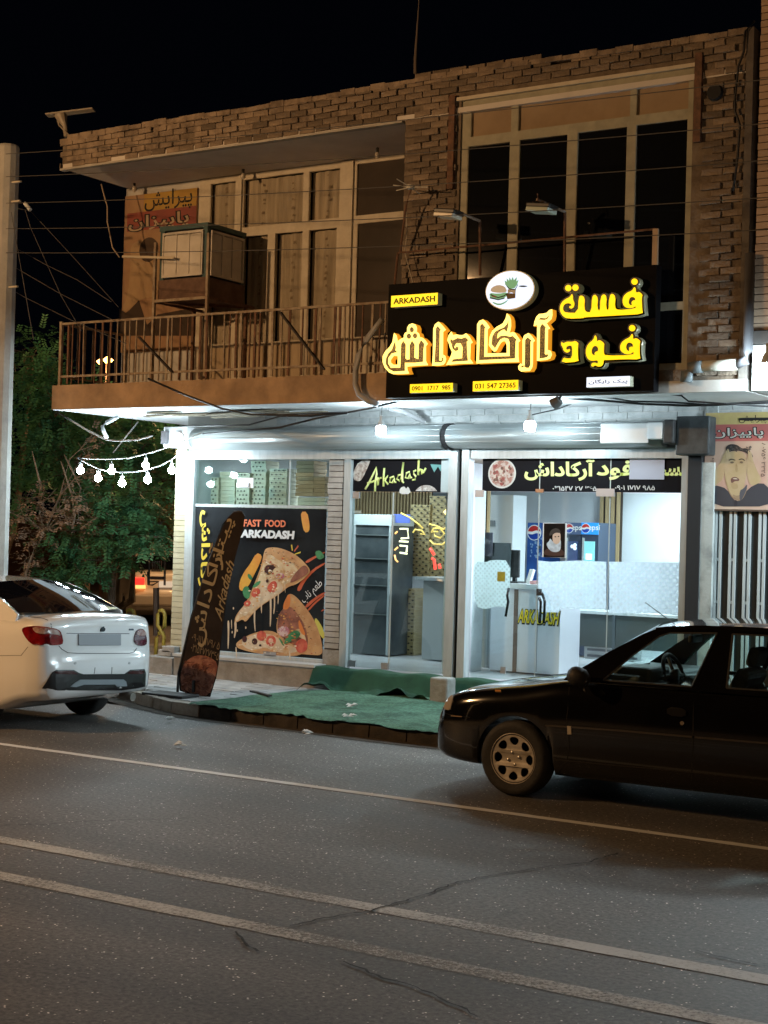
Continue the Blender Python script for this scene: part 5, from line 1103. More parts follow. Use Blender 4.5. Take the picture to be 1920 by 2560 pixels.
# ================================================================= NEIGHBOUR ON THE RIGHT
nb = thing('neighbour_building', 'pale clad neighbouring building at the right picture edge', 'building', (-5.2, YB, 0))
nx0 = -5.235
box('wall', (nx0+.02, YB+.03, 4.2), (4, 2, 9.6), mortar_m, nb)
clad_m = mat('cream_cladding', (.40, .28, .19), .75, c2=(.48, .35, .25), scale=4, bump=.2, rand=.1)
z = 4.20
while z < 9.5:
    MB().box((nx0+random.uniform(-.004, .004), YB, z), (-1.2, YB+.03, z+.064)).build('cladding_course', clad_m, nb); z += .072
box('lintel_band', (nx0, YB-.02, 4.06), (4, YB+.3, 4.19), mat('dark_band', (.07, .06, .055), .8), nb)
box('canopy', (nx0, YB-.01, 3.60), (4, YS, 4.05), plaster_m, nb)
box('front_wall', (BX1+.02, YS+.02, 0.1), (4, YS+.3, 3.6), plaster_m, nb)
box('jamb', (-6.04, YS-.04, .12), (W(*c9(180, 1500), Y=YS).x-.02, YS+.1, 3.62), mat('stained_whitewash', (.42, .45, .44), .8), nb)
gate = thing('metal_gate', 'dark sheet metal gate with pairs of white uprights below the barber poster', 'gate', (-5.9, YS, .15))
g0 = W(*c9(180, 1500), Y=YS).x; gz1 = W(*c9(400, 1075), Y=YS).z
MB().box((g0, YS, .15), (-2.2, YS+.015, gz1)).build('sheet', mat('dark_gate_sheet', (.02, .022, .022), .3, .3, c2=(.05, .055, .055), scale=4, stretch=(6, 1, .4)), gate)
sp = W(*c9(430, 1500), Y=YS).x-W(*c9(285, 1500), Y=YS).x; x = W(*c9(285, 1500), Y=YS).x
MB().box((g0-.02, YS-.02, .15), (g0+.02, YS-.001, gz1)).build('gate_frame', alu_m, gate); MB().box((g0-.02, YS-.024, gz1-.0), (-2.2, YS+.01, gz1+.04)).build('gate_frame', alu_m, gate)
while x < -2.4:
    for dx_ in (0, sp*.30):
        MB().box((x+dx_-.014, YS-.03, .2), (x+dx_+.014, YS-.001, gz1-.001)).build('upright', alu_m, gate)
    for yy in (1560, 1985): zz = W(*c9(290, yy), Y=YS).z; MB().box((x+.014, YS-.025, zz-.015), (x+sp*.30-.014, YS-.002, zz+.015)).build('link', alu_m, gate)
    x += sp
bpz = thing('barber_poster', 'barber shop poster of a shouting man in a black suit holding his head', 'poster', (-5.8, YS-.1, 2.6))
Yq = YS-.06; p0 = W(*c9(180, 90), Y=Yq); p1 = W(*c9(800, 1035), Y=Yq); pw_ = 1.0
q1x = p0.x+pw_
MB().box((p0.x, Yq, p1.z-.03), (q1x, Yq+.02, p0.z)).build('poster_sheet', mat('print_pink', (.45, .26, .20), .7, c2=(.55, .42, .32), scale=1.2), bpz)
def s9(pts, m, i, sm=2, nm='printed_shape'): return plate(nm, [chaikin(px(c9, pts, Yq), sm)], Yq-.002-.0008*i, .0006, m, bpz)
zb_ = W(*c9(400, 205), Y=Yq).z; zc_ = W(*c9(400, 375), Y=Yq).z
MB().box((p0.x, Yq-.002, zb_), (q1x, Yq-.0005, p0.z-.002)).build('yellow_band', mat('print_pale_yellow', (.52, .42, .16), .7, c2=(.45, .33, .15), scale=8), bpz)
MB().box((p0.x, Yq-.002, zc_), (q1x, Yq-.0005, zb_-.001)).build('red_band', mat('print_rose_red', (.40, .11, .10), .7), bpz)
MB().box((p0.x-.01, Yq-.004, p1.z-.05), (q1x, Yq+.03, p1.z-.031)).build('poster_frame', mat('brown_frame', (.08, .05, .035), .6), bpz)
s9([(190, 810), (300, 820), (390, 850), (450, 960), (520, 980), (600, 850), (740, 780), (830, 860), (900, 1030), (180, 1030)], mat('print_dark_suit', (.035, .035, .045), .6), 1, 1)
sk = mat('print_skin_tan', (.40, .29, .15), .7, c2=(.45, .32, .2), scale=6)
s9([(190, 780), (260, 690), (340, 560), (365, 490), (400, 480), (385, 560), (370, 690), (350, 760), (300, 800), (260, 840), (240, 760), (200, 810)], sk, 2)
s9([(600, 490), (640, 520), (680, 640), (730, 740), (740, 780), (640, 830), (600, 760), (590, 600)], sk, 2)
s9([(385, 520), (440, 470), (560, 480), (595, 560), (590, 700), (560, 850), (520, 960), (450, 950), (390, 830), (365, 680)], sk, 3)
s9([(385, 470), (380, 430), (430, 400), (500, 410), (540, 450), (590, 440), (640, 490), (660, 540), (620, 530), (590, 490), (520, 470), (440, 470), (395, 500)], mat('print_black_hair', (.03, .025, .025), .6), 4)
s9([(430, 765), (440, 740), (480, 730), (520, 755), (515, 775), (470, 775), (440, 800)], mat('print_mouth', (.14, .06, .05), .6), 5, 1)
s9([(420, 590), (445, 575), (470, 588), (445, 600)], mat('print_eye', (.16, .11, .07), .6), 5, 1); s9([(515, 585), (540, 572), (562, 588), (540, 600)], MATS['print_eye'], 5, 1)
s9([(480, 600), (495, 600), (505, 680), (475, 685)], mat('print_nose_shade', (.33, .23, .12), .7), 5, 1)
s9([(410, 562), (440, 548), (480, 562), (480, 570), (440, 558), (410, 572)], MATS['print_black_hair'], 6, 1); s9([(510, 556), (545, 545), (578, 566), (572, 572), (545, 555), (512, 566)], MATS['print_black_hair'], 6, 1)
tth = mat('print_teeth', (.55, .48, .38), .6); s9([(445, 752), (475, 742), (508, 756), (475, 757)], tth, 6, 1); s9([(458, 745), (462, 800), (500, 800), (510, 850), (450, 860), (430, 820)], mat('print_chin_shade', (.36, .25, .13), .7), 3.5, 2)
s9([(440, 900), (500, 930), (560, 880), (585, 800), (600, 860), (540, 980), (470, 960)], mat('print_neck_shade', (.27, .18, .11), .7), 3.2, 2)
for fx in ((375, 470, 405, 560), (392, 455, 425, 540), (600, 470, 628, 560), (618, 480, 650, 580)): s9([(fx[0], fx[1]), (fx[0]+18, fx[1]-6), (fx[2]+8, fx[3]), (fx[2]-12, fx[3]+10)], mat('print_finger', (.46, .34, .20), .7), 4.5, 1)
for k in range(22): x_ = random.uniform(400, 630); y_ = random.uniform(415, 470); s9([(x_, y_), (x_+14, y_-4), (x_+26, y_+16), (x_+10, y_+10)], mat('print_hair_strand', (.09, .075, .07), .6), 5.5, 1)
s9([(520, 870), (560, 850), (600, 800), (590, 860), (545, 960), (520, 975)], mat('print_lapel', (.07, .07, .085), .6), 3.8, 1); s9([(470, 960), (500, 975), (492, 1030), (462, 1030)], mat('print_tie', (.02, .02, .03), .6), 4, 1)
T(bpz, fa('پاییزان'), 238, 232, 765, 360, c9, Yq-.004, mat('print_black', (.01, .01, .01), .7), .06)
T(bpz, fa('پاییزان'), 248, 240, 755, 350, c9, Yq-.0055, mat('print_cream_white', (.55, .53, .48), .7), .012)
T(bpz, fa('پیرایش'), 512, 112, 790, 195, c9, Yq-.004, mat('print_black', (.01, .01, .01), .7), .0)
MB().bar(W(*c9(512, 152), Y=Yq-.006), W(*c9(900, 148), Y=Yq-.006), .002, .028).build('strike_line', mat('print_black', (.01, .01, .01), .7), bpz)
for x_ in (245, 760):
    q = W(*c9(x_, 560), Y=Yq); text('lettering', '۰۹۱۳ ۸۶۳ ۷۷۴۱' if x_ < 400 else '۸۰۷۵۶ ۳۳۲۵', (q.x, q.z), .36, .045, mat('print_black', (.01, .01, .01), .7), bpz, Y=Yq-.004, rot=-pi/2)
# ================================================================= FEATHER BANNER
cH = crop(0, 900, 2.37)
fb = thing('feather_banner', 'dark brown feather banner with golden Persian pizza lettering leaning at the kerb', 'banner', tuple(W(*cH(1050, 1975), Y=-3.75)))
YH = -3.75
outl = [(1060, 1960), (1050, 1860), (1085, 1720), (1140, 1520), (1200, 1350), (1250, 1190), (1290, 1060), (1320, 980), (1350, 925), (1385, 902), (1420, 900), (1443, 925), (1440, 980), (1418, 1090), (1385, 1230), (1355, 1380), (1330, 1510), (1300, 1680), (1285, 1800), (1272, 1880), (1240, 2000), (1160, 1998), (1105, 1975)]
o2 = px(cH, outl, YH)
brn = mat('dark_brown_banner_cloth', (.018, .013, .011), .75, c2=(.030, .022, .018), scale=3, bump=.2, bscale=6, spec=.1)
def bend(x, y, z): return (x, YH+.0-z+.03*sin(y*3.1), y)
def cdt(poly, step, holes=()):
    P2 = [Vector(p_) for p_ in poly]; n0 = len(P2); ed = [(i, (i+1) % n0) for i in range(n0)]
    xs_ = [p_.x for p_ in P2]; ys_ = [p_.y for p_ in P2]
    def inside(x, y):
        c = False; j = n0-1
        for i in range(n0):
            if (P2[i].y > y) != (P2[j].y > y) and x < (P2[j].x-P2[i].x)*(y-P2[i].y)/(P2[j].y-P2[i].y)+P2[i].x: c = not c
            j = i
        return c
    x = min(xs_)+step/2
    while x < max(xs_):
        y = min(ys_)+step/2
        while y < max(ys_):
            if inside(x, y) and min((Vector((x, y))-q).length for q in P2) > step*.45: P2.append(Vector((x, y)))
            y += step
        x += step
    r = geometry.delaunay_2d_cdt(P2, ed, [], 1, 1e-6)
    return [tuple(v) for v in r[0]], [tuple(f) for f in r[2]]
def cloth_poly(name, poly, yoff, m, parent, step=.09):
    v, f = cdt(poly, step); mb = MB(); n0 = len(v)
    mb.v = [bend(a, b, -yoff) for a, b in v]+[bend(a, b, -yoff-.004) for a, b in v]; mb.f = [t for t in f]+[tuple(n0+i for i in t[::-1]) for t in f]
    return mb.build(name, m, parent)
cloth_poly('flag_cloth', o2, 0, brn, fb)
cloth_poly('printed_pizza', chaikin(px(cH, [(1085, 1790), (1150, 1748), (1230, 1755), (1285, 1800), (1268, 1880), (1238, 1990), (1160, 1988), (1108, 1965), (1068, 1930), (1062, 1860)], YH)), -.006, mat('banner_pizza_print', (.16, .04, .02), .6, c2=(.28, .11, .06), scale=13, ramp=(.42, .55)), fb)
sw_ = MB()
for i in range(60):
    c_ = px(cH, [(random.uniform(1090, 1250), random.uniform(1790, 1960))], YH)[0]; a = random.random()*6.28; r = random.uniform(.03, .09); w_ = random.uniform(.006, .014)
    P_ = [bend(c_[0]+r*cos(a+t*.35), c_[1]+r*.8*sin(a+t*.35), .008+i*.00006) for t in range(5)]; sw_.tube(P_, [w_*.3, w_, w_, w_, w_*.3], 4)
sw_.build('printed_curls', mat('banner_curl_print', (.36, .14, .08), .6, c2=(.10, .03, .02), scale=11), fb)
gold_m = mat('matt_gold_print', (.30, .23, .12), .6)
def btext(s, cx_, cy_, L_, H_, ang, off=0, m=gold_m, shear=0):
    q = px(cH, [(cx_, cy_)], YH)[0]
    return text('lettering', s, q, L_, H_, m, fb, off=off, shear=shear, rot=ang, f=None if False else (lambda u, v, z: bend(q[0]+u, q[1]+v, .008)))
A_ = radians(90-15)+0
btext(fa('پیتزا'), 1322, 1085, .60, .20, radians(73), .006)
btext(fa('آرکاداش'), 1232, 1395, 1.22, .28, radians(73), .012)
btext('Arkadash', 1335, 1365, .72, .13, radians(75), .01, shear=.5)
btext('۰۹۰۱۱۷۱۷۹۸۵', 1215, 1668, .42, .09, radians(-12), .0, mat('dim_gold_print', (.20, .14, .07), .6)); btext('۰۳۱۵۴۷۲۷۳۶۵', 1208, 1730, .42, .09, radians(-12), .0, mat('dim_gold_print', (.20, .14, .07), .6))
pl = px(cH, [(1050, 1990), (1050, 1860), (1140, 1515), (1250, 1185), (1320, 975), (1385, 898), (1425, 896), (1447, 925)], YH)
MB().tube([bend(a-.012, b, -.01) for a, b in pl], [.016, .015, .014, .012, .010, .009, .008, .007], 8).build('pole', black_m, fb, smooth=True)
q = W(*cH(1000, 1985), Z=.135); MB().box((q.x-.28, q.y-.16, .125), (q.x+.33, q.y+.16, .16)).build('base_plate', black_m, fb, bevel=.01)
MB().tube([(q.x+.16, YH, .16), (q.x+.16, YH, .30)], .02, 8).build('socket', black_m, fb)

# ================================================================= TREES
leaf_m = bpy.data.materials.new('leaf_green'); leaf_m.use_nodes = True; nt = leaf_m.node_tree; n = nt.nodes; l = nt.links; p = n['Principled BSDF']
tc = n.new('ShaderNodeTexCoord'); nz = tex('ShaderNodeTexNoise', 3.0, Detail=3.0); rp = rampn(nz.outputs['Fac'], .3, .7, (.045, .17, .080), (.11, .29, .13)); l.new(rp.outputs[0], p.inputs['Base Color']); p.inputs['Roughness'].default_value = .55
tl_ = n.new('ShaderNodeBsdfTranslucent'); l.new(rp.outputs[0], tl_.inputs[0]); mx = n.new('ShaderNodeMixShader'); mx.inputs[0].default_value = .3; l.new(p.outputs[0], mx.inputs[1]); l.new(tl_.outputs[0], mx.inputs[2]); l.new(mx.outputs[0], n['Material Output'].inputs[0])
MATS['leaf'] = leaf_m
dleaf_m = mat('dry_leaf', (.30, .20, .14), .8, c2=(.42, .32, .24), scale=5); bark_m = mat('tree_bark', (.09, .07, .05), .9, c2=(.17, .14, .11), scale=9, stretch=(3, 3, .6), bump=.6, bscale=18)
pbark_m = mat('pale_bark', (.25, .20, .15), .85, c2=(.36, .31, .25), scale=9)
def twig_leaves(mb, c, R, n_, size=.085, dry=False):
    for _ in range(n_):
        d = Vector((random.gauss(0, 1), random.gauss(0, 1), random.gauss(0, .75))); d = d.normalized()*R*random.uniform(.15, 1.0)**.6
        p0 = Vector(c)+d; ax = (d.normalized()*.7+Vector((random.uniform(-.5, .5), random.uniform(-.5, .5), random.uniform(-.7, .15)))).normalized()
        sd = ax.cross(Vector((0, 0, 1))).normalized() if abs(ax.z) < .95 else Vector((1, 0, 0)); up = sd.cross(ax)
        k = random.randint(4, 6) if not dry else random.randint(1, 3); L_ = size*random.uniform(.75, 1.25)
        for i in range(k):
            for s_ in (-1, 1):
                b = p0+ax*(i*L_*.62); dr = (sd*s_*.9+ax*.55+up*random.uniform(-.35, .25)).normalized(); w_ = dr.cross(up).normalized()*L_*.24
                tip = b+dr*L_; m1 = b+dr*L_*.45
                mb.quad(b, m1+w_, tip, m1-w_)
def tree(label, base, trunk, clusters, lm, density=26, size=.085, bark=None, group=None, thick=.09, dry=False):
    t = thing('tree', label, 'tree', tuple(base), group); bark = bark or bark_m
    tm = MB(); top = Vector(trunk[-1])
    tm.tube([base]+list(trunk), [thick*(1-.55*i/len(trunk)) for i in range(len(trunk)+1)], 8)
    allp = [Vector(base)]+[Vector(q) for q in trunk]
    for c, R in clusters:
        s_ = min(allp[1:], key=lambda q: (q-Vector(c)).length+(.6 if q.z > c[2] else 0)); m_ = s_.lerp(Vector(c), .5)+Vector((random.uniform(-.1, .1), random.uniform(-.1, .1), .1))
        tm.tube([s_, m_, Vector(c)], [thick*.35, thick*.22, thick*.08], 5)
        for _ in range(5):
            e = Vector(c)+Vector((random.uniform(-1, 1), random.uniform(-1, 1), random.uniform(-.8, 1)))*R*.8; tm.tube([m_.lerp(Vector(c), random.uniform(.2, 1)), e], [thick*.1, .004], 4)
    tm.build('trunk', bark, t)
    cm = MB()
    for c, R in clusters: twig_leaves(cm, c, R, int(density*(R/.4)**2), size, dry)
    o = cm.build('crown', lm, t); return t
def CL(lst, Y0, spread=.5):
    out = []
    for x, y, R in lst: q = W(x, y, Y=Y0+random.uniform(-spread, spread)); out.append((tuple(q), R))
    return out
cl1 = CL([(60,1000,.5),(110,960,.45),(95,1070,.5),(160,1040,.5),(130,1130,.5),(200,1100,.45),(60,1150,.5),(180,1180,.45),(240,1010,.45),(250,1080,.45),(50,1240,.45),(120,920,.35),(30,930,.4),(190,990,.4),(215,1180,.4)], 1.6, .7)
b1 = W(215, 1520, Y=2.0); b1.z = 0
tree('tall leafy green tree rising beside the balcony left of the string lights', b1, [W(200, 1440, Y=1.9), W(175, 1330, Y=1.8), W(165, 1200, Y=1.7), W(150, 1080, Y=1.6)], cl1, leaf_m, 60, .10, group=None)
cl2 = CL([(270,1240,.42),(325,1235,.40),(375,1290,.42),(300,1315,.42),(240,1330,.42),(180,1370,.42),(130,1410,.40),(310,1365,.38),(375,1345,.32),(240,1400,.36),(190,1430,.32),(345,1265,.35),(405,1310,.26),(160,1330,.35)], .55, .4)
b2 = W(345, 1560, Y=1.2); b2.z = 0; b2 = Vector((-17.9, 1.3, 0))
tree('low spreading green tree lit by the festoon bulbs behind the white sedan', b2, [W(278, 1500, Y=1.2), W(283, 1430, Y=1.1), W(290, 1350, Y=.9)], cl2, leaf_m, 74, .085)
cl3 = CL([(95,1255,.38),(150,1270,.38),(200,1240,.36),(70,1320,.36),(120,1330,.3),(210,1300,.3),(75,1390,.35),(225,1130,.2),(235,1090,.18),(40,1290,.3),(230,1180,.2)], .3, .25)
tree('half dead sapling with pale withered leaves in front of the green trees', Vector((-18.0, .5, 0)), [W(60, 1440, Y=.4), W(110, 1330, Y=.35), W(150, 1240, Y=.3)], cl3, dleaf_m, 80, .065, pbark_m, thick=.04, dry=True)
st_ = thing('tree', 'bare pale leaning sapling stems below the festoon bulbs', 'tree', (-17.2, .2, 0)); mb = MB()
for pts in ([(150, 1270), (180, 1180), (215, 1090)], [(430, 1000), (455, 850), (480, 760), (420, 640), (380, 560)], [(440, 920), (430, 820), (375, 640), (360, 600)], [(240, 740), (215, 640), (190, 540)], [(480, 1000), (620, 900), (700, 950)]):
    MB().tube([W(*cH(*q), Y=.1) for q in pts], [.020]+[.014]*(len(pts)-2)+[.006], 5).build('stem', pbark_m, st_)
cl4 = CL([(270,1060,.5),(330,1055,.5),(400,1095,.5),(440,1120,.45),(360,1120,.45),(300,1120,.45),(460,1180,.45),(400,1180,.4)], 3.0, .6)
tree('dark tree behind the shop corner under the balcony', Vector((-20.5, 3.4, 0)), [W(330, 1500, Y=3.4), W(340, 1300, Y=3.3), W(350, 1150, Y=3.2)], cl4, leaf_m, 40, .10)
cl5 = CL([(380,1400,.8),(440,1330,.9),(420,1420,.7),(350,1430,.6),(455,1250,.8)], 10, 1)
tree('dim distant tree above the parked saloon in the side street', Vector((-27.5, 11, 0)), [W(300, 1500, Y=11), W(330, 1430, Y=11), W(390, 1390, Y=10.5)], cl5, mat('dry_brown_green_leaf', (.10, .09, .03), .8, c2=(.2, .14, .05), scale=3), 34, .12, thick=.16)
for i, (x, Y) in enumerate(((200, 6), (278, 9), (322, 12))):
    bs = W(x, 1500, Y=Y); bs.z = 0
    tree(['thick dark trunk just right of the white sedan roof', 'forked dark trunk between sedan and side street', 'farthest slim trunk near the parked saloon'][i], bs, [W(x+3, 1430, Y=Y), W(x+12, 1330, Y=Y), W(x+30, 1230, Y=Y)], CL([(x, 1150, .9), (x+50, 1180, .9), (x-60, 1170, .9), (x+20, 1060, 1.0), (x+90, 1230, .7)], Y, .8), leaf_m, 16, .11, thick=.22)
cl6 = CL([(70,880,.5),(100,860,.5),(60,930,.5),(110,900,.4)], 4.5, .4)
tree('faint treetop behind the left end of the railing', Vector((-24, 4.5, 0)), [W(40, 1300, Y=4.5), W(60, 1100, Y=4.5), W(80, 950, Y=4.5)], cl6, leaf_m, 22)
# low far wall & orange glow lamp far away
tag(MB().box((-60, 26, 0), (-19, 26.4, 2.4)).build('boundary_wall', mat('far_brick_wall', (.16, .08, .05), .9, c2=(.1, .05, .03), scale=3), at=(-40, 26, 0)), 'low brown boundary wall far behind the trees', 'wall')
gl = W(270, 900, Y=14); t = thing('far_street_lamp', 'distant glowing orange lamp seen through the balcony railing', 'street lamp', (gl.x, gl.y, 0))
MB().tube([(gl.x, gl.y, 0), (gl.x, gl.y, gl.z-.1)], .06, 6).build('mast', rust_m, t)
for dx_, s_ in ((0, .15), (-.3, .10)): MB().lathe([(.001, -s_), (s_, 0), (.001, s_*.8)], (gl.x+dx_, gl.y, gl.z+.1*dx_), 'z', 12).build('lamp_glow', emis('far_sodium', (1, .45, .10), 14), t, smooth=True)
light('glow_light', (gl.x, gl.y, gl.z-.4), 420, sod, t, radius=.2)

# yellow bent barriers
yb = mat('yellow_enamel', (.52, .43, .07), .5, c2=(.35, .29, .07), scale=9)
cZ = crop(240, 1360, 6.38)
def hoop(lab, pts_list, Y, r):
    t = thing('hoop_barrier', lab, 'barrier', tuple(W(*cZ(*pts_list[0][0]), Y=Y)), 'yellow pavement barriers')
    for pts in pts_list: MB().tube([W(*cZ(*q), Y=Y) for q in pts], r, 8).build('bent_bar', yb, t, smooth=True)
hoop('yellow figure eight barrier on the pavement by the shop corner', [[(950, 1790), (965, 1500), (1010, 1420), (1095, 1320), (1100, 1150), (1090, 1090), (1050, 1055), (1010, 1070), (985, 1120), (985, 1300), (1040, 1380), (1085, 1470), (1070, 1780)]], .5, .030)
hoop('yellow hooped barrier top between sedan boot and figure eight barrier', [[(488, 1600), (485, 1130), (500, 1070), (545, 1045), (595, 1070), (612, 1130), (612, 1600)]], 1.8, .034)
hoop('yellow barrier almost hidden behind the sedan rear window', [[(300, 1600), (300, 1200), (320, 1150), (355, 1135), (385, 1160), (395, 1230), (395, 1600)]], 2.8, .034)
# dark rack / frame standing by the side street
rk = thing('metal_rack', 'dark metal display rack with a square barred top in front of the parked saloon', 'rack', tuple(W(*cZ(960, 1750), Y=1.2)))
dkst = mat('dark_brown_steel', (.06, .045, .04), .6)
for pts, r in (([(845, 660), (850, 260), (960, 150), (1100, 250), (1095, 660)], .018), ([(825, 440), (830, 650), (900, 655), (1000, 600), (850, 600)], .014), ([(885, 430), (1050, 430)], .012), ([(960, 700), (960, 1460)], .05), ([(1300, 520), (1290, 1000), (1230, 1500)], .05), ([(880, 540), (1080, 545)], .03)):
    MB().tube([W(*cZ(*q), Y=1.2) for q in pts], r, 6).build('frame_tube', dkst, rk)
for i in range(6): MB().tube([W(*cZ(895+i*30, 270), Y=1.2), W(*cZ(900+i*28, 430), Y=1.2)], .008, 4).build('bar', mat('dim_brown_bar', (.2, .13, .1), .6), rk)

# ================================================================= CARS
def cr(xs_, ys_, x):
    if x <= xs_[0]: return ys_[0]
    if x >= xs_[-1]: return ys_[-1]
    for i in range(len(xs_)-1):
        if xs_[i] <= x <= xs_[i+1]:
            h = xs_[i+1]-xs_[i]; t = (x-xs_[i])/h
            def sl_(j):
                if j <= 0 or j >= len(xs_)-1: return (ys_[min(j+1, len(xs_)-1)]-ys_[max(j-1, 0)])/(xs_[min(j+1, len(xs_)-1)]-xs_[max(j-1, 0)])
                a = (ys_[j]-ys_[j-1])/(xs_[j]-xs_[j-1]); b = (ys_[j+1]-ys_[j])/(xs_[j+1]-xs_[j]); return 0 if a*b <= 0 else 2*a*b/(a+b)
            m0, m1 = sl_(i)*h, sl_(i+1)*h
            return (2*t**3-3*t*t+1)*ys_[i]+(t**3-2*t*t+t)*m0+(-2*t**3+3*t*t)*ys_[i+1]+(t**3-t*t)*m1
def car(name, label, loc, rz, P, paint, glass_m, group=None, opaque=False):
    t = thing(name, label, 'car', loc, group, rz); ORG[t.name] = Vector((0, 0, 0))
    hw = P['hw']; zc = P['zc']; zsd = P['zs']; dz = P.get('drop', [(-9, .06), (9, .06)])
    f = lambda tab, x: cr([a for a, _ in tab], [b for _, b in tab], x)
    R = .345; zw = .30
    st = set([round(a, 3) for a, _ in hw]+[round(a, 3) for a, _ in zc])
    x0, x1 = hw[0][0], hw[-1][0]; x = x0
    while x < x1: st.add(round(x, 3)); x += .12
    for xc in (0, -2.67):
        for k in range(-13, 14): st.add(round(xc+R*sin(k*pi/2/13), 3))
        st.add(round(xc-R-.004, 3)); st.add(round(xc+R+.004, 3))
    st = sorted(s_ for s_ in st if x0 <= s_ <= x1)
    st = [s_ for i, s_ in enumerate(st) if i == 0 or s_-st[i-1] > .003]
    mb = MB(); N = 12
    for x in st:
        w = f(hw, x); z0 = f(zsd, x); zt = f(zc, x); d_ = f(dz, x); zsh = zt-d_
        pts = [(0, z0), (w-.16, z0), (w-.05, z0+.015), (w-.015, z0+(zsh-z0)*.12), (w-.002, z0+(zsh-z0)*.35), (w, z0+(zsh-z0)*.58), (w-.012, z0+(zsh-z0)*.82), (w-.035, zsh-.035), (w-.07, zsh), (w-.16, zsh+d_*.45), (w*.5, zsh+d_*.86), (0, zt)]
        pts = [(max(0, a), b) for a, b in pts]
        for xc in (0, -2.67):
            if abs(x-xc) <= R:
                az = zw+sqrt(max(0, R*R-(x-xc)**2))
                pts = [(a, max(b, az) if i < 8 else b) for i, (a, b) in enumerate(pts)]
                pts = [(a, max(b, az+.015*(i-4)) if 4 < i < 8 else b) for i, (a, b) in enumerate(pts)]
        for s_ in (1, -1):
            for a, b in pts: mb.v.append((x, a*s_, b))
    for i in range(len(st)-1):
        for s_ in (0, 1):
            o = s_*N
            for j in range(N-1):
                a = i*2*N+o+j; b = (i+1)*2*N+o+j; mb.f.append((a, a+1, b+1, b))
    for i in (0, len(st)-1):
        o = i*2*N; mb.f.append(tuple(range(o, o+N))+tuple(range(o+2*N-1, o+N-1, -1)))
    body = mb.build('body', paint, t); bm = bmesh.new(); bm.from_mesh(body.data); bmesh.ops.remove_doubles(bm, verts=bm.verts, dist=1e-4); bmesh.ops.recalc_face_normals(bm, faces=bm.faces); bm.to_mesh(body.data); bm.free()
    body.data.shade_smooth(); body.data.set_sharp_from_angle(angle=radians(62))
    yz = P['tumble']
    # greenhouse sides
    for s_ in (1, -1):
        fr = plate('pillar_frame', [P['side']]+P['holes'], 0, .03, paint, t, f=lambda x, y, z: (x, s_*(yz(y)-.015+z), y))
        for h in P['holes']:
            c_ = (sum(a for a, _ in h)/len(h), sum(b for _, b in h)/len(h)); hh = [((a-c_[0])*1.04+c_[0], (b-c_[1])*1.06+c_[1]) for a, b in h]
            plate('side_window', [hh], 0, .006, glass_m, t, f=lambda x, y, z: (x, s_*(yz(y)-.018+z), y))
            # black rubber edge
            rb = MB()
            for a, b in zip(h, h[1:]+h[:1]): rb.bar((a[0], s_*(yz(a[1])+.002), a[1]), (b[0], s_*(yz(b[1])+.002), b[1]), .014, .012)
            rb.build('window_seal', black_m, t)
    rl = P['roofline']; mb = MB(); n_ = 9
    xs_ = []; x = rl[0][0]
    while x < rl[-1][0]+1e-6: xs_.append(x); x += (rl[-1][0]-rl[0][0])/14
    for x in xs_:
        z = f(rl, x); y = yz(z)+.012
        for j in range(n_): u = -1+2*j/(n_-1); mb.v.append((x, y*u, z+P.get('crown', .035)*(1-u*u)))
    k0 = len(mb.v)
    mb.v += [(a, b, c-.03) for a, b, c in mb.v]
    m_ = len(xs_)
    for i in range(m_-1):
        for j in range(n_-1):
            a = i*n_+j; mb.f.append((a, a+1, a+n_+1, a+n_)); mb.f.append((k0+a, k0+a+n_, k0+a+n_+1, k0+a+1))
    for i in range(m_-1): mb.f.append((i*n_, (i+1)*n_, k0+(i+1)*n_, k0+i*n_)); a = i*n_+n_-1; mb.f.append((a, a+n_, k0+a+n_, k0+a))
    for j in range(n_-1): mb.f.append((j, j+1, k0+j+1, k0+j)); a = (m_-1)*n_+j; mb.f.append((a, a+1, k0+a+1, k0+a))
    ro = mb.build('roof', paint, t, smooth=True); ro.data.set_sharp_from_angle(angle=radians(40))
    def screen(nm, xa, za, ya, xb, zb, yb_, bow, cr_, gm):
        m2 = MB(); r_, c_ = 8, 13
        for i in range(r_+1):
            u = i/r_
            for j in range(c_+1):
                v = -1+2*j/c_; y = (ya+(yb_-ya)*u)*v; m2.v.append((xa+(xb-xa)*u+bow*(1-v*v), y, za+(zb-za)*u+cr_*(1-v*v)*u+.02*sin(pi*u)))
        for i in range(r_):
            for j in range(c_): k = i*(c_+1)+j; m2.f.append((k, k+1, k+c_+2, k+c_+1))
        o = m2.build(nm, gm, t, smooth=True); return o
    ws = P['wind']; screen('windscreen', *ws, glass_m); rs = P['rearw']; screen('rear_window', *rs, P.get('rearglass', glass_m))
    return t, body
def w2l(t, v):
    a = t.rotation_euler[2]; d = Vector(v)-t.location; return Vector((d.x*cos(a)+d.y*sin(a), -d.x*sin(a)+d.y*cos(a), d.z))
def l2w(t, v):
    a = t.rotation_euler[2]; v = Vector(v); return Vector((v.x*cos(a)-v.y*sin(a), v.x*sin(a)+v.y*cos(a), v.z))+t.location
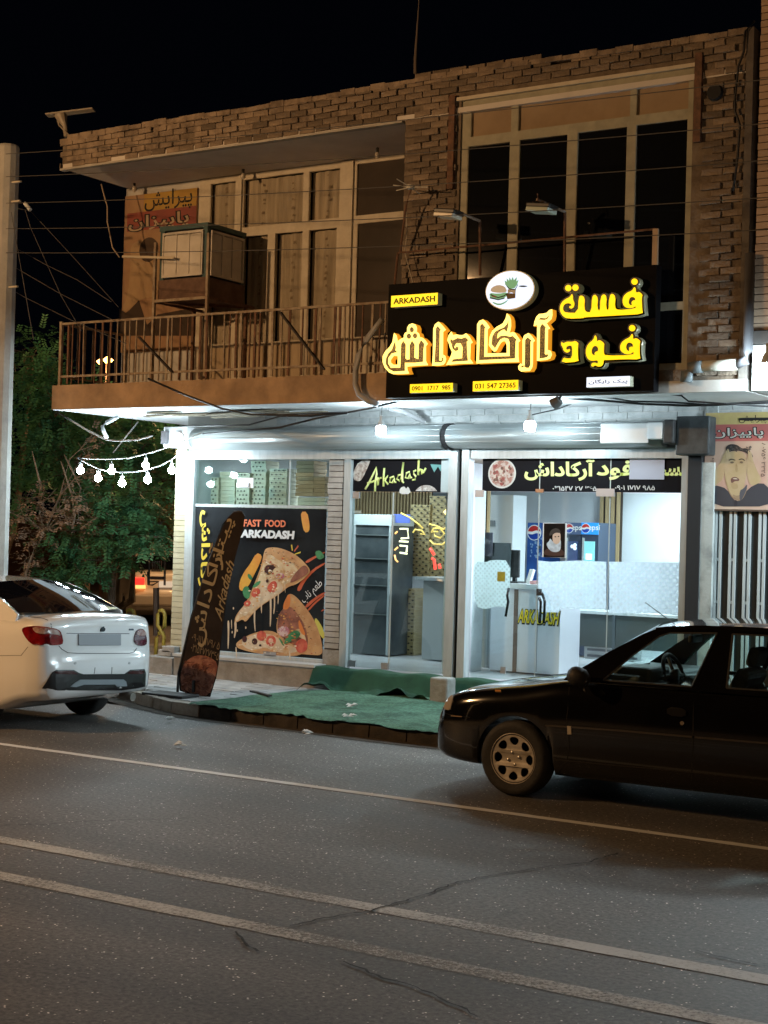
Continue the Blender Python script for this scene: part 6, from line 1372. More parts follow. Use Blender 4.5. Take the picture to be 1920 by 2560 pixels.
def decal(t, body, c, pts, m, name, off=.004, sm=1, step=None, thick=.01):
    """trim piece that follows the bodywork"""
    bvh = body if isinstance(body, BVHTree) else BVHTree.FromPolygons([l2w(t, v.co) for v in body.data.vertices], [tuple(q.vertices) for q in body.data.polygons])
    P2 = [c(*q) for q in (chaikin(pts, sm) if sm else pts)]
    w_ = max(a for a, _ in P2)-min(a for a, _ in P2); h_ = max(b for _, b in P2)-min(b for _, b in P2)
    v2, fs = cdt(P2, step or max(2.5, min(w_, h_)/4)); mb = MB(); hits = []; last = None
    for x, y in v2:
        d = ray(x, y).normalized(); h = bvh.ray_cast(CAM, d)
        if h[0] is None:
            q = CAM+d*((last or l2w(t, (0, 0, .6)))-CAM).length; h = bvh.find_nearest(q)
        last = h[0]; nn = h[1]
        if nn.dot(d) > 0: nn = -nn
        hits.append((h[0], nn))
    k = len(hits)
    for hp_, nn in hits: mb.v.append(tuple(w2l(t, hp_+nn*off)))
    for hp_, nn in hits: mb.v.append(tuple(w2l(t, hp_-nn*thick)))
    for fc in fs: mb.f.append(fc); mb.f.append(tuple(k+i for i in fc[::-1]))
    cnt = {}
    for fc in fs:
        for a, b in zip(fc, fc[1:]+fc[:1]): cnt[(a, b)] = 1
    for (a, b) in list(cnt):
        if (b, a) not in cnt: mb.f.append((a, b, k+b, k+a))
    return mb.build(name, m, t, smooth=False)
def dline(t, body, c, pts, m, name, w=2.2, off=.003):
    L_, R_ = [], []; n_ = len(pts)
    for i, (x, y) in enumerate(pts):
        a, b = pts[max(i-1, 0)], pts[min(i+1, n_-1)]; d = sqrt((b[0]-a[0])**2+(b[1]-a[1])**2) or 1; nx, ny = -(b[1]-a[1])/d*w, (b[0]-a[0])/d*w
        L_.append((x+nx, y+ny)); R_.append((x-nx, y-ny))
    return decal(t, body, c, L_+R_[::-1], m, name, off, 0, 12, .003)
def bvh_of(t, objs):
    V, F = [], []
    for o in objs:
        k = len(V); V += [l2w(t, v.co) for v in o.data.vertices]; F += [tuple(k+i for i in q.vertices) for q in o.data.polygons]
    return BVHTree.FromPolygons(V, F)
tyre_m = mat('tyre_rubber', (.016, .016, .016), .75, c2=(.028, .026, .024), scale=12, bump=.2, bscale=50)
def wheel(t, x, side, w, rim, steer=0, style='steel', r=.305):
    y = side*w; root = MB()
    prof = [(.19, -.09), (.25, -.105), (r-.025, -.10), (r-.005, -.075), (r, -.04), (r, .04), (r-.005, .075), (r-.025, .10), (.25, .105), (.19, .09)]
    tw = root.lathe([(a, b) for a, b in prof], (x, y, r), 'y', 36).build('tyre', tyre_m, t, smooth=True)
    MB().lathe([(.001, -.03*side), (.20, -.03*side), (.20, -.08*side)], (x, y, r), 'y', 24).build('wheel_well_disc', dark_m, tw)
    loops = [ell(0, 0, .188, .188, 36)]
    if style == 'steel':
        for k in range(8):
            a = k*pi/4+pi/8*0; loops.append([(.140*cos(a)+(u*cos(a)-v*sin(a)), .140*sin(a)+(u*sin(a)+v*cos(a))) for u, v in [(.034*cos(q), .040*sin(q)*(1+.25*cos(q))) for q in [i*pi/7 for i in range(14)]]])
    else:
        for k in range(10):
            a = k*pi/5; loops.append([(r_*cos(a+d_), r_*sin(a+d_)) for r_, d_ in ((.06, -.12), (.06, .12), (.165, .2), (.165, -.2))])
    rm = plate('rim', loops, 0, .012, rim, tw, f=lambda a, b, z: (x+a, y+side*(.082-.02*(1-min(1, (a*a+b*b)/.03))+z), r+b))
    MB().lathe([(.185, .07*side), (.20, .098*side), (.205, .092*side), (.195, .06*side)], (x, y, r), 'y', 36).build('rim_lip', rim, tw, smooth=True)
    for k in range(4 if style == 'steel' else 0):
        a = k*pi/2+pi/4+.5; MB().lathe([(.001, .092*side), (.012, .088*side), (.014, .06*side)], (x+.05*cos(a), y, r+.05*sin(a)), 'y', 8).build('wheel_bolt', mat('bolt_steel', (.4, .38, .35), .35, .7), tw)
    return tw
# ---- black saloon on the right
black_paint = mat('black_car_paint', (.0035, .0035, .0038), .12, coat=1.0, c2=(.006, .0055, .0055), scale=2, spec=.4)
yzb = lambda z: .80-(z-.97)*.40
PB = dict(hw=[(-3.52, .55), (-3.48, .70), (-3.3, .80), (-2.9, .84), (-2.0, .848), (-.5, .848), (.2, .845), (.5, .83), (.68, .79), (.78, .72), (.84, .62), (.875, .48)],
          zc=[(-3.52, .62), (-3.50, .95), (-3.4, 1.02), (-3.0, 1.05), (-2.5, 1.02), (-1.5, 1.0), (-.55, .995), (-.40, .985), (0, .93), (.4, .865), (.62, .81), (.70, .77), (.76, .70), (.80, .62), (.83, .575), (.86, .55), (.875, .50)],
          zs=[(-3.52, .36), (-3.3, .26), (-3.0, .2), (-.5, .19), (.45, .21), (.8, .26), (.875, .34)], drop=[(-4, .05), (-.5, .045), (0, .07), (.6, .05), (.9, .03)], tumble=yzb,
          side=[(-.40, .96), (-.42, .985), (-.74, 1.20), (-1.00, 1.355), (-1.12, 1.405), (-1.35, 1.435), (-1.9, 1.45), (-2.5, 1.42), (-2.75, 1.30), (-3.05, 1.06), (-3.05, .96)],
          holes=[[(-.74, .985), (-.95, 1.19), (-1.14, 1.345), (-1.22, 1.375), (-1.60, 1.395), (-1.47, .99)], [(-1.74, 1.0), (-1.72, 1.395), (-2.2, 1.40), (-2.32, 1.35), (-2.36, 1.01)], [(-2.44, 1.02), (-2.42, 1.32), (-2.52, 1.3), (-2.72, 1.03)]],
          roofline=[(-2.52, 1.425), (-1.9, 1.455), (-1.35, 1.44), (-1.10, 1.41)], wind=(-.42, .98, .74, -1.10, 1.40, .60, .12, .035), rearw=(-3.0, 1.05, .70, -2.5, 1.42, .60, -.10, .03))
bk, bbody = car('black_saloon_car', 'black four door saloon parked at the right with steel wheel and open view through', (-5.80, -5.95, 0), pi, PB, black_paint, car_glass_m)
rim_s = mat('bare_steel_rim', (.62, .57, .50), .42, .35, c2=(.42, .37, .30), scale=9, detail=8)
wheel(bk, 0, 1, .765, rim_s); wheel(bk, 0, -1, .765, rim_s); wheel(bk, -2.67, 1, .765, rim_s); wheel(bk, -2.67, -1, .765, rim_s)
c60 = crop(1050, 1500, 1.907); bvb = bvh_of(bk, [bbody])
gapm = mat('panel_gap', (.002, .002, .002), .9); stripm = mat('side_rub_strip', (.05, .04, .03), .35, coat=.6)
dline(bk, bvb, c60, [(712, 415), (706, 520), (700, 560), (708, 620), (712, 700), (700, 770), (650, 840)], gapm, 'door_gap', 2.0)
dline(bk, bvb, c60, [(1308, 425), (1303, 560), (1302, 700), (1295, 860)], gapm, 'door_gap', 2.2)
dline(bk, bvb, c60, [(600, 598), (700, 604), (950, 622), (1298, 652)], stripm, 'rub_strip', 4, .010)
dline(bk, bvb, c60, [(1312, 654), (1480, 668), (1670, 684)], stripm, 'rub_strip', 4, .010)
decal(bk, bvb, c60, [(704, 600), (722, 601), (724, 640), (706, 640)], mat('pale_strip_end', (.45, .4, .33), .5), 'strip_end_cap', .012, 0)
decal(bk, bvb, c60, [(1178, 510), (1270, 518), (1268, 560), (1180, 550)], mat('black_handle', (.006, .006, .006), .3), 'door_handle', .012, 1)
decal(bk, bvb, c60, ell(1250, 587, 10, 10, 10), mat('chrome_lock', (.6, .5, .4), .25, .8), 'door_lock', .006, 0)
decal(bk, bvb, c60, [(360, 430), (386, 431), (386, 440), (360, 439)], mat('amber_repeater', (.6, .28, .08), .3), 'side_repeater', .008, 0)
decal(bk, bvb, c60, [(112, 520), (128, 480), (158, 450), (160, 470), (150, 505), (146, 526)], mat('headlamp_glass', (.55, .5, .45), .12, .3), 'headlamp', .008, 1)
dline(bk, bvb, c60, [(75, 540), (150, 548), (235, 560)], gapm, 'bumper_gap', 2.5)
dline(bk, bvb, c60, [(150, 552), (200, 556)], mat('bumper_trim', (.30, .2, .12), .4), 'bumper_trim', 2.0, .006)
dline(bk, bvb, c60, [(190, 424), (300, 396), (450, 374), (600, 360), (700, 350)], gapm, 'bonnet_gap', 1.4)
dline(bk, bvb, c60, [(640, 760), (900, 785), (1200, 812), (1660, 860)], mat('sill_crease', (.012, .009, .008), .5), 'sill_line', 2.0)
# mirror, interior
mm_ = MB(); mm_.v = []
MB().tube([(-.62, .83, .985), (-.60, .90, 1.0), (-.60, 1.0, 1.02), (-.61, 1.03, 1.02)], [.04, .075, .075, .03], 12).build('door_mirror', black_m, bk, smooth=True)
MB().tube([(-.62, -.83, .985), (-.60, -.90, 1.0), (-.60, -1.0, 1.02), (-.61, -1.03, 1.02)], [.04, .075, .075, .03], 12).build('door_mirror', black_m, bk, smooth=True)
seat_m = mat('dark_seat_fabric', (.03, .032, .035), .85, c2=(.05, .052, .055), scale=20)
for sy in (.36, -.36):
    MB().bar((-1.62, sy, .75), (-1.80, sy, 1.12), .46, .12).build('front_seat_back', seat_m, bk, bevel=.04)
    MB().bar((-1.80, sy, 1.14), (-1.84, sy, 1.29), .26, .09).build('headrest', seat_m, bk, bevel=.035)
MB().bar((-2.55, 0, .8), (-2.72, 0, 1.13), 1.25, .14).build('rear_seat_back', seat_m, bk, bevel=.04)
for sy in (.35, -.35): MB().bar((-2.7, sy, 1.1), (-2.73, sy, 1.24), .28, .09).build('headrest', seat_m, bk, bevel=.035)
MB().box((-1.0, -.70, .90), (-.50, .70, 1.03)).build('dashboard', mat('dash_plastic', (.05, .055, .055), .6), bk, bevel=.03)
MB().box((-1.05, .18, .95), (-.72, .60, 1.085)).build('instrument_hood', mat('dash_plastic', (.05, .055, .055), .6), bk, bevel=.03)
sw = []; cx_, cz_ = -1.16, 1.02
tw = MB(); ring = [(cx_+.065*sin(a)*1.0, .37+.185*cos(a), cz_+.165*sin(a)) for a in [i*2*pi/24 for i in range(25)]]
tw.tube(ring, .017, 8, cap=False); tw.tube([(cx_, .37, cz_), (cx_+.06, .37, cz_+.15)], .015, 6); tw.tube([(cx_, .20, cz_), (cx_, .54, cz_)], .018, 6); tw.tube([(cx_, .37, cz_), (cx_+.25, .37, cz_-.1)], .03, 8); tw.lathe([(.001, -.03), (.06, -.02), (.055, .02), (.001, .03)], (cx_, .37, cz_), 'x', 12)
tw.build('steering_wheel', black_m, bk, smooth=True)
MB().box((-1.20, -.12, 1.27), (-1.16, .12, 1.335)).build('interior_mirror', black_m, bk, bevel=.015)
MB().tube([(-1.16, 0, 1.33), (-1.10, 0, 1.40)], .01, 6).build('mirror_stalk', black_m, bk)
MB().bar((-.40, .2, .995), (-.62, -.4, 1.04), .02, .012).build('wiper', black_m, bk)
MB().tube([(-1.22, .55, 1.44), (-1.0, .62, 1.60)], .004, 5).build('radio_aerial', black_m, bk)

# ---- white saloon on the left
white_paint = mat('white_car_paint', (.80, .81, .82), .22, coat=1.0)
yzw = lambda z: .80-(z-1.10)*.42
tint_m = mat('black_tinted_glass', (.004, .004, .006), .05, spec=.35)
PW = dict(hw=[(-3.66, .56), (-3.64, .68), (-3.60, .76), (-3.52, .825), (-3.38, .862), (-3.15, .874), (-2.67, .878), (-1.5, .872), (0, .865), (.5, .84), (.75, .72), (.85, .5)],
          zc=[(-3.66, .60), (-3.65, .68), (-3.63, .74), (-3.605, .78), (-3.595, .90), (-3.585, 1.02), (-3.565, 1.10), (-3.52, 1.145), (-3.42, 1.165), (-3.15, 1.185), (-2.9, 1.19), (-1.5, 1.06), (-.5, 1.02), (.4, .92), (.75, .78), (.85, .6)],
          zs=[(-3.66, .40), (-3.6, .34), (-3.3, .30), (-3.0, .2), (-.5, .19), (.6, .22), (.85, .3)], drop=[(-3.7, .02), (-3.5, .04), (-3.1, .09), (-2, .08), (0, .07), (.9, .03)], tumble=yzw,
          side=[(-.5, 1.0), (-1.12, 1.40), (-1.4, 1.46), (-1.9, 1.48), (-2.5, 1.44), (-2.9, 1.30), (-3.18, 1.17), (-3.18, 1.05), (-.5, .96)],
          holes=[[(-.85, 1.03), (-1.25, 1.39), (-1.65, 1.41), (-1.6, 1.05)], [(-1.75, 1.06), (-1.75, 1.41), (-2.3, 1.39), (-2.42, 1.12)]],
          roofline=[(-2.50, 1.44), (-1.9, 1.475), (-1.4, 1.465), (-1.10, 1.41)], crown=.04, wind=(-.5, 1.0, .76, -1.12, 1.42, .62, .12, .035), rearw=(-3.16, 1.185, .735, -2.48, 1.452, .60, -.14, .036), rearglass=tint_m)
wc, wbody = car('white_saloon_car', 'shiny white four door saloon parked at the kerb on the left, seen from behind', (-14.62, -6.0, 0), pi, PW, white_paint, tint_m)
rim_w = mat('dark_alloy', (.05, .05, .055), .4, .6)
for x in (0, -2.67):
    for s_ in (1, -1): wheel(wc, x, s_, .775, rim_w, style='alloy', r=.32)
bvw = bvh_of(wc, [wbody])
redl = mat('red_lamp_lens', (.28, .008, .010), .08, coat=1.0, c2=(.10, .004, .006), scale=9, spec=.6); cll = mat('clear_lamp_lens', (.55, .45, .42), .08, coat=1.0, c2=(.25, .08, .06), scale=14)
dredl = mat('dark_red_lens', (.09, .008, .018), .1, coat=1.0)
decal(wc, bvw, cW, [(228, 720), (265, 695), (370, 682), (520, 703), (600, 722), (632, 760), (652, 865), (605, 885), (360, 882), (310, 855), (260, 790)], redl, 'tail_lamp', .012, 1)
decal(wc, bvw, cW, [(340, 692), (520, 712), (596, 735), (625, 790), (560, 770), (420, 770), (360, 745)], cll, 'lamp_window', .018, 1)
decal(wc, bvw, cW, [(1395, 770), (1415, 725), (1465, 708), (1500, 740), (1518, 830), (1508, 885), (1440, 890), (1390, 860), (1384, 820)], dredl, 'tail_lamp', .012, 1)
decal(wc, bvw, cW, [(1415, 735), (1465, 715), (1500, 745), (1508, 785), (1405, 785)], cll, 'lamp_window', .018, 1)
blkpl = mat('black_bumper_plastic', (.010, .010, .011), .35, c2=(.016, .016, .017), scale=20)
decal(wc, bvw, cW, [(435, 1330), (480, 1265), (540, 1165), (580, 1140), (760, 1140), (815, 1172), (860, 1184), (1290, 1180), (1350, 1138), (1490, 1130), (1506, 1170), (1500, 1310), (1400, 1328), (1250, 1345), (900, 1352), (600, 1352)], blkpl, 'lower_bumper', .010, 0)
decal(wc, bvw, cW, [(570, 1150), (740, 1150), (790, 1175), (800, 1190), (560, 1180)], mat('dull_red_reflector', (.05, .010, .012), .25), 'reflector', .016, 1)
decal(wc, bvw, cW, [(1330, 1150), (1480, 1142), (1490, 1180), (1310, 1185)], mat('dull_red_reflector', (.05, .010, .012), .25), 'reflector', .016, 1)
decal(wc, bvw, cW, [(722, 1312), (770, 1270), (820, 1240), (1270, 1238), (1296, 1260), (1306, 1308), (1200, 1312), (1180, 1290), (860, 1292), (780, 1316)], mat('silver_skid_trim', (.30, .34, .38), .35, .4), 'skid_trim', .018, 0)
plm = mat('number_plate', (.33, .36, .40), .5)
decal(wc, bvw, cW, [(808, 770), (1245, 770), (1245, 885), (808, 885)], plm, 'number_plate', .014, 0)
gapw = mat('white_panel_gap', (.05, .05, .055), .7)
dline(wc, bvw, cW, [(690, 760), (900, 764), (1340, 764)], gapw, 'boot_recess_line', 3.2)
dline(wc, bvw, cW, [(290, 590), (420, 600), (495, 625), (528, 665), (535, 702)], gapw, 'boot_gap', 3)
dline(wc, bvw, cW, [(608, 888), (640, 925), (700, 960), (800, 968), (1100, 970), (1340, 968), (1390, 955), (1418, 915)], gapw, 'boot_gap', 3)
dline(wc, bvw, cW, [(985, 1115), (975, 1180)], mat('bumper_slit', (.12, .12, .12), .6), 'bumper_slit', 3); dline(wc, bvw, cW, [(1160, 1112), (1156, 1180)], mat('bumper_slit', (.12, .12, .12), .6), 'bumper_slit', 3)
decal(wc, bvw, cW, [(1035, 735), (1045, 705), (1060, 692), (1076, 690), (1074, 702), (1088, 712), (1080, 742), (1045, 745)], mat('dark_emblem', (.02, .025, .03), .3, .6), 'emblem', .010, 1)
for i, (x, w_) in enumerate(((1345, 9), (1362, 8), (1378, 7))): decal(wc, bvw, cW, [(x-w_+2, 712), (x+w_-4, 714), (x+w_-3, 730), (x-w_, 730)], mat('chrome_letters', (.12, .14, .17), .3, .7), 'badge_letter', .008, 0)
decal(wc, bvw, cW, ell(778, 1070, 13, 13, 10), mat('parking_sensor', (.42, .44, .45), .4), 'parking_sensor', .004, 0); decal(wc, bvw, cW, ell(1340, 1070, 10, 13, 10), mat('parking_sensor', (.42, .44, .45), .4), 'parking_sensor', .004, 0)
dline(wc, bvw, cW, [(0, 992), (120, 990), (220, 990), (290, 900)], gapw, 'bumper_gap', 1.6)
decal(wc, bvw, cW, ell(-5, 430, 30, 110, 16), mat('white_flap', (.60, .61, .62), .25, coat=1), 'fuel_flap', .003, 0)
MB().tube([(-3.5, -.45, .30), (-3.66, -.45, .29)], .045, 12).build('exhaust', mat('exhaust_steel', (.35, .33, .3), .4, .7), wc)
MB().box((-3.50, -.7, .36), (-3.0, .7, .42)).build('rear_axle_shield', dark_m, wc)
# ---- far saloon in the side street
PF = dict(PW); bg_paint = mat('beige_old_paint', (.60, .52, .44), .4, coat=.3)
fl_ = W(425, 1566, Z=0); az = atan2(fl_.y-CAM.y, fl_.x-CAM.x)+radians(9)
fcl = Vector((fl_.x, fl_.y, 0))+Vector((cos(az), sin(az), 0))*3.6
fc, fbody = car('beige_saloon_car', 'old beige saloon with one glowing tail lamp parked in the dark side street', (fcl.x, fcl.y, 0), az, PF, bg_paint, tint_m)
for x in (0, -2.67):
    for s_ in (1, -1): wheel(fc, x, s_, .775, rim_w, style='alloy')
MB().box((-3.68, .58, .86), (-3.52, .80, 1.02)).build('tail_lamp', emis('glowing_red_lamp', (1.0, .03, .02), 1.6), fc, bevel=.02)
MB().box((-3.685, .55, .79), (-3.60, .78, .86)).build('lamp_indicator', emis('glowing_amber_lamp', (1.0, .35, .1), 2.5), fc)
MB().box((-3.67, -.80, .80), (-3.52, -.52, 1.02)).build('tail_lamp', redl, fc, bevel=.02)
MB().box((-3.65, -.26, .82), (-3.60, .26, .95)).build('number_plate', emis('lit_plate', (.9, .8, .65), .45), fc)
MB().box((-3.70, -.84, .42), (-3.5, .84, .68)).build('rear_bumper', mat('beige_bumper', (.36, .31, .26), .5), fc, bevel=.05)

# ================================================================= INTERIOR OF THE SHOP
ctr = thing('service_counter', 'white service counter with yellow Arkadash lettering inside the entrance', 'counter', (-9.4, 0, F0))
cwh = mat('counter_white', (.68, .68, .74), .3)
K0, K1 = W(*c8(612, 1500), Y=-.62).x, W(*c8(1108, 1500), Y=-.62).x
MB().box((K0-.35, -.62, F0), (K1, -.05, F0+1.04)).build('cabinet', cwh, ctr)
MB().box((K0-.4, -.68, F0+1.04), (K1+.03, 0, F0+1.10)).build('worktop', mat('worktop_white', (.75, .75, .78), .2), ctr)
MB().box((K0-.02, -.628, F0), (K0+.035, -.6205, F0+1.03)).build('brown_edge', mat('brown_edge_strip', (.16, .11, .09), .4), ctr)
for x in ((K0+K1)/2,): MB().box((x-.004, -.6235, F0+.02), (x+.004, -.6205, F0+1.02)).build('joint', mat('thin_joint', (.25, .25, .28), .5), ctr)
q = W(*c8(868, 1515), Y=-.63); tw_ = (K1-K0)*.93
text('lettering_shadow', 'ARKADASH', (q.x, q.z-.006), tw_+.03, .20, mat('print_black', (.01, .01, .01), .7), ctr, Y=-.626, off=.07, shear=.3)
text('lettering', 'ARKADASH', (q.x, q.z), tw_, .17, mat('gold_vinyl', (.85, .62, .02), .4), ctr, Y=-.630, off=.02, shear=.3)
bench = thing('prep_table', 'dark glass fronted preparation table on thin steel legs behind the entrance', 'table', (-7.2, .35, F0))
y0 = .35; e0 = W(*c8(1120, 1460), Y=y0); e1 = W(*c8(1548, 1850), Y=y0)
MB().box((e0.x, y0, e1.z), (-5.98-.06, y0+.02, e0.z)).build('dark_panel', mat('dark_green_panel', (.05, .065, .065), .3), bench)
MB().box((e0.x-.02, y0-.02, e0.z), (-6.04, y0+.6, e0.z+.035)).build('table_top', alu_m, bench)
for x in (e0.x, e0.x+.75, -6.1): MB().box((x-.02, y0-.018, F0), (x+.02, y0-.001, e0.z)).build('leg', mat('dark_leg', (.08, .1, .11), .4, .4), bench)
MB().box((e0.x+.2, y0+.3, F0+.12), (e0.x+.9, y0+.55, F0+.3)).build('shelf_bin', white_m, bench)
for zz in (F0+.15, F0+.23): MB().box((e0.x+.25, y0+.28, zz), (e0.x+.95, y0+.30, zz+.03)).build('shelf_slat', mat('grey_shelf', (.2, .22, .25), .4), bench)
# computer on the counter
pc = thing('till_monitor', 'black computer monitor and till on the counter', 'monitor', (-9.2, -.4, F0+1.1))
MB().box((-9.33, -.50, F0+1.10), (-9.10, -.22, F0+1.12)).build('foot', black_m, pc); MB().box((-9.23, -.4, F0+1.12), (-9.19, -.34, F0+1.25)).build('stem', black_m, pc)
MB().box((-9.37, -.42, F0+1.17), (-9.13, -.38, F0+1.52)).build('screen', black_m, pc, bevel=.008)
tl2 = thing('card_reader', 'white card reader and receipt papers beside the monitor', 'card reader', (-8.95, -.4, F0+1.1))
MB().bar((-9.0, -.4, F0+1.10), (-8.97, -.35, F0+1.28), .09, .04).build('body', white_m, tl2, bevel=.01); MB().box((-8.93, -.5, F0+1.10), (-8.72, -.35, F0+1.14)).build('paper_stack', mat('reddish_paper', (.5, .25, .25), .6), tl2)
# drinks fridges with round tricolour logo
def roundlogo(par, x, z, r, Y):
    plate('logo_disc', [ell(x, z, r, r, 28)], Y-.004, .003, mat('logo_white', (.8, .8, .8), .4, emit=.25), par)
    up = [(x+r*.9*cos(a), z+r*.9*sin(a)) for a in [radians(d) for d in range(10, 171, 16)]]; plate('logo_red', [up+[(x-r*.3, z+r*.12), (x+r*.3, z+r*.30)]], Y-.006, .0015, mat('logo_red', (.5, .02, .02), .4, emit=.2), par)
    dn = [(x+r*.9*cos(a), z+r*.9*sin(a)) for a in [radians(d) for d in range(190, 351, 16)]]; plate('logo_blue', [dn+[(x+r*.3, z-r*.05), (x-r*.3, z-r*.25)]], Y-.006, .0015, mat('logo_blue', (.01, .05, .35), .4, emit=.2), par)
blue_m = mat('drinks_blue', (.012, .05, .22), .35, c2=(.03, .12, .38), scale=2, emit=.12, ecol=(.05, .2, .7))
Yf = 2.55
for i, (xa, xb) in enumerate((((750, 915)), (1165, 1345), (1350, 1535))):
    fg = thing('drinks_fridge', ['tall blue drinks fridge side with a large round logo and droplets', 'dark blue drinks fridge with grey header beside the portrait', 'open fronted drinks fridge with bright blue lit header'][i], 'fridge', tuple(W(*c8((xa+xb)/2, 1400), Y=Yf)), 'drinks fridges along the back wall')
    a = W(*c8(xa, 470), Y=Yf); b = W(*c8(xb, 470), Y=Yf); zt_ = a.z
    MB().box((a.x, Yf, F0), (b.x, Yf+.6, zt_)).build('cabinet', blue_m if i == 0 else mat('fridge_dark_blue', (.03, .05, .09), .35), fg)
    if i == 0:
        q = W(*c8(822, 582), Y=Yf); roundlogo(fg, q.x, q.z, .115, Yf)
        dr = MB(); 
        for _ in range(26):
            u = W(*c8(random.uniform(770, 900), random.uniform(650, 860)), Y=Yf-.004); s_ = random.uniform(.006, .02); dr.quad((u.x-s_, u.y, u.z-s_), (u.x+s_, u.y, u.z-s_), (u.x+s_, u.y, u.z+s_*1.6), (u.x-s_, u.y, u.z+s_*1.6))
        dr.build('printed_droplets', mat('droplet_print', (.3, .45, .7), .4), fg)
    else:
        hz = W(*c8(xa, 600), Y=Yf).z
        hm = emis('fridge_header_glow', (.02, .28, .85), .9) if i == 2 else mat('fridge_header_dark', (.06, .10, .20), .3, emit=.1, ecol=(.2, .3, .6))
        hd = MB().box((a.x, Yf-.02, hz), (b.x, Yf-.001, zt_)).build('header', hm, fg)
        q = W(*c8(xa+48, 535), Y=Yf); roundlogo(fg, q.x, q.z, .07, Yf-.022)
        q = W(*c8(xa+120, 535), Y=Yf); text('lettering', 'pepsi', (q.x, q.z), .24, .10, mat('logo_white', (.8, .8, .8), .4, emit=.25), fg, Y=Yf-.026, off=.01)
        dz0 = W(*c8(xa, 875), Y=Yf).z
        dmm = emis('fridge_inner_glow', (.30, .75, .80), .7) if i == 2 else mat('fridge_door_blue', (.04, .07, .16), .15, emit=.1, ecol=(.2, .3, .8))
        MB().box((a.x+.05, Yf-.015, .9), (b.x-.05, Yf-.002, hz-.1)).build('door', dmm, fg)
        MB().box((a.x+.02, Yf-.02, .85), (a.x+.05, Yf-.002, hz-.05)).build('door_frame', alu_m, fg)
        if i == 2:
            MB().box((b.x-.18, Yf-.022, dz0), (b.x-.09, Yf-.016, hz-.28)).build('lamp_strip', emis('fridge_tube', (.8, .95, 1), 3), fg)
        else:
            for (u, v) in ((1270, 720), (1270, 755), (1240, 735)): q = W(*c8(u, v), Y=Yf-.02); MB().lathe([(.001, -.01), (.028, 0), (.001, .01)], q, 'y', 10).build('reflected_lamp', emis('lamp_reflection_glow', (.8, .9, 1), 1.5), fg)  # glowing discs stand in for lamps mirrored in the fridge door
pr = thing('framed_portrait', 'portrait print of a white bearded man in a dark turban on the entrance glass', 'picture', tuple(W(*c8(1040, 865), Y=YS+.03)))
Yp = YS-.030
a = W(*c8(918, 472), Y=Yp); b = W(*c8(1172, 862), Y=Yp); MB().box((a.x, Yp, b.z), (b.x, Yp+.004, a.z)).build('white_border', white_m, pr)
def s8(pts, m, i, sm=2): return plate('printed_shape', [chaikin(px(c8, pts, Yp), sm)], Yp-.002-.0005*i, .0004, m, pr)
s8([(930, 480), (1165, 480), (1158, 855), (925, 852)], mat('portrait_dark', (.008, .006, .005), .6, c2=(.02, .012, .009), scale=4, spec=.05), 1, 0)
s8([(930, 780), (1000, 740), (1120, 760), (1158, 800), (1158, 840), (928, 838)], mat('portrait_robe', (.05, .018, .012), .6), 2)
s8([(1025, 590), (1060, 565), (1110, 580), (1115, 640), (1105, 700), (1050, 715), (1025, 680)], mat('portrait_skin', (.60, .42, .32), .6), 3)
s8([(1000, 640), (1025, 680), (1060, 715), (1100, 700), (1115, 640), (1118, 770), (1080, 800), (1000, 790), (950, 710), (985, 680)], mat('portrait_beard', (.60, .66, .72), .7, c2=(.38, .42, .48), scale=20), 4)
s8([(985, 620), (1000, 560), (1050, 530), (1105, 545), (1120, 590), (1060, 580), (1020, 610)], mat('portrait_turban', (.03, .02, .016), .7), 5)
s8([(1045, 625), (1060, 620), (1068, 630), (1050, 636)], MATS['portrait_turban'], 5, 1); s8([(1082, 620), (1098, 616), (1100, 628), (1086, 632)], MATS['portrait_turban'], 5, 1)
# slatted wall parts
slat_m = mat('honey_wood_slat', (.42, .30, .16), .5, c2=(.5, .37, .2), scale=4, stretch=(8, 8, .5)); slatb = mat('slat_backing', (.06, .045, .035), .8)
def slats(lab, x0, x1, Y, z0, z1, pitch=.07, grp=None):
    t = thing('slat_panel', lab, 'wall panel', (x0, Y, z0)); MB().box((x0, Y+.02, z0), (x1, Y+.04, z1)).build('backing', slatb, t); x = x0+.01
    while x < x1-.02: MB().box((x, Y-.01, z0), (x+pitch*.55, Y+.019, z1)).build('slat', slat_m, t); x += pitch
A = lambda u, v, Y: W(*c8(u, v), Y=Y)
slats('honey wood slats on the wall left of the counter', A(200, 300, 1.2).x, A(320, 300, 1.2).x, 1.2, F0, 3.0)
slats('honey wood slats beside the right end of the fridges', W(*c5(805, 600), Y=3.3).x, W(*c5(918, 600), Y=3.3).x, 3.3, F0, 3.0, .09)
slats('pale slats across the wall above the glass cabinet in the left bay', W(*c7(110, 500), Y=1.6).x, W(*c7(880, 500), Y=1.6).x, 1.6, 2.2, 3.05, .055)
dw = thing('white_cupboard', 'tall white cupboard doors with a small grey switch behind the counter', 'cupboard', tuple(A(450, 900, 1.5)))
MB().box((A(325, 300, 1.5).x, 1.5, F0), (A(590, 300, 1.5).x, 1.9, A(450, 165, 1.5).z)).build('door', mat('cupboard_white', (.62, .64, .66), .4), dw)
MB().box((A(325, 480, 1.5).x, 1.47, A(325, 508, 1.5).z), (A(388, 480, 1.5).x, 1.499, A(388, 448, 1.5).z)).build('switch_plate', mat('switch_grey', (.2, .22, .23), .5), dw)
gd = thing('glass_display', 'dark glass display screen standing on the counter end', 'display case', tuple(A(400, 880, -.2)))
MB().box((A(215, 690, -.45).x, -.45, F0+1.10), (A(565, 690, -.45).x, -.44, A(300, 690, -.45).z)).build('glass', mat('smoked_glass', (.06, .075, .08), .1), gd)
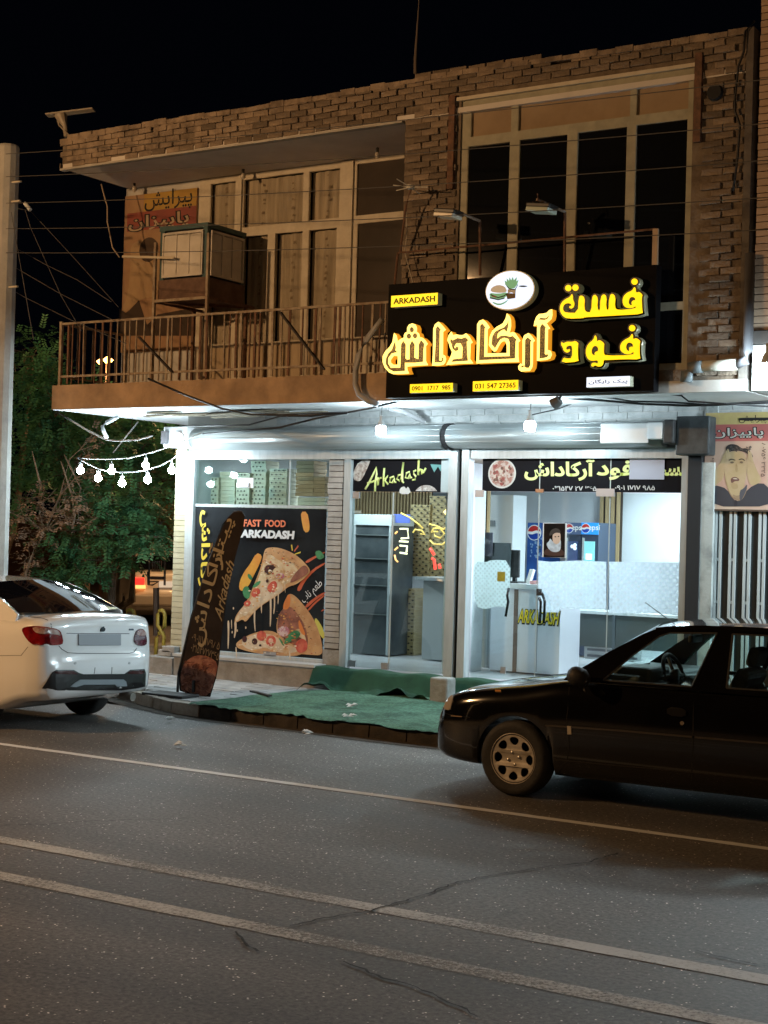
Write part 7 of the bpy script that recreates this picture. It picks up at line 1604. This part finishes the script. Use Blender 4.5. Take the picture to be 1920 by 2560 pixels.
MB().box((A(268, 690, -.47).x, -.475, A(268, 840, -.47).z), (A(362, 690, -.47).x, -.465, A(300, 580, -.47).z)).build('menu_card', mat('menu_print', (.10, .10, .13), .4, c2=(.4, .4, .42), scale=7, ramp=(.55, .7)), gd)
MB().box((-9.9, -.44, F0), (-9.32, -.40, F0+1.08)).build('lower_front', mat('pleated_white', (.55, .62, .66), .5, c2=(.3, .36, .4), scale=3, stretch=(9, 1, .1)), gd)
hg = thing('hanging_sign', 'bright lit vertical sign strip inside the left edge of the entrance', 'sign', tuple(A(185, 400, .3)))
MB().box((A(145, 280, .3).x, .3, A(180, 555, .3).z), (A(215, 280, .3).x, .33, A(180, 275, .3).z)).build('lit_face', emis('white_lit_strip', (.7, .85, .95), .9), hg)
# left bay: display fridge, perforated panels, neon, cabinet
B7 = lambda u, v, Y: W(*c7(u, v), Y=Y)
fr1 = thing('upright_fridge', 'tall glass door fridge with pale header inside the left door', 'fridge', tuple(B7(330, 1700, .2)))
y = .2; a = B7(165, 608, y); b = B7(510, 715, y)
MB().box((a.x, y, b.z), (b.x, y+.6, a.z)).build('header', mat('pale_header', (.5, .55, .56), .4), fr1)
MB().box((a.x, y+.02, F0), (b.x, y+.6, b.z-.002)).build('cabinet', mat('fridge_dark_inner', (.045, .055, .06), .2, c2=(.10, .115, .12), scale=1.5), fr1)
for x in (a.x, b.x-.03): MB().box((x, y-.01, F0), (x+.03, y+.019, b.z-.001)).build('door_edge', alu_m, fr1)
for zz in (.95, 1.35, 1.72, 2.05): MB().box((a.x+.03, y+.0, zz), (b.x-.03, y+.018, zz+.012)).build('shelf', mat('shelf_edge', (.12, .14, .14), .4), fr1)
perf_m = mat('perforated_gold', (.40, .32, .16), .5, c2=(.34, .27, .14), scale=5)
def perf(lab, u0, v0, u1, v1, Y, hs=.026):
    a = B7(u0, v0, Y); b = B7(u1, v1, Y); t = thing('box_stack', lab, 'box stack', (a.x, Y, b.z), 'printed pizza box stacks')
    nb_ = max(3, int((a.z-b.z)/.045)); hgt = (a.z-b.z)/nb_
    for k in range(nb_):
        j = random.uniform(-.008, .008); MB().box((a.x+j, Y+abs(j), b.z+k*hgt+.002), (b.x+j, Y+.4, b.z+(k+1)*hgt-.002)).build('pizza_box', perf_m, t)
    pr_ = MB(); nn = max(3, int((b.x-a.x)/.10))
    for k in range(nb_):
        for i in range(nn):
            cx_ = a.x+(i+.5+(.25 if k % 2 else -.25))*(b.x-a.x)/nn; cz_ = b.z+(k+.5)*hgt; w_ = .024; h_ = .014; j = -.0105
            pr_.quad((cx_-w_, Y+j, cz_), (cx_, Y+j, cz_-h_), (cx_+w_, Y+j, cz_), (cx_, Y+j, cz_+h_))
    pr_.build('printed_marks', mat('box_dark_print', (.03, .025, .015), .6), t)
perf('tall stack of patterned pizza boxes left of the red strokes', 690, 520, 845, 1190, .9); perf('widest stack of patterned pizza boxes behind yellow neon script', 862, 440, 1045, 1200, .95)
perf('low stack of patterned pizza boxes standing on the floor', 555, 1290, 710, 1940, .7)
nsg = thing('neon_sign', 'yellow neon script sign with warm lit bulb in the left bay', 'neon sign', tuple(B7(930, 780, .3)))
ny = emis('yellow_neon', (1.0, .72, .18), .9)
strokes('neon_tube', [[(860, 700), (930, 720), (990, 750), (1035, 720), (1040, 680)], [(880, 780), (900, 740), (960, 740), (1000, 790), (960, 830), (910, 810), (900, 770), (940, 770)], [(865, 850), (900, 885), (980, 890), (1030, 850)], [(710, 780), (730, 750), (790, 760), (820, 800), (780, 790)], [(600, 600), (680, 640), (760, 700), (800, 740)]], .3, .012, ny, nsg, c=c7)
MB().lathe([(.001, -.07), (.07, 0), (.001, .07)], B7(1035, 590, .3), 'z', 14).build('warm_bulb', emis('warm_lit_bulb', (1.0, .62, .15), 7), nsg, smooth=True); light('warm_light', B7(1010, 600, .1), 6, (1, .6, .2), nsg)
rn = thing('neon_sign', 'small glowing red strokes as reflections before the patterned boxes', 'neon sign', tuple(B7(900, 1000, .25)))
strokes('neon_tube', [[(868, 925), (905, 985)], [(885, 1015), (905, 1030), (915, 1120)], [(950, 1070), (960, 1110)]], .25, .02, emis('red_reflection_glow', (1.0, .06, .04), 3), rn, c=c7)  # red reflections in the glass, built as glowing tubes
wn_ = thing('neon_sign', 'white and orange illuminated menu shapes beside the upright fridge', 'neon sign', tuple(B7(610, 850, .25)))
strokes('neon_tube', [[(590, 745), (660, 745), (668, 830), (600, 835)], [(585, 860), (665, 865)], [(590, 900), (655, 905), (650, 960)], [(590, 965), (655, 975)]], .25, .014, emis('white_neon', (1.0, .9, .6), 2.2), wn_, c=c7)
strokes('neon_tube', [[(545, 790), (565, 770)], [(540, 940), (570, 915)], [(540, 985), (550, 1030), (570, 1050)]], .25, .012, emis('orange_neon', (1.0, .45, .15), 2.5), wn_, c=c7)
MB().box((B7(515, 620, .3).x, .3, B7(560, 690, .3).z), (B7(680, 620, .3).x, .32, B7(560, 610, .3).z)).build('blue_screen', emis('blue_screen', (.12, .18, .6), .6), wn_)
kc = thing('low_cabinet', 'plain pale grey cabinet in the right part of the left bay', 'cabinet', tuple(B7(920, 2000, .1)))
MB().box((B7(805, 1210, .1).x, .1, F0), (-9.63, .7, B7(920, 1225, .1).z)).build('front_panel', mat('cabinet_grey', (.36, .38, .38), .5), kc, bevel=.01)
MB().box((B7(735, 1200, .05).x, .05, B7(920, 1225, .05).z), (-9.63, .7, B7(920, 1195, .05).z)).build('worktop', alu_m, kc)
# box stacks above the poster
bxs = crop(500, 1130, 4.608)
kraft = mat('kraft_card', (.34, .24, .13), .7, c2=(.40, .29, .17), scale=6); pale = mat('pale_box_card', (.46, .45, .34), .6, c2=(.52, .5, .4), scale=5)
for i, (x0, y0_, x1, y1_, m_, pat, lab) in enumerate(((55, 290, 205, 660, pale, 1, 'leftmost patterned box stack in the upper shop window'), (230, 225, 395, 660, pale, 0, 'plain pale box stack second from the left in the upper window'), (420, 240, 560, 660, pale, 1, 'patterned box stack behind the small white notice'), (590, 100, 745, 660, pale, 1, 'tall faint box stack in the middle of the upper window'), (800, 190, 985, 660, pale, 1, 'boldly patterned box stack right of the window middle'), (1110, 100, 1300, 510, kraft, 0, 'tall brown kraft box stack near the pier'), (1310, 280, 1435, 510, kraft, 0, 'shorter brown kraft box stack against the pier'), (1120, 520, 1430, 665, pale, 0, 'row of grey cartons under the kraft boxes'))):
    Y = YS+.35+.05*(i % 2); a = W(*bxs(x0, y0_), Y=Y); b = W(*bxs(x1, y1_), Y=Y); t = thing('box_stack', lab, 'box stack', (a.x, Y, b.z), 'box stacks in the shop window'); nb_ = max(2, int((a.z-b.z)/.05)); hg_ = (a.z-b.z)/nb_
    for k in range(nb_): j = random.uniform(-.006, .006); MB().box((a.x+j, Y+abs(j), b.z+k*hg_+.002), (b.x+j, Y+.3, b.z+(k+1)*hg_-.002)).build('box', m_, t)
    if pat:
        pr_ = MB()
        for k in range(nb_):
            for u in (.25, .5, .75): cx_ = a.x+(b.x-a.x)*(u+(.08 if k % 2 else -.08)); cz_ = b.z+(k+.5)*hg_; pr_.quad((cx_-.018, Y-.009, cz_), (cx_, Y-.009, cz_-.014), (cx_+.018, Y-.009, cz_), (cx_, Y-.009, cz_+.014))
        pr_.build('printed_marks', mat('box_dark_print', (.03, .025, .015), .6), t)
tag(MB().box((-13.3, YS+.2, 2.34), (PX0, YS+.75, 2.37)).build('window_shelf', alu_m, at=(-12, YS+.2, 2.34)), 'shelf inside the shop window carrying the box stacks', 'shelf')
